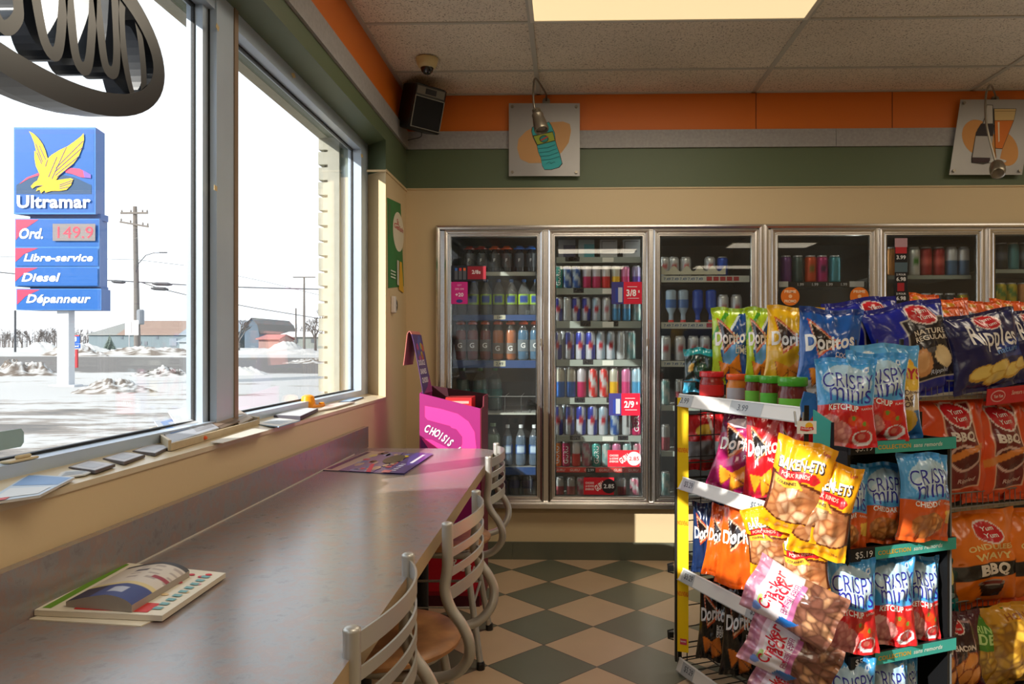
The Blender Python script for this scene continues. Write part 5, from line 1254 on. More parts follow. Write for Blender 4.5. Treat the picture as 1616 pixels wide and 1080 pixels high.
sheet('magazine', 'pinkish open magazine on the sill past the yellow toy', [(502, 650), (528, 645), (560, 636), (520, 638)], SZ, .005, (200, 186, 176), lambda f: (f.rect(.05, .1, .5, .9, (226, 196, 186)), f.rect(.5, .1, .95, .9, (214, 206, 196))), 'magazine')
sheet('leaflet', 'light blue leaflet at the far end of the sill', [(534, 637), (552, 636), (574, 629), (554, 629)], SZ, .006, (60, 66, 90), lambda f: f.rect(.03, .03, .97, .97, (170, 196, 226)), 'leaflet')
# sticker on the near pane
a = P(-20, 715, x=GX+.005); b = P(37, 676, x=GX+.005)
m = MB(); r = .008; m.slab([(0, 0, 0), (0, b.y-a.y-r, 0), (0, b.y-a.y, r), (0, b.y-a.y, b.z-a.z-r), (0, b.y-a.y-r, b.z-a.z), (0, 0, b.z-a.z)], (.001, 0, 0), col=L((150, 178, 182))); tag(m.build('pane_sticker', PRINT, None, loc=a), 'pale blue rounded sticker at the low left of the near window pane', 'sticker')

# ---- hanging open sign, seen from behind
def open_sign():
    cy, cz, A, B = 1.375, 1.868, .425, .187; X0 = -1.02; D = .055
    t = thing('open_sign', 'dark oval neon-style sign with script letters hanging in the window', 'sign', (X0, cy, cz)); dk = mat('sign_casing', (26, 30, 38), .32); inner = mat('sign_inside', (86, 92, 98), .35)
    def ring(rx, ry, k=64): return [(rx*math.cos(2*PI*i/k), ry*math.sin(2*PI*i/k)) for i in range(k)]
    def band(m, pa, pb, d, x=0):
        k = len(pa); vs = [(x, p[0], p[1]) for p in pa]+[(x, p[0], p[1]) for p in pb]+[(x+d, p[0], p[1]) for p in pa]+[(x+d, p[0], p[1]) for p in pb]
        fs = []
        for i in range(k):
            j = (i+1) % k
            fs += [(i, j, k+j, k+i), (2*k+j, 2*k+i, 3*k+i, 3*k+j), (i, 2*k+i, 2*k+j, j), (k+j, 3*k+j, 3*k+i, k+i)]
        m.add(vs, fs)
    m = MB(); band(m, ring(A, B), ring(A-.05, B-.05), D); m.build('oval_casing', dk, t, loc=(0, 0, 0))
    def stroke(pts, w_=.026):
        P_ = smooth_path([(p[0], p[1], 0) for p in pts], 6); m = MB(); L_, R_ = [], []
        for i, p in enumerate(P_):
            a = P_[max(i-1, 0)]; b = P_[min(i+1, len(P_)-1)]; d = (b-a).normalized(); n = Vector((-d.y, d.x, 0))*w_/2
            L_.append(p+n); R_.append(p-n)
        k = len(P_); vs = [(0, p.x, p.y) for p in L_]+[(0, p.x, p.y) for p in R_]+[(D*.95, p.x, p.y) for p in L_]+[(D*.95, p.x, p.y) for p in R_]; fs = []
        for i in range(k-1):
            j = i+1; fs += [(i, k+i, k+j, j), (2*k+i, 2*k+j, 3*k+j, 3*k+i), (i, j, 2*k+j, 2*k+i), (k+i, 3*k+i, 3*k+j, k+j)]
        fs += [(0, 2*k, 3*k, k), (k-1, 2*k-1, 4*k-1, 3*k-1)]
        m.add(vs, fs); return m
    # mirrored script: the round first letter is at the right (far) end
    m = MB(); sh = .10
    pa = [(.298+.050*math.cos(a), .01+.125*math.sin(a)) for a in [2*PI*i/40 for i in range(40)]]; pb = [(.298+.026*math.cos(a), .01+.10*math.sin(a)) for a in [2*PI*i/40 for i in range(40)]]
    pa = [(p[0]-p[1]*.18, p[1]) for p in pa]; pb = [(p[0]-p[1]*.18, p[1]) for p in pb]; band(m, pa, pb, D*.95); m.build('letter_loop', dk, t, loc=(0, 0, 0))
    for pts in ([(.225, .12), (.235, .0), (.228, -.06), (.195, -.06), (.175, .02), (.155, .12)], [(.155, .12), (.15, .0), (.135, -.085), (.10, -.08), (.08, .02), (.065, .12)], [(.065, .12), (.06, .0), (.045, -.09), (.01, -.085), (-.02, .01), (-.04, .12)], [(-.05, .10), (-.06, -.02), (-.06, -.07), (-.10, -.10), (-.15, -.02), (-.17, .09)], [(-.17, .09), (-.2, -.03), (-.24, -.08), (-.30, -.05)]):
        stroke(pts).build('letter_stroke', dk, t, loc=(0, 0, 0))
    m = MB(); band(m, ring(A-.004, B-.004), ring(A-.012, B-.012), .03, -.03); m.build('light_channel', inner, t, loc=(0, 0, 0))
    m = MB(); m.box((D, -.30, -.175), (D+.018, -.16, -.135), bev=.004); m.build('power_box', mat('power_box_grey', (74, 70, 66), .5), t, loc=(0, 0, 0))
    for y in (-.2, .3):
        m = MB(); m.tube([(D/2, y, .14 if y < 0 else .1), (D/2, y, 2.27-cz)], .0015, 5); m.build('hanging_wire', black, t, loc=(0, 0, 0))
    m = MB(); m.tube(smooth_path([(D+.02, -.23, -.15), (D+.03, -.235, -.08), (D+.02, -.25, .1), (D+.0, -.24, 2.27-cz)]), .003, 6); m.build('power_cord', black, t, loc=(0, 0, 0))
open_sign()

# ---- chairs
def chair_proto():
    t = thing('cafe_chair', '', 'chair'); X0 = 0.0; hw = .2
    seatm = mat('worn_wood_seat', (206, 150, 98), .45, vary=(9, .22, (120, 78, 50)))
    sill_ = [(0, .80), (0, .70), (-.006, .645), (.008, .60), (.036, .56), (.052, .52), (.046, .475), (.01, .435), (-.05, .418), (-.12, .415), (-.2, .415), (-.27, .415)]
    for s_ in (-1, 1):
        m = MB(); path = smooth_path([(x, s_*(hw if i < 6 else hw-.012*(i-5)), z) for i, (x, z) in enumerate(sill_)], 5)
        m.tube(path, .0135, 12); m.lathe([(.0138, 0), (.0138, .004), (.009, .007)], (0, s_*hw, .797), 12); m.build('back_post', chairm, t, smooth=60, loc=(0, 0, 0))
    for k, z in enumerate((.775, .727, .682, .632)):
        hh = (.026, .016, .016, .024)[k]; m = MB(); n = 16
        def fn(U, V, z=z, hh=hh):
            y = (U*2-1)*hw; bow = .045*(1-(y/hw)**2)
            return np.stack([bow, y, z-hh*(V-.5)*1.25+.008*(1-(y/hw)**2)], 1)
        m.grid(fn, n, 1); m.grid(lambda U, V: fn(U, V)+np.array([.004, 0, 0]), n, 1, flip=True)
        # edges
        for vv in (0, 1):
            m.grid(lambda U, V, vv=vv: fn(U, np.full_like(U, vv))+np.stack([V*.004, V*0, V*0], 1), n, 1, flip=bool(vv))
        m.build('back_slat', chairm, t, smooth=60, loc=(0, 0, 0))
    m = MB(); pr = [(.02, .435), (.19, .435), (.205, .442), (.207, .452), (.198, .460), (.15, .457), (.02, .455)]
    m.lathe(pr, (-.215, 0, 0), 36); m.v = [(x, y*(1.0+.0), z+.0) for x, y, z in m.v]; m.build('seat', seatm, t, smooth=50, loc=(0, 0, 0))
    m = MB(); m.tube([(-.215+.165*math.cos(a), .165*math.sin(a), .424) for a in [2*PI*i/28 for i in range(28)]], .010, 8, closed=True); m.build('seat_ring', chairm, t, smooth=60, loc=(0, 0, 0))
    for sx, sy in ((1, 1), (1, -1), (-1, 1), (-1, -1)):
        m = MB(); top = (-.215+sx*.12, sy*.13, .422); bot = (-.215+sx*.185, sy*.2, .012); m.tube([top, bot], .0125, 10)
        l_ = m.build('leg', chairm, t, smooth=60, loc=(0, 0, 0)); m = MB(); m.lathe([(.016, 0), (.016, .022), (.013, .03)], (bot[0], bot[1], 0), 10); m.build('foot_cap', blackp, l_)
    m = MB()
    c4 = [(-.215+sx*.15, sy*.165, .22) for sx, sy in ((1, 1), (1, -1), (-1, -1), (-1, 1))]; m.tube(c4+[c4[0]], .006, 6); m.build('stretcher', chairm, t, loc=(0, 0, 0))
    return t
ch0 = chair_proto()
for k, (y, lab) in enumerate(((1.315, 'nearest metal-backed cafe chair at the counter, cut off by the bottom edge'), (1.985, 'middle metal-backed cafe chair at the counter'), (3.06, 'farthest metal-backed cafe chair at the rounded end of the counter'))):
    o = ch0 if k == 0 else dup(ch0); o.location = (-.29, y, 0); tag(o, lab, 'chair', 'cafe chairs along the counter')
    if k == 0: o.rotation_euler = (0, 0, .0); o.location.x = -.318
    if k == 1: o.rotation_euler = (0, 0, -.05); o.location.x = -.272
    if k == 2: o.location.x = -.30; o.rotation_euler = (0, 0, .02)

# ---- pink cardboard display bin behind the counter end
def bin_():
    yf = 3.56; A = P(664, 960, z=0); A = P(664, 700, y=yf); Bp = P(757, 700, y=yf-.02)
    x0, x1 = A.x, Bp.x; zl = P(665, 621, y=yf).z; zr = P(757, 645, y=yf).z; D = .30
    t = thing('display_bin', 'pink and maroon cardboard display bin standing behind the counter end', 'display', (x0, yf, 0)); W_ = x1-x0
    pk, mg, mr = (226, 48, 144), (160, 34, 116), (104, 12, 36)
    m = MB(); m.slab([(0, 0, .36), (W_, 0, .36), (W_, 0, zr), (0, 0, zl)], (0, .006, 0), col=L(mg))
    f_ = Flat(m, (0, 0, .36), (1, 0, 0), (0, 0, 1), .0008); H = zl-.36
    s_ = .0029*1.02   # metres per photo pixel at this distance, for the arch drawing
    q = lambda x, y: ((x-105)*.2406*yf/F, zl-.36-(y-505)*.2406*yf/F)
    f_.poly([q(133, 588), q(240, 608), q(350, 640), q(420, 690), q(462, 760), q(474, 885), q(378, 885), q(360, 800), q(300, 720), q(150, 680), q(133, 660)], (255, 62, 156))
    f_.poly([q(150, 690), q(260, 718), q(340, 740), q(378, 790), q(378, 840), q(350, 885), q(300, 850), q(200, 820), q(133, 800), q(133, 715)], mg)
    f_.poly([q(106, 800), q(180, 812), q(290, 868), q(300, 905), q(106, 905)], (238, 54, 150)); f_.poly([q(106, 795), q(158, 870), q(106, 905)], (96, 26, 96))
    pts = [(150, 738), (185, 755), (215, 768), (240, 785), (262, 800), (280, 815), (302, 830), (325, 850), (352, 878)]
    for ch, (x, y), an in zip('CHOISIS L', pts, (-.3, -.36, -.4, -.45, -.55, -.55, -.6, -.7, -.75)):
        if ch != ' ': a_, b_ = q(x, y); f_.text(ch, a_, b_, .037, (248, 240, 246), bold=.03, ang=an, shear=.2, up=False, sx=.62)
    a_, b_ = q(322, 862); f_.k += 1
    m.build('front_panel', PRINT, t, loc=(0, 0, 0))
    m = MB(); m.slab([(W_, 0, 0), (W_, D, 0), (W_, D, zr+.05), (W_, .12, zr+.05), (W_, .10, zr), (W_, 0, zr)], (.006, 0, 0), col=L(mr)); m.build('right_panel', PRINT, t, loc=(0, 0, 0))
    m = MB(); m.slab([(0, 0, 0), (0, D, 0), (0, D, zl+.02), (0, 0, zl)], (-.006, 0, 0), col=L(mg)); m.build('left_panel', PRINT, t, loc=(0, 0, 0))
    m = MB(); m.slab([(0, D, 0), (W_, D, 0), (W_, D, zr+.05), (0, D, zl+.02)], (0, .006, 0), col=L((60, 8, 24))); m.box((0, .006, .60), (W_, D, .61), col=L((60, 8, 24))); m.build('inside', PRINT, t, loc=(0, 0, 0))
    # lower red panel with ENERGIE
    m = MB(); m.box((0, -.012, 0), (W_, .0, .358), col=L((150, 14, 40))); f_ = Flat(m, (0, -.012, 0), (1, 0, 0), (0, 0, 1), .0008)
    f_.poly([(0, .30), (W_*.45, .34), (W_*.8, .31), (W_*.97, .21), (W_*.99, .12), (W_*.9, .07), (0, .07)], (204, 24, 48)); f_.rect(0, 0, W_, .05, (70, 8, 28))
    for ch, x, z, an in zip('ENERGIE', (.03, .075, .12, .155, .192, .222, .245), (.262, .25, .225, .205, .187, .175, .168), (-.35, -.35, -.42, -.42, -.4, -.38, -.35)): f_.text(ch, x*W_/.27, z, .042, (240, 226, 226), bold=.03, ang=an, up=False, sx=.8)
    f_.k += 1; f_.ell(W_*.62, .255, .022, .02, (110, 16, 34)); f_.ell(W_*.2, .3, .02, .02, (190, 90, 60))
    m.build('lower_panel', PRINT, t, loc=(0, 0, 0))
    # header card: rises from the left side and folds over
    m = MB(); ys, ye = .0, .22
    pth = [P(u, v, y=yf) for u, v in ((667, 622), (662, 592), (657, 565), (652, 540), (649, 528), (646, 523), (643, 527), (641, 545), (639, 562), (637, 577))]
    pr = [(p.x-x0, p.z) for p in pth]
    cols = [(90, 60, 110)]*4+[(200, 120, 110)]*5
    for i in range(len(pr)-1):
        a, b = pr[i], pr[i+1]; d = Vector((b[0]-a[0], 0, b[1]-a[1])).normalized(); n = Vector((d.z, 0, -d.x))*.003
        m.slab([(a[0], ys, a[1]), (b[0], ys, b[1]), (b[0]+n.x, ys, b[1]+n.z), (a[0]+n.x, ys, a[1]+n.z)], (0, ye-ys, 0), col=L(cols[i]))
    a, b = Vector((pr[0][0], 0, pr[0][1])), Vector((pr[4][0], 0, pr[4][1])); d = (b-a); l = d.length; d.normalize(); n = Vector((0, 1, 0)).cross(d)
    f_ = Flat(m, a+Vector((.0045, ys, 0)), (0, 1, 0), d, .0008, n=Vector((1, 0, .2)).normalized())
    f_.rect(.0, 0, .22, l, (86, 60, 116)); rnd = random.Random(3)
    for k in range(12): f_.ell(rnd.uniform(.02, .2), rnd.uniform(l*.6, l*.95), .025, .018, rnd.choice([(210, 90, 60), (190, 170, 60), (180, 60, 120), (90, 90, 160)]), up=False, n=8)
    f_.k += 1
    for k, s_ in enumerate(('DOUCE', 'SAINES', 'CHOISIS')): f_.text(s_, .09, l*(.52-.15*k), l*.09, (232, 222, 232), bold=.03, wmax=.15, up=False)
    f_.poly([(.0, 0), (.22, 0), (.22, l*.3), (.12, l*.1)], (150, 50, 120))
    m.build('header_card', PRINT, t, loc=(0, 0, 0))
    # red carton standing in the bin
    q0 = P(703, 640, y=3.62); q1 = P(744, 640, y=3.62); zt_ = P(720, 628, y=3.62).z
    m = MB(); w2 = q1.x-q0.x; m.box((0, 0, 0), (w2, .15, zt_-.61), col=L((214, 40, 44))); f_ = Flat(m, (0, 0, 0), (1, 0, 0), (0, 0, 1), .0008); f_.rect(w2*.1, zt_-.61-.028, w2*.9, zt_-.61-.016, (246, 170, 160)); f_ = Flat(m, (0, 0, zt_-.61), (1, 0, 0), (0, 1, 0), .0008); f_.rect(.005, .01, w2-.005, .14, (150, 40, 44))
    tag(m.build('red_carton', PRINT, None, loc=(q0.x, 3.62, .61)), 'bright red carton poking out of the pink display bin', 'box')
bin_()

# ================================================================== SNACK RACKS AND BAGS
class Art:
    def __init__(s, U, V, base): s.u = U; s.v = V; s.c = np.tile(arr(L(base)), (len(U), 1))
    def put(s, m, col, a=1.0):
        c = arr(L(col)); w = (m.astype(float)*a)[:, None]; s.c = s.c*(1-w)+c*w
    def rect(s, x0, y0, x1, y1, col): s.put((s.u >= x0) & (s.u <= x1) & (s.v >= y0) & (s.v <= y1), col)
    def ell(s, cx, cy, rx, ry, col, ang=0):
        x = s.u-cx; y = s.v-cy; c, k = math.cos(ang), math.sin(ang); s.put(((x*c+y*k)/rx)**2+((-x*k+y*c)/ry)**2 < 1, col)
    def inside(s, pts):
        r = np.zeros(len(s.u), bool); n = len(pts)
        for i in range(n):
            x0, y0 = pts[i]; x1, y1 = pts[(i+1) % n]
            if y0 == y1: continue
            r ^= ((s.v < y0) != (s.v < y1)) & (s.u < (x1-x0)*(s.v-y0)/(y1-y0)+x0)
        return r
    def poly(s, pts, col): s.put(s.inside(pts), col)
    def fade(s, v0, v1, col):   # printed gradient towards col between v0 and v1
        t = np.clip((s.v-v0)/(v1-v0), 0, 1); s.put(np.ones(len(s.u), bool)*t, col)
    def cells(s, mask, cols, n, seed, edge=(70, 45, 30), asp=1.4):
        r = np.random.RandomState(seed); p = r.rand(n, 2); idx = np.where(mask)[0]
        if not len(idx): return
        d = (s.u[idx, None]-p[None, :, 0])**2+((s.v[idx, None]-p[None, :, 1])*asp)**2; o = np.sort(d, 1)[:, :2]; k = d.argmin(1)
        e = np.sqrt(o[:, 1])-np.sqrt(o[:, 0]); C_ = np.array([L(c) for c in cols])[k % len(cols)]; t = np.clip(e*n**.5*1.6+.1, 0, 1)[:, None]
        s.c[idx] = arr(L(edge))*(1-t)+C_*t
def bag_surface(w, h, T, seed, side=1, fold=0.0):
    rnd = random.Random(seed); ph = [rnd.uniform(0, 6.28) for _ in range(14)]
    def S_(U, V):
        s = 2*U-1; b = np.sin(PI*np.clip((V-.055)/.89, 0, 1))**.55
        x = s*w/2*(1-.09*b+.02*np.sin(V*9+ph[0])*b)
        th = T*.5*b*np.clip(1-np.abs(s)**2.4, 0, 1)**.62
        dt = np.minimum(V, 1-V)
        cre = .0045*np.exp(-(dt/.16)**2)*(np.sin(s*11+ph[1])+.7*np.sin(s*19+ph[2]))*(1-.4*np.exp(-(dt/.03)**2))
        q = b*(.0035*np.sin(s*5.5+V*9+ph[3])+.003*np.sin(-s*7+V*15+ph[4])+.0022*np.sin(s*15+V*6+ph[5])+.002*np.sin(s*4-V*27+ph[6]))*np.clip(1-np.abs(s)**3, 0, 1)
        y = -side*(th+q+.0007)+cre+.006*np.sin(2.4*s+ph[7])*(1-b)
        z = V*h+.004*np.sin(s*4+ph[8])*(V > .5)+.003*np.cos(s*5+ph[9])*(V < .5)
        if fold: y = y-fold*np.clip((V-.93)/.07, 0, 1)**1.5; 
        return np.stack([x, y, z], 1)
    return S_
def bag_mesh(name, w, h, T, seed, art, texts=(), nu=60, nv=84, fold=0.0, back=None):
    m = MB(); F_ = bag_surface(w, h, T, seed, 1, fold); B_ = bag_surface(w, h, T, seed, -1, fold)
    m.grid(F_, nu, nv, colf=lambda U, V: art(Art(U, V, (255, 255, 255))).c)
    bc = back or (150, 150, 150)
    m.grid(B_, 20, 28, col=L(bc), flip=True)
    lay = 1
    for t in texts:
        if isinstance(t[0], str):
            s, cx, cy, wd, col = t[:5]; o = t[5] if len(t) > 5 else {}
            v, f = text2d(s, o.get('bold', .02), o.get('shear', 0)); wv = v[:, 0].max()-v[:, 0].min()
            sc = wd/wv; asp = w/h*o.get('tall', 1.0); an = o.get('ang', 0)
            v, f = split_long(v*sc, f, .045, 2)
            if o.get('arc'): v[:, 1] += -o['arc']*(v[:, 0]/wd*2)**2
            c_, k_ = math.cos(an), math.sin(an)
            U = cx+v[:, 0]*c_-v[:, 1]*k_; V = cy+(v[:, 0]*k_+v[:, 1]*c_)*asp
        else:
            pts, col = t; o = {}
            q = tessellate_polygon([[Vector((p[0], p[1], 0)) for p in pts]]); f = []
            for a in q:
                A_, B2, C2 = (pts[i] for i in a); f.append(tuple(a) if (B2[0]-A_[0])*(C2[1]-A_[1])-(B2[1]-A_[1])*(C2[0]-A_[0]) > 0 else tuple(a[::-1]))
            v, f = split_long(pts, f, .05, 3); U, V = v[:, 0], v[:, 1]
        ok = np.clip(U, .01, .99)
        p = F_(ok, V); p[:, 1] -= .0007*lay
        # drop what falls outside the front of the bag
        keep = [t_ for t_ in f if all(.012 < U[i] < .988 for i in t_)]
        m.add([tuple(x) for x in p.tolist()], keep, 0, L(col)); lay += .45
    return m.mesh(name, BAG, smooth=70)
K = {}
WH = (245, 243, 240)
def chip_tri(a, x, y, r, rot, col=(232, 142, 40)):
    pts = [(x+r*math.cos(rot+2*PI*i/3), y+r*.72*math.sin(rot+2*PI*i/3)) for i in range(3)]; a.poly(pts, (150, 80, 30)); 
    pts = [(x+r*.9*math.cos(rot+2*PI*i/3), y+.01+r*.65*math.sin(rot+2*PI*i/3)) for i in range(3)]; a.poly(pts, col)
def dor(name, base, top=None, extra=None, seed=1, sub='', chips=(232, 142, 40), w=.21, h=.25, word='Doritos', bgchips=True, dark=(30, 18, 20)):
    def art(a):
        a.put(np.ones(len(a.u), bool), base)
        if extra: extra(a)
        a.poly([(.10, .86), (.66, .60), (.30, .40)], (206, 84, 40)); a.poly([(.135, .82), (.61, .60), (.30, .43)], (236, 190, 150)); a.poly([(.15, .80), (.58, .60), (.30, .46)], dark)
        if bgchips:
            chip_tri(a, .30, .20, .20, .3, chips); chip_tri(a, .58, .24, .20, 1.2, chips); chip_tri(a, .50, .12, .17, 2.1, chips)
        return a
    tx = [(word, .48, .60, .80, WH, dict(bold=.03, ang=.08, tall=1.12))]
    if sub:
        for k, s_ in enumerate(sub.split('|')): tx.append((s_, .70, .46-.045*k, .26, WH, dict(bold=.01)))
    K[name] = bag_mesh('chip_bag', w, h, .075, seed, art, tx, back=base)
LIME = (176, 206, 30)
def ex_green(a):
    a.poly([(0, 1), (0, 0), (.35, 0), (.2, .45), (.6, .9), (.75, 1)], LIME); a.poly([(.02, .55), (.5, 1), (.40, 1), (.0, .62)], (70, 160, 40)); a.poly([(.2, .45), (.6, .9), (.66, .9), (.26, .44)], (220, 235, 240))
    a.ell(.45, .40, .2, .2, (90, 160, 206)); a.rect(0, .92, 1, 1, (160, 196, 30))
dor('dor_green', (20, 78, 150), extra=ex_green, seed=11, sub='SALSA|LIME')
dor('dor_yellow', (240, 186, 10), extra=lambda a: a.put((a.v < .42), (226, 176, 30)), seed=12, sub='ZESTY|CHEESE', dark=(60, 36, 20))
dor('dor_blue', (16, 88, 176), extra=lambda a: (a.poly([(0, 0), (1, 0), (1, .12), (.5, .22), (0, .1)], (200, 206, 216)), a.poly([(0, .92), (1, .92), (1, 1), (0, 1)], (20, 60, 140))), seed=13, sub='COOL|RANCH')
dor('dor_purple', (160, 26, 92), extra=lambda a: (a.poly([(0, 1), (1, 1), (1, .72), (.5, .80), (0, .70)], (94, 22, 60)), a.ell(.35, .85, .25, .06, (206, 190, 200))), seed=14, chips=(242, 150, 40), sub='SWEET')
dor('dor_red', (206, 28, 38), extra=lambda a: (a.poly([(.25, .5), (.6, .92), (.75, .9), (.5, .5)], (226, 110, 110)), a.put(a.v < .1, (190, 30, 60))), seed=15, chips=(244, 156, 36), sub='NACHO')
dor('dor_orange', (226, 92, 22), extra=lambda a: a.put(a.v > .8, (214, 84, 26)), seed=16, bgchips=False, word='Doritos')
dor('dor_navy', (26, 46, 86), seed=17, bgchips=False, sub='FLAMIN')
dor('dor_black', (20, 18, 20), seed=18, chips=(222, 122, 34), sub='BOLD|CHEESE|BBQ', dark=(34, 22, 22))
dor('dor_black2', (20, 18, 20), seed=38, chips=(222, 122, 34), sub='BOLD|CHEESE', dark=(34, 22, 22))
dor('dor_orange2', (226, 92, 22), extra=lambda a: a.put(a.v > .84, (214, 84, 26)), seed=36, bgchips=False)
# small bag with a teal top
def art_small(a):
    a.put(np.ones(len(a.u), bool), (30, 52, 48)); a.rect(0, .84, 1, 1, (20, 150, 160)); a.rect(0, 0, 1, .28, (60, 160, 196)); a.ell(.25, .55, .12, .1, (230, 190, 90), .4); a.ell(.6, .5, .3, .14, (40, 78, 62)); a.ell(.55, .15, .18, .1, (24, 28, 34)); return a
K['small_teal'] = bag_mesh('snack_bag', .10, .14, .04, 19, art_small, [], 30, 40)
# puffed rice crisps
def crispy(name, low, flav, seed, cheddar=False):
    def art(a):
        a.put(np.ones(len(a.u), bool), (74, 158, 218)); a.ell(.5, .72, .42, .20, (170, 204, 226)); a.ell(.5, .66, .34, .12, (196, 216, 228)); a.rect(0, .93, 1, 1, (60, 150, 216)); a.ell(.82, .88, .045, .035, (230, 240, 246)); a.ell(.82, .88, .025, .02, (60, 120, 190))
        a.put(a.v < .47, low)
        if cheddar:
            a.cells(((a.u-.45)/.30)**2+((a.v-.19)/.15)**2 < 1, [(214, 140, 70), (196, 118, 54), (230, 162, 90)], 140, seed, (150, 84, 40)); a.poly([(.75, .34), (1, .38), (1, .2), (.8, .22)], (236, 186, 70))
        else:
            for (x, y, r) in ((.18, .24, .19), (.12, .13, .18), (.40, .17, .17), (.32, .07, .20)):
                a.cells(((a.u-x)/r)**2+((a.v-y)/(r*.62))**2 < 1, [(222, 150, 146), (206, 130, 128), (232, 170, 160)], 160, seed, (190, 104, 104))
            a.ell(.62, .30, .12, .06, (222, 70, 30)); a.ell(.76, .24, .11, .06, (210, 56, 26)); a.ell(.6, .33, .035, .025, (110, 150, 50)); a.ell(.78, .27, .035, .025, (110, 150, 50))
            a.ell(.76, .11, .17, .085, (226, 226, 230)); a.ell(.76, .125, .14, .06, (190, 40, 44)); a.ell(.73, .13, .06, .03, (206, 110, 96))
        return a
    K[name] = bag_mesh('rice_crisp_bag', .16, .245, .065, seed, art, [('CRISPY', .52, .735, .84, (40, 44, 150), dict(bold=-.006, tall=1.35)), ('minis', .55, .60, .72, (40, 44, 150), dict(bold=-.004, tall=1.35)), (flav, .42, .435, .50 if not cheddar else .5, WH, dict(bold=.03, tall=1.2)), ('FLAVOUR', .84, .43, .22, WH, dict(bold=0))])
crispy('ket', (206, 34, 38), 'KETCHUP', 21); crispy('ket2', (206, 34, 38), 'KETCHUP', 22); crispy('ched', (216, 92, 34), 'CHEDDAR', 23, True); crispy('ched2', (216, 92, 34), 'CHEDDAR', 24, True)
def art_onion(a):
    a.put(np.ones(len(a.u), bool), (226, 206, 168)); a.put(a.v > .72, (90, 168, 220)); a.ell(.6, .80, .3, .09, (238, 180, 40)); a.ell(.75, .66, .3, .14, (236, 196, 70)); a.rect(0, 0, 1, .30, (44, 110, 176)); a.ell(.62, .20, .3, .13, (222, 178, 60)); a.ell(.2, .88, .1, .06, (220, 236, 246)); return a
K['onion'] = bag_mesh('chip_bag', .18, .27, .07, 25, art_onion, [('LAYS', .75, .70, .5, (190, 40, 60), dict(bold=.04)), ('CHEESE & ONION', .6, .50, .7, (90, 60, 60)), ('FROMAGE', .6, .44, .5, (90, 60, 60)), ('OIGNON', .6, .38, .45, (90, 60, 60))])
# house-brand ridge chips
def oval(a, cx, cy, r=.17):
    a.ell(cx, cy, r*1.12, r*.66, (240, 226, 220), -.25); a.ell(cx, cy, r, r*.58, (196, 22, 34), -.25)
def ov_t(cx, cy, s_=1): return [('Yum', cx-.01, cy+.035, .17*s_, WH, dict(bold=.01, ang=.1)), ('Yum', cx+.02, cy-.035, .17*s_, WH, dict(bold=.01, ang=.1))]
def art_nat(a):
    a.put(np.ones(len(a.u), bool), (14, 30, 150)); p = [(.34, .80), (.92, .80), (.92, .18), (.34, .18)]; a.poly([(.325, .815), (.94, .815), (.94, .17), (.325, .17)], (196, 190, 176)); a.poly(p, (26, 22, 34)); oval(a, .62, .84)
    a.ell(.45, .36, .14, .14, (214, 152, 96), .4); a.ell(.44, .37, .10, .10, (230, 176, 120), .4); a.ell(.76, .38, .13, .12, (232, 208, 160), -.5); a.ell(.6, .47, .1, .03, (80, 80, 90)); return a
K['nature'] = bag_mesh('chip_bag', .24, .32, .09, 31, art_nat, ov_t(.62, .84)+[('NATURE', .64, .655, .44, (232, 222, 204), dict(bold=.025, tall=.9)), ('REGULAR', .64, .590, .46, (232, 222, 204), dict(bold=.025, tall=.9)), ('Rippled', .66, .235, .26, (190, 196, 216), dict(shear=.2))], back=(14, 30, 140))
def art_rip(a):
    a.put(np.ones(len(a.u), bool), (22, 26, 84)); oval(a, .52, .86, .15); a.poly([(.55, .55), (1, .6), (1, .35), (.62, .38)], (30, 60, 150))
    for (x, y, r) in ((.30, .22, .17), (.52, .27, .16), (.46, .15, .14), (.72, .2, .16), (.88, .26, .14)): a.ell(x, y, r, r*.55, (206, 160, 60), .3); a.ell(x, y+.01, r*.85, r*.42, (236, 206, 110), .3)
    return a
K['rippled'] = bag_mesh('chip_bag', .24, .30, .09, 32, art_rip, ov_t(.52, .86, .8)+[('Ripples', .52, .63, .62, WH, dict(bold=.01, tall=2.1, ang=-.10)), ('nature', .66, .47, .34, (110, 160, 230))], back=(20, 26, 80))
def art_bbq(a):
    a.put(np.ones(len(a.u), bool), (214, 70, 18)); a.poly([(.345, .95), (.77, .95), (.77, .13), (.345, .13)], (230, 180, 150)); a.poly([(.36, .94), (.755, .94), (.755, .14), (.36, .14)], (110, 18, 22)); oval(a, .56, .83, .19)
    a.ell(.55, .42, .20, .13, (206, 170, 160)); a.ell(.55, .42, .165, .105, (86, 20, 18)); a.poly([(.10, .38), (.14, .33), (.80, .49), (.82, .54), (.7, .53), (.14, .41)], (206, 120, 46)); a.poly([(.08, .40), (.16, .36), (.2, .2), (.14, .12), (.06, .16)], (200, 110, 40)); return a
K['bbq'] = bag_mesh('chip_bag', .24, .36, .09, 33, art_bbq, ov_t(.56, .83, 1.1)+[('BBQ', .56, .62, .34, (226, 212, 200), dict(bold=.05)), ('Rippled', .58, .20, .26, (206, 170, 160), dict(shear=.2))], back=(200, 66, 18))
def art_wav(a):
    a.put(np.ones(len(a.u), bool), (226, 116, 22)); oval(a, .54, .78, .17); a.rect(0, .33, 1, .48, (26, 20, 18)); a.poly([(.34, .27), (.66, .27), (.6, .13), (.40, .13)], (44, 30, 28)); a.ell(.5, .275, .17, .03, (150, 140, 130)); a.ell(.5, .275, .14, .02, (110, 30, 24)); a.put(a.v < .08, (216, 80, 20)); return a
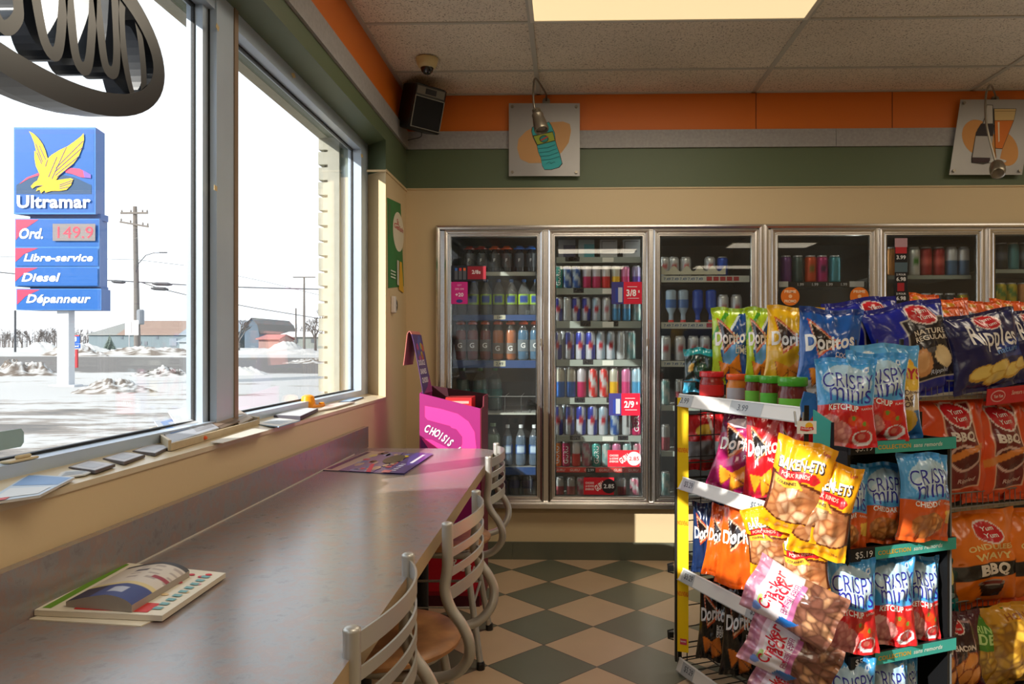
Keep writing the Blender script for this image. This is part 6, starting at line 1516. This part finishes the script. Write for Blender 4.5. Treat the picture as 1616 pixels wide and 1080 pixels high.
K['wavy'] = bag_mesh('chip_bag', .22, .31, .09, 34, art_wav, ov_t(.54, .78)+[('ONDULEES', .54, .635, .62, (236, 206, 130), dict(bold=.03, tall=.85)), ('WAVY', .54, .545, .50, (236, 206, 130), dict(bold=.03, tall=.8)), ('BBQ', .54, .405, .42, (226, 214, 200), dict(bold=.05))], back=(210, 100, 20))
def art_org(a):
    a.put(np.ones(len(a.u), bool), (232, 92, 14)); a.ell(.3, .90, .22, .05, (196, 140, 30)); a.ell(.4, .66, .26, .12, (232, 180, 150)); a.ell(.4, .66, .24, .105, (196, 84, 20)); a.ell(.4, .70, .2, .05, (110, 130, 150)); a.ell(.4, .6, .14, .05, (120, 80, 40)); a.poly([(.1, 1), (.4, 1), (.3, .8)], (250, 130, 30)); return a
K['puffs'] = bag_mesh('chip_bag', .20, .31, .09, 35, art_org, [('cheese', .4, .64, .36, (240, 210, 180), dict(bold=.01))], back=(214, 84, 20))
def art_bac(a):
    a.put(np.ones(len(a.u), bool), (74, 18, 36)); a.poly([(.25, .9), (.75, .9), (.8, .2), (.3, .2)], (170, 130, 130)); a.poly([(.27, .88), (.73, .88), (.78, .2), (.32, .2)], (50, 18, 26)); oval(a, .42, .84, .15)
    for (x, y, r) in ((.35, .28, .2), (.62, .36, .22), (.5, .18, .2), (.75, .18, .2)): a.ell(x, y, r, r*.55, (170, 84, 40), .6); a.ell(x, y+.01, r*.85, r*.42, (232, 150, 70), .6)
    return a
K['bacon'] = bag_mesh('chip_bag', .20, .31, .08, 37, art_bac, ov_t(.42, .84, .8)+[('BACON', .52, .58, .5, (226, 212, 200), dict(bold=.05))], back=(70, 18, 34))
def art_dill(a):
    a.put(np.ones(len(a.u), bool), (66, 130, 34)); a.cells(a.v < .52, [(206, 160, 50), (190, 140, 40), (220, 180, 70)], 60, 41, (140, 96, 30), 1.2); return a
K['dill'] = bag_mesh('chip_bag', .18, .31, .08, 41, art_dill, [('RINGS', .5, .78, .6, (170, 210, 120), dict(bold=.03)), ('DELI', .5, .66, .6, (190, 220, 140), dict(bold=.03))], back=(60, 110, 30))
def art_corn(a):
    a.put(np.ones(len(a.u), bool), (196, 140, 30)); a.cells(a.v < .8, [(200, 150, 40), (180, 126, 30), (214, 168, 60)], 110, 42, (130, 84, 20), 1.2); return a
K['corn'] = bag_mesh('snack_bag', .20, .30, .10, 42, art_corn, [('HONEY', .5, .86, .5, (150, 80, 20))], back=(180, 130, 30))
def art_lay(a):
    a.put(np.ones(len(a.u), bool), (20, 60, 56)); a.put(a.v < .25, (24, 120, 116)); a.ell(.2, .55, .2, .16, (190, 196, 180)); a.ell(.62, .66, .12, .2, (226, 206, 130), .3); a.ell(.6, .3, .2, .05, (150, 180, 180)); return a
K['lime_lay'] = bag_mesh('chip_bag', .16, .28, .07, 43, art_lay, [], back=(20, 60, 56))
def art_redb(a):
    a.put(np.ones(len(a.u), bool), (176, 22, 30)); a.rect(0, .2, 1, .5, (120, 120, 124)); a.ell(.5, .7, .3, .1, (206, 170, 60)); a.poly([(.6, 1), (.7, 1), (.85, .4), (.75, .3)], (206, 200, 196)); return a
K['redbag'] = bag_mesh('snack_bag', .20, .24, .06, 44, art_redb, [], 30, 40, back=(150, 20, 26))
# pork rinds on the clip strip: yellow bag with a clear window
RIND = [(226, 178, 132), (210, 150, 98), (238, 200, 160), (200, 134, 84)]
def art_bak(a):
    a.put(np.ones(len(a.u), bool), (240, 168, 22)); win = (a.v < .60-.10*(a.u-.1)) & (a.v > .15+.06*(2*a.u-1)**2) & (a.u > .06) & (a.u < .94)
    a.put((a.v < .63-.10*(a.u-.1)) & (a.v > .13+.06*(2*a.u-1)**2), (90, 40, 20)); a.cells(win, RIND, 46, 51, (140, 78, 44), 1.5); a.poly([(.14, .70), (.78, .70), (.88, .64), (.80, .58), (.14, .61)], (214, 30, 40)); a.poly([(.10, .60), (.5, .60), (.62, .51), (.10, .53)], (240, 186, 60)); return a
bk = [('BAKEN-ETS', .50, .765, .76, (250, 246, 240), dict(bold=.03, tall=1.5, ang=.04)), ('PORK RINDS', .45, .65, .5, (250, 200, 180), dict(bold=.02)), ('COUENNES', .32, .565, .34, (60, 50, 60), dict(bold=.01)), ('Lays', .86, .92, .12, (200, 60, 60)), ('70 g', .80, .075, .10, (150, 90, 20))]
K['baken'] = bag_mesh('pork_rind_bag', .17, .25, .07, 51, art_bak, [('BAKEN-ETS', .505, .758, .80, (60, 40, 40), dict(bold=.07, tall=1.5, ang=.04))]+bk, back=(230, 160, 30))
K['baken2'] = bag_mesh('pork_rind_bag', .17, .25, .07, 56, art_bak, [('BAKEN-ETS', .505, .758, .80, (60, 40, 40), dict(bold=.07, tall=1.5, ang=.04))]+bk, back=(230, 160, 30))
def art_jack(a):
    a.put(np.ones(len(a.u), bool), (232, 226, 234)); a.cells(a.v < .48, [(150, 100, 80), (176, 124, 92), (200, 150, 110), (126, 80, 66)], 90, 52, (84, 50, 40), 1.3)
    a.cells((a.v > .86), [(206, 150, 170), (220, 170, 186), (190, 130, 150)], 80, 53, (170, 100, 130), 1.0); a.poly([(.1, .50), (.9, .50), (.9, .43), (.1, .44)], (196, 110, 160)); a.poly([(0, .60), (.0, .46), (.22, .36), (.18, .56)], (36, 110, 190)); a.poly([(.0, .86), (1, .86), (1, .80), (0, .80)], (228, 200, 215)); a.ell(.15, .82, .08, .05, (120, 150, 220)); a.ell(.3, .80, .1, .03, (170, 200, 110)); return a
jt = [('Cracker', .55, .745, .74, (206, 30, 50), dict(bold=.02, tall=1.3)), ('Jack', .60, .635, .46, (206, 30, 50), dict(bold=.02, tall=1.3))]+[('caramel corn', .55, .555-.03*k, .6, (170, 60, 120), dict(bold=.01)) for k in range(2)]
K['jack'] = bag_mesh('caramel_corn_bag', .17, .27, .085, 54, art_jack, jt, back=(200, 180, 190)); K['jack2'] = bag_mesh('caramel_corn_bag', .17, .27, .085, 57, art_jack, jt, back=(200, 180, 190))

DIM = {}
for k_, me in K.items():
    xs = [v.co.x for v in me.vertices]; zs = [v.co.z for v in me.vertices]; DIM[k_] = (max(xs)-min(xs), max(zs))
def bag(kind, label, u0, u1, vt, vb, y, yaw=0, tilt=-5, roll=0, group=None, cat='chip bag', swap=False):
    """u0..u1, vt..vb: what the standing bag covers in the photo; y: how far away it stands"""
    w, h = DIM[kind]; p = P((u0+u1)/2, vb, y=y); H_ = (vb-vt)*y/F; W_ = (u1-u0)*y/F
    az = math.atan2(p.x, p.y); c = max(.45, math.cos(math.radians(yaw)+az))
    if swap: W_, H_ = H_, W_
    o = link(K[kind].name.split('.')[0], K[kind], None, p); sx = W_/(w*c); sz = H_/h/math.cos(math.radians(tilt))
    o.scale = (sx, min(max((sx+sz)/2, .7), 1.3), sz); o.rotation_euler = (math.radians(tilt), math.radians(roll), math.radians(yaw))
    return tag(o, label, cat, group)

# ---- gondola geometry
G0 = Vector((.70, 2.20, 0)); EX = Vector((.92, .39, 0)).normalized(); EY = Vector((-.39, .92, 0)).normalized()
def Wd(a, b, z): return G0+EX*a+EY*b+Vector((0, 0, z))
def bx(m, a0, a1, b0, b1, z0, z1, mi=0, col=(1, 1, 1)):
    M = Matrix(((EX.x, EY.x, 0, G0.x), (EX.y, EY.y, 0, G0.y), (0, 0, 1, 0), (0, 0, 0, 1))); m.box((a0, b0, z0), (a1, b1, z1), mi, col, M); return m
# rack A, facing the window
tA = thing('snack_rack', 'black wire end rack with white price rails and a yellow side strip, facing the window', 'rack', tuple(Wd(.2, .35, 0)), group=None)
ZA = [1.030, .724, .387, .047]
for k, z in enumerate(ZA):
    m = MB(); n = 16
    m.tube([Wd(0, 0, z), Wd(0, .72, z), Wd(.33, .72, z), Wd(.33, 0, z)], .004, 6, closed=True)
    for i in range(n): b = .02+.68*i/(n-1); m.tube([Wd(0, b, z), Wd(.33, b, z)], .0022, 5, cap=False)
    for a in (.11, .22): m.tube([Wd(a, 0, z-.004), Wd(a, .72, z-.004)], .003, 5)
    for e in (.0, .72): m.tube([Wd(.01, e, z), Wd(.01, e, z+.055), Wd(.32, e, z+.055)], .003, 5)
    s_ = m.build('wire_shelf', steel if k == 0 else black, tA)
    m = MB(); z0 = z-.012; 
    fr = [Wd(-.022, .03, z0-.022), Wd(-.022, .705, z0-.022), Wd(-.006, .705, z0+.024), Wd(-.006, .03, z0+.024)]; m.slab(fr, EX*.003, col=L((226, 224, 220)))
    ux = (fr[0]-fr[1]).normalized(); uy = (fr[3]-fr[0]).normalized(); f_ = Flat(m, fr[1], ux, uy, .0007); Lr = .675; hr = (fr[3]-fr[0]).length
    for (x0, x1) in ((.03, .11), (.42, .52)) if k else ((.0, .10), (.33, .50)):
        f_.rect(x0, .002, x1, hr-.002, (178, 182, 186), up=False)
    f_.k += 1
    for x0 in ((.035, .43) if k else (.01, .36)): f_.text('$5.29' if k else '3.99', x0+.04, hr*.5, hr*.42, (90, 94, 100), bold=.01, up=False, wmax=.055); 
    f_.k += 1; f_.rect(0, hr-.004, Lr, hr, (240, 240, 238)); f_.rect(0, 0, Lr, .003, (170, 170, 168))
    m.build('price_rail', GLOSS, s_)
m = MB()
for a, b in ((.005, .725), (.335, .725), (.335, -.005), (.12, -.005)): m.tube([Wd(a, b, 0), Wd(a, b, 1.24 if a > .3 else 1.0)], .007, 8)
for i in range(9): m.tube([Wd(.335, .09*i, .03), Wd(.335, .09*i, 1.24)], .0022, 5)
for i in range(15): m.tube([Wd(.335, 0, .08+.08*i), Wd(.335, .725, .08+.08*i)], .0022, 5)
for i in range(5): m.tube([Wd(.06*i+.04, .727, .03), Wd(.06*i+.04, .727, 1.03)], .0022, 5)
for i in range(12): m.tube([Wd(0, .727, .08+.08*i), Wd(.33, .727, .08+.08*i)], .0022, 5)
m.build('wire_frame', black, tA)
pA = P(1069, 1032, y=2.83); pB = P(1086.5, 1032, y=2.815); zt_ = P(1077, 628, y=2.82).z; zl_ = P(1077, 1030, y=2.82).z
m = MB(); d = (pB-pA); d.z = 0; W_ = d.length; ux = d.normalized(); o = Vector((pA.x, pA.y, zl_))
m.slab([o, o+ux*W_, o+ux*W_+Vector((0, 0, zt_-zl_)), o+Vector((0, 0, zt_-zl_))], (0, .006, 0), col=L((246, 206, 6)))
f_ = Flat(m, o, ux, (0, 0, 1), .0008)
for v in (938, 826, 711): f_.text('NOUVEAU', W_/2, P(1077, v, y=2.82).z-zl_, .017, (226, 90, 20), bold=.02, wmax=W_*.96, up=False)
f_.k += 1; zz = P(1077, 1013, y=2.82).z-zl_; f_.rect(W_*.25, zz-.012, W_*.85, zz+.010, (206, 60, 90)); f_.text('logo', W_*.55, zz, .008, (240, 230, 230)); m.build('yellow_side_strip', PRINT, tA)
m = MB(); o2 = o-ux*.008; m.slab([o2+Vector((0, 0, -.04)), o2+ux*.008+Vector((0, 0, -.04)), o2+ux*.008+Vector((0, 0, zt_-zl_)), o2+Vector((0, 0, zt_-zl_))], (0, .02, 0)); m.build('strip_edge', black, tA)
for v in (905, 1010):
    q = P(1063, v, y=2.93); m = MB(); m.tube([(q.x, q.y, q.z), (q.x-.02, q.y+.0, q.z+.005), (q.x-.022, q.y+.0, q.z+.035), (q.x, q.y, q.z+.04)], .003, 5); m.box((q.x-.018, q.y-.004, q.z+.008), (q.x, q.y+.02, q.z+.03)); m.build('wire_hook', black, tA)

# gondola behind
tC = thing('snack_gondola', 'long gondola with wire-fenced shelves full of large chip bags', 'shelving unit', tuple(Wd(1.3, .5, 0)))
ZC_ = [1.043, .636, .243]
m = MB(); bx(m, .36, 2.7, .66, .70, .0, 1.16); bx(m, .42, 2.7, .08, .66, 0, .02); m.build('back_panel', blackp, tC)
for z in ZC_:
    m = MB(); bx(m, .36, 2.7, .27, .66, z-.018, z-.004); s_ = m.build('shelf', mat('shelf_beige', (150, 140, 120), .5), tC)
    m = MB(); zh = z+.052
    m.tube([Wd(.36, .258, z-.002), Wd(2.7, .258, z-.002)], .003, 5); m.tube([Wd(.36, .258, zh), Wd(2.7, .258, zh)], .003, 5)
    a = .36
    while a < 2.7: m.tube([Wd(a, .258, z-.012), Wd(a, .258, zh)], .0016, 4, cap=False); a += .028
    m.build('wire_fence', steel, s_)
m = MB(); bx(m, .62, 2.6, .50, .66, 1.178, 1.19); m.build('upper_shelf', mat('shelf_beige', (150, 140, 120), .5), tC)
# orange bags stand on this upper shelf; small riser deck behind A for the top bags
tB = thing('crisp_stand', 'small black stand with teal shelf strips holding rice crisp bags', 'display', tuple(Wd(.25, .1, 0)))
ZB = [.940, .648, .356, .064]
m = MB(); bx(m, .02, .40, -.022, -.012, .0, 1.02)
for a in (.02, .39): bx(m, a, a+.010, -.12, -.02, 0, .95)
m.build('frame', blackp, tB)
m = MB(); bx(m, .400, .406, -.121, -.05, .1, .93); m.build('side_panel', mat('grey_panel', (120, 122, 122), .5), tB)
for k, z in enumerate(ZB):
    m = MB(); bx(m, .02, .40, -.12, -.022, z-.01, z); s_ = m.build('shelf', blackp, tB)
    m = MB(); o = Wd(.02, -.132, z-.018); f0 = Flat(m, o, EX, (0, 0, 1), .0008); 
    M = Matrix(((EX.x, EY.x, 0, o.x), (EX.y, EY.y, 0, o.y), (0, 0, 1, o.z), (0, 0, 0, 1))); m.box((0, 0, 0), (.39, .010, .034), 0, L((24, 24, 26)), M)
    f0.rect(.085, 0, .39, .034, (60, 164, 152)); f0.text('COLLECTION', .155, .017, .012, (206, 168, 60), bold=.03, wmax=.12, up=False); f0.text('sans remords', .28, .017, .012, (206, 224, 214), bold=.02, shear=.2, wmax=.11)
    f0.text('$5.19', .045, .017, .017, (226, 226, 226), bold=.0, wmax=.06, up=False)
    m.build('price_strip', PRINT, s_)
m = MB(); q = [P(1283, 647, y=2.05), P(1312, 667, y=2.01), P(1309, 724, y=2.01), P(1303, 742, y=2.02), P(1283, 737, y=2.05)]; m.slab(q[::-1], (.004, .002, 0), col=L((56, 160, 152))); m.slab([P(1311.5, 667, y=2.009), P(1315, 667, y=2.01), P(1315, 745, y=2.01), P(1308, 745, y=2.01)], (.004, .004, 0), col=L((16, 24, 44))); m.build('teal_wing', PRINT, tB)

# ---- jars on the top shelf of the end rack
def jar(lid, glass_, lab, label, u, vt, vb, wpx, y, first):
    s_ = y/F; h = (vb-vt)*s_; r = wpx*s_/2; p = P(u, vb, y=y)
    m = MB(); m.lathe([(r*.85, 0), (r, h*.06), (r*1.0, h*.45), (r*.97, h*.62), (r*.86, h*.70), (r*.86, h*.80)], n=26, col=L(glass_)); j = m.build('dip_jar', GLOSS, None, smooth=50, loc=p)
    tag(j, label, 'jar', 'dip jars on the end rack')
    m = MB(); m.lathe([(r*.96, h*.78), (r*1.0, h*.80), (r*1.0, h*.95), (r*.95, h*.985), (r*.3, h*.985)], n=26, col=L(lid)); m.build('lid', GLOSS, j, smooth=40, loc=(0, 0, 0))
    m = MB()
    m.lathe([(r*1.01, h*.10), (r*1.012, h*.3), (r*1.0, h*.50)], n=26, colf=lambda a, z: L(lab) if -math.sin(a-.5) > -.3 else L(glass_), caps=False); m.build('label', PRINT, j, smooth=50, loc=(0, 0, 0))
jar((206, 34, 44), (150, 34, 26), (206, 40, 40), 'red-lidded dip jar at the far end of the top price rail', 1123, 586, 628, 38, 2.78, 1)
jar((232, 92, 40), (214, 130, 40), (180, 180, 190), 'orange-lidded cheese dip jar next to the red-lidded jar', 1162, 590, 634, 31, 2.70, 0)
jar((76, 170, 50), (110, 34, 26), (110, 190, 60), 'green-lidded salsa jar, farthest of the three', 1190, 592, 641, 29, 2.60, 0)
jar((76, 170, 50), (110, 34, 26), (90, 190, 60), 'green-lidded salsa jar, middle of the three', 1215, 593, 647, 32, 2.50, 0)
jar((76, 170, 50), (104, 30, 24), (110, 196, 60), 'green-lidded salsa jar, largest and nearest of the three', 1251, 595, 662, 46, 2.40, 0)

# ---- bags on the end rack
g1 = 'corn chip bags on the end rack'
bag('small_teal', 'small dark snack bag with a teal top edge beside the red-lidded jar', 1078, 1128, 548, 620, 2.90, -15, cat='snack bag')
bag('dor_green', 'lime and blue corn chip bag at the far end of the top shelf', 1122, 1192, 484, 606, 2.86, -14, group=g1)
bag('dor_green', 'second lime and blue corn chip bag, half hidden behind the yellow one', 1176, 1236, 484, 606, 2.80, -16, group=g1)
bag('dor_yellow', 'yellow corn chip bag on the top shelf', 1204, 1292, 483, 612, 2.69, -10, roll=4, group=g1)
bag('dor_blue', 'blue corn chip bag standing nearest on the top shelf', 1256, 1352, 486, 622, 2.52, -6, roll=4, group=g1)
bag('dor_purple', 'magenta and purple corn chip bag on the second shelf', 1112, 1204, 654, 780, 2.62, -34, tilt=-14, roll=10, group=g1)
bag('dor_red', 'red corn chip bag beside the magenta one on the second shelf', 1172, 1246, 652, 790, 2.50, -32, tilt=-8, group=g1)
bag('dor_red', 'second red corn chip bag behind the yellow hanging bags', 1226, 1282, 654, 790, 2.42, -28, tilt=-8, group=g1)
bag('dor_navy', 'navy blue corn chip bag at the far end of the third shelf', 1091, 1144, 794, 906, 2.80, -22, group=g1)
bag('dor_orange', 'orange corn chip bag on the third shelf, farther one', 1106, 1160, 800, 912, 2.70, -30, tilt=-10, roll=6, group=g1)
bag('dor_orange2', 'orange corn chip bag on the third shelf, nearer and fuller one', 1126, 1206, 794, 930, 2.54, -28, tilt=-8, roll=5, group=g1)
bag('dor_black', 'black corn chip bag on the bottom shelf, farther one', 1098, 1158, 918, 1044, 2.72, -26, tilt=-6, roll=2, group=g1)
bag('dor_black2', 'black corn chip bag on the bottom shelf, nearer one', 1136, 1208, 922, 1070, 2.56, -24, tilt=-6, roll=2, group=g1)
for k, (u0, u1, vt, vb, y, lab) in enumerate(((1086, 1138, 652, 742, 3.12, 'dark red snack bag seen behind the wires of the end rack, upper'), (1128, 1172, 652, 742, 3.10, 'dark red snack bag seen behind the magenta bag'))): bag('redbag', lab, u0, u1, vt, vb, y, 10, cat='snack bag', group='red bags behind the end rack')
# ---- clip strip
t = thing('clip_strip', 'narrow hanging strip with a small white logo card, holding yellow snack bags', 'display strip', tuple(P(1273, 700, y=2.08)))
m = MB(); m.bar(P(1273, 640, y=1.998), P(1272, 730, y=1.998), .012, .003); m.build('strip', blackp, t)
m = MB(); q0 = P(1258, 685, y=1.99); m.box((q0.x, q0.y, q0.z), (q0.x+30*1.99/F, q0.y+.002, q0.z+20*1.99/F), col=L((238, 236, 230))); f_ = Flat(m, q0, (1, 0, 0), (0, 0, 1), .0006); w2, h2 = 30*1.99/F, 20*1.99/F
f_.ell(w2*.62, h2*.62, w2*.2, h2*.28, (246, 190, 40)); f_.poly([(w2*.15, h2*.28), (w2*.5, h2*.2), (w2*.85, h2*.34), (w2*.82, h2*.55), (w2*.45, h2*.5), (w2*.18, h2*.6)], (214, 40, 50)); f_.text('FritoLay', w2*.5, h2*.39, h2*.18, (250, 240, 240), bold=.01, wmax=w2*.55); m.build('logo_card', PRINT, t)
m = MB(); m.tube([P(1254, 650, y=2.2), P(1256, 672, y=2.15), P(1266, 678, y=2.12), P(1268, 652, y=2.12), P(1262, 655, y=2.4)], .003, 6); m.build('hook_wire', steel, t)
m = MB(); m.slab([P(1270, 618, y=2.14)+Vector((0, 0, .0)), P(1288, 622, y=2.13), P(1290, 646, y=2.13), P(1278, 664, y=2.14), P(1266, 660, y=2.15), P(1264, 640, y=2.15)][::-1], (0, .01, 0), col=L((40, 104, 170))); m.build('blue_end_cap', GLOSS, t)
gb, gj = 'yellow pork rind bags on the clip strip', 'caramel corn bags on the clip strip'
bag('baken', 'yellow pork rind bag hanging uppermost on the clip strip', 1196, 1286, 690, 842, 2.02, -26, tilt=2, roll=13, group=gb, cat='snack bag')
bag('baken2', 'yellow pork rind bag hanging to the right, just below the uppermost', 1242, 1330, 724, 878, 2.00, -18, tilt=2, roll=11, group=gb, cat='snack bag')
bag('baken2', 'yellow pork rind bag half hidden at the left under the uppermost', 1186, 1262, 800, 905, 2.09, -28, tilt=0, roll=-10, group=gb, cat='snack bag')
bag('baken', 'yellow pork rind bag, lowest on the clip strip', 1236, 1312, 828, 948, 2.06, -18, tilt=2, roll=-4, group=gb, cat='snack bag')
def lay(kind, label, uc, vc, y, wpx, hpx, ang, yaw, group, tilt=-10):
    """a bag hanging turned on its side: centre, size and turn as seen"""
    w, h = DIM[kind]; c = P(uc, vc, y=y); sx = wpx*y/F/w; sz = hpx*y/F/h
    R = Matrix.Rotation(math.radians(yaw), 4, 'Z') @ Matrix.Rotation(math.radians(tilt), 4, 'X') @ Matrix.Rotation(math.radians(ang), 4, 'Y')
    off = R @ Vector((0, 0, h*sz/2)); o = link(K[kind].name.split('.')[0], K[kind], None, c-off); o.rotation_euler = R.to_euler(); o.scale = (sx, 1.0, sz); return tag(o, label, 'snack bag', group)
lay('jack', 'white and pink caramel corn bag lying sideways, uppermost of three', 1250, 950, 2.03, 92, 146, -66, -20, gj)
lay('jack2', 'white and pink caramel corn bag lying sideways, middle of three', 1246, 1034, 2.05, 88, 142, -68, -20, gj)
lay('jack', 'white and pink caramel corn bag at the bottom edge, lowest of three', 1250, 1100, 2.06, 84, 136, -70, -20, gj)
# ---- crisp stand bags
gk = 'rice crisp bags on the teal-edged stand'
bag('onion', 'pale cheese and onion chip bag behind the ketchup rice crisp bags', 1352, 1452, 543, 696, 2.26, 10, tilt=-4)
bag('ket2', 'ketchup rice crisp bag, right one on the top teal-edged shelf', 1338, 1428, 556, 696, 2.16, 8, roll=3, group=gk)
bag('ket', 'ketchup rice crisp bag, left one on the top teal-edged shelf', 1288, 1380, 566, 706, 2.07, -6, tilt=-8, roll=2, group=gk)
bag('ched2', 'cheddar rice crisp bag, left one and half hidden on the second shelf', 1300, 1366, 735, 872, 2.14, 4, tilt=-3, roll=3, group=gk)
bag('ched', 'cheddar rice crisp bag, middle one on the second teal-edged shelf', 1358, 1432, 732, 858, 2.20, 8, tilt=-6, roll=2, group=gk)
bag('ched2', 'cheddar rice crisp bag, right one on the second teal-edged shelf', 1422, 1494, 716, 854, 2.18, 22, tilt=-4, roll=4, group=gk)
bag('ket', 'ketchup rice crisp bag, left one on the third teal-edged shelf', 1308, 1384, 884, 1032, 2.08, 0, tilt=-6, group=gk)
bag('ket2', 'ketchup rice crisp bag, middle one on the third teal-edged shelf', 1370, 1442, 880, 1020, 2.16, 6, tilt=-6, roll=2, group=gk)
bag('ket', 'ketchup rice crisp bag, right one and partly hidden on the third shelf', 1424, 1480, 880, 1010, 2.23, 10, tilt=-6, roll=3, group=gk)
bag('ket2', 'ketchup rice crisp bag at the bottom edge of the stand, left one', 1308, 1384, 1042, 1190, 2.08, 0, tilt=-6, group=gk)
bag('ket', 'ketchup rice crisp bag at the bottom edge of the stand, middle one', 1372, 1436, 1036, 1180, 2.17, 6, tilt=-6, group=gk)
bag('ket2', 'ketchup rice crisp bag at the bottom edge of the stand, right one', 1416, 1452, 1040, 1170, 2.24, 10, tilt=-6, group=gk)
# ---- gondola bags
go = 'large chip bags on the gondola'
bag('nature', 'royal blue plain chip bag, left one on the gondola top shelf', 1330, 1436, 470, 622, 2.78, 18, tilt=-6, roll=-7, group=go)
bag('nature', 'royal blue plain chip bag, right one on the gondola top shelf', 1400, 1514, 477, 628, 2.74, 20, tilt=-8, roll=-9, group=go)
bag('rippled', 'navy rippled chip bag at the right of the gondola top shelf', 1518, 1618, 492, 614, 2.82, 20, tilt=-8, roll=-8, group=go)
bag('rippled', 'navy chip bag cut off by the right picture edge', 1596, 1676, 488, 610, 2.90, 20, tilt=-8, roll=-4, group=go)
for k, (u0, u1, vt, vb) in enumerate(((1438, 1480, 464, 556), (1478, 1532, 472, 556), (1466, 1520, 484, 560), (1508, 1554, 474, 556), (1540, 1590, 476, 556), (1566, 1612, 474, 556), (1590, 1640, 478, 556))):
    bag('puffs', 'bright orange cheese snack bag at the back of the gondola top, %s from the left' % ORD[k], u0, u1, vt, vb, [3.06, 3.12, 2.98, 3.2, 3.26, 3.3, 3.34][k], 22, tilt=-3, roll=[3, -4, 0, 5, -3, 4, 0][k], group='orange bags on top of the gondola')
bag('bbq', 'red-orange barbecue chip bag partly hidden by the crisp stand', 1424, 1486, 634, 792, 2.82, 16, tilt=-4, roll=4, group=go)
bag('bbq', 'red-orange barbecue chip bag in the middle of the gondola second shelf', 1452, 1560, 628, 792, 2.80, 18, tilt=-5, roll=-2, group=go)
bag('bbq', 'red-orange barbecue chip bag at the right end of the second shelf', 1524, 1626, 634, 790, 2.88, 20, tilt=-5, roll=-1, group=go)
bag('bbq', 'red-orange barbecue chip bag cut off by the picture edge', 1590, 1680, 636, 786, 2.95, 20, tilt=-5, group=go)
bag('wavy', 'orange wavy chip bag with a black band, on the gondola third shelf', 1502, 1606, 808, 958, 2.84, 18, tilt=-5, roll=-3, group=go)
bag('wavy', 'orange wavy chip bag cut off by the right picture edge', 1582, 1678, 806, 950, 2.92, 20, tilt=-5, group=go)
bag('wavy', 'orange wavy chip bag in deep shade left of the front one', 1462, 1520, 820, 962, 2.90, 18, tilt=-4, group=go)
bag('lime_lay', 'dark green chip bag with pale chips beside the crisp stand', 1456, 1510, 866, 970, 2.78, 14, tilt=-4, roll=3)
bag('bacon', 'dark maroon bacon chip bag, left one on the lowest gondola shelf', 1452, 1510, 978, 1096, 2.62, 14, tilt=-4, group=go)
bag('bacon', 'dark maroon bacon chip bag, right one on the lowest gondola shelf', 1484, 1548, 968, 1092, 2.66, 16, tilt=-4, roll=-2, group=go)
bag('dill', 'green-topped ring snack bag on the lowest gondola shelf', 1530, 1584, 966, 1086, 2.70, 18, tilt=-4, group=go)
bag('corn', 'golden puffed corn bag at the lower right corner', 1562, 1650, 954, 1078, 2.74, 20, tilt=-4, group=go, cat='snack bag')
# red promotional rail on the gondola fence
a = P(1556, 641, y=2.80); b = P(1660, 628, y=2.96); m = MB(); up = Vector((0, -.01, .062)); m.slab([a, b, b+up, a+up], (0, .004, 0), col=L((206, 24, 40))); ux = (b-a).normalized(); f_ = Flat(m, a, ux, up.normalized(), .0008)
f_.ell(.06, .032, .04, .022, (236, 180, 180)); f_.ell(.06, .032, .035, .018, (196, 20, 36)); f_.text('Yum Yum', .06, .032, .012, WH, bold=.01, wmax=.05); f_.text('Saveurs nouvelles', .2, .04, .016, (240, 190, 180), shear=.2, wmax=.14)
tag(m.build('promo_rail', GLOSS, None), 'red promotional rail clipped to the gondola top fence at the right', 'sign')
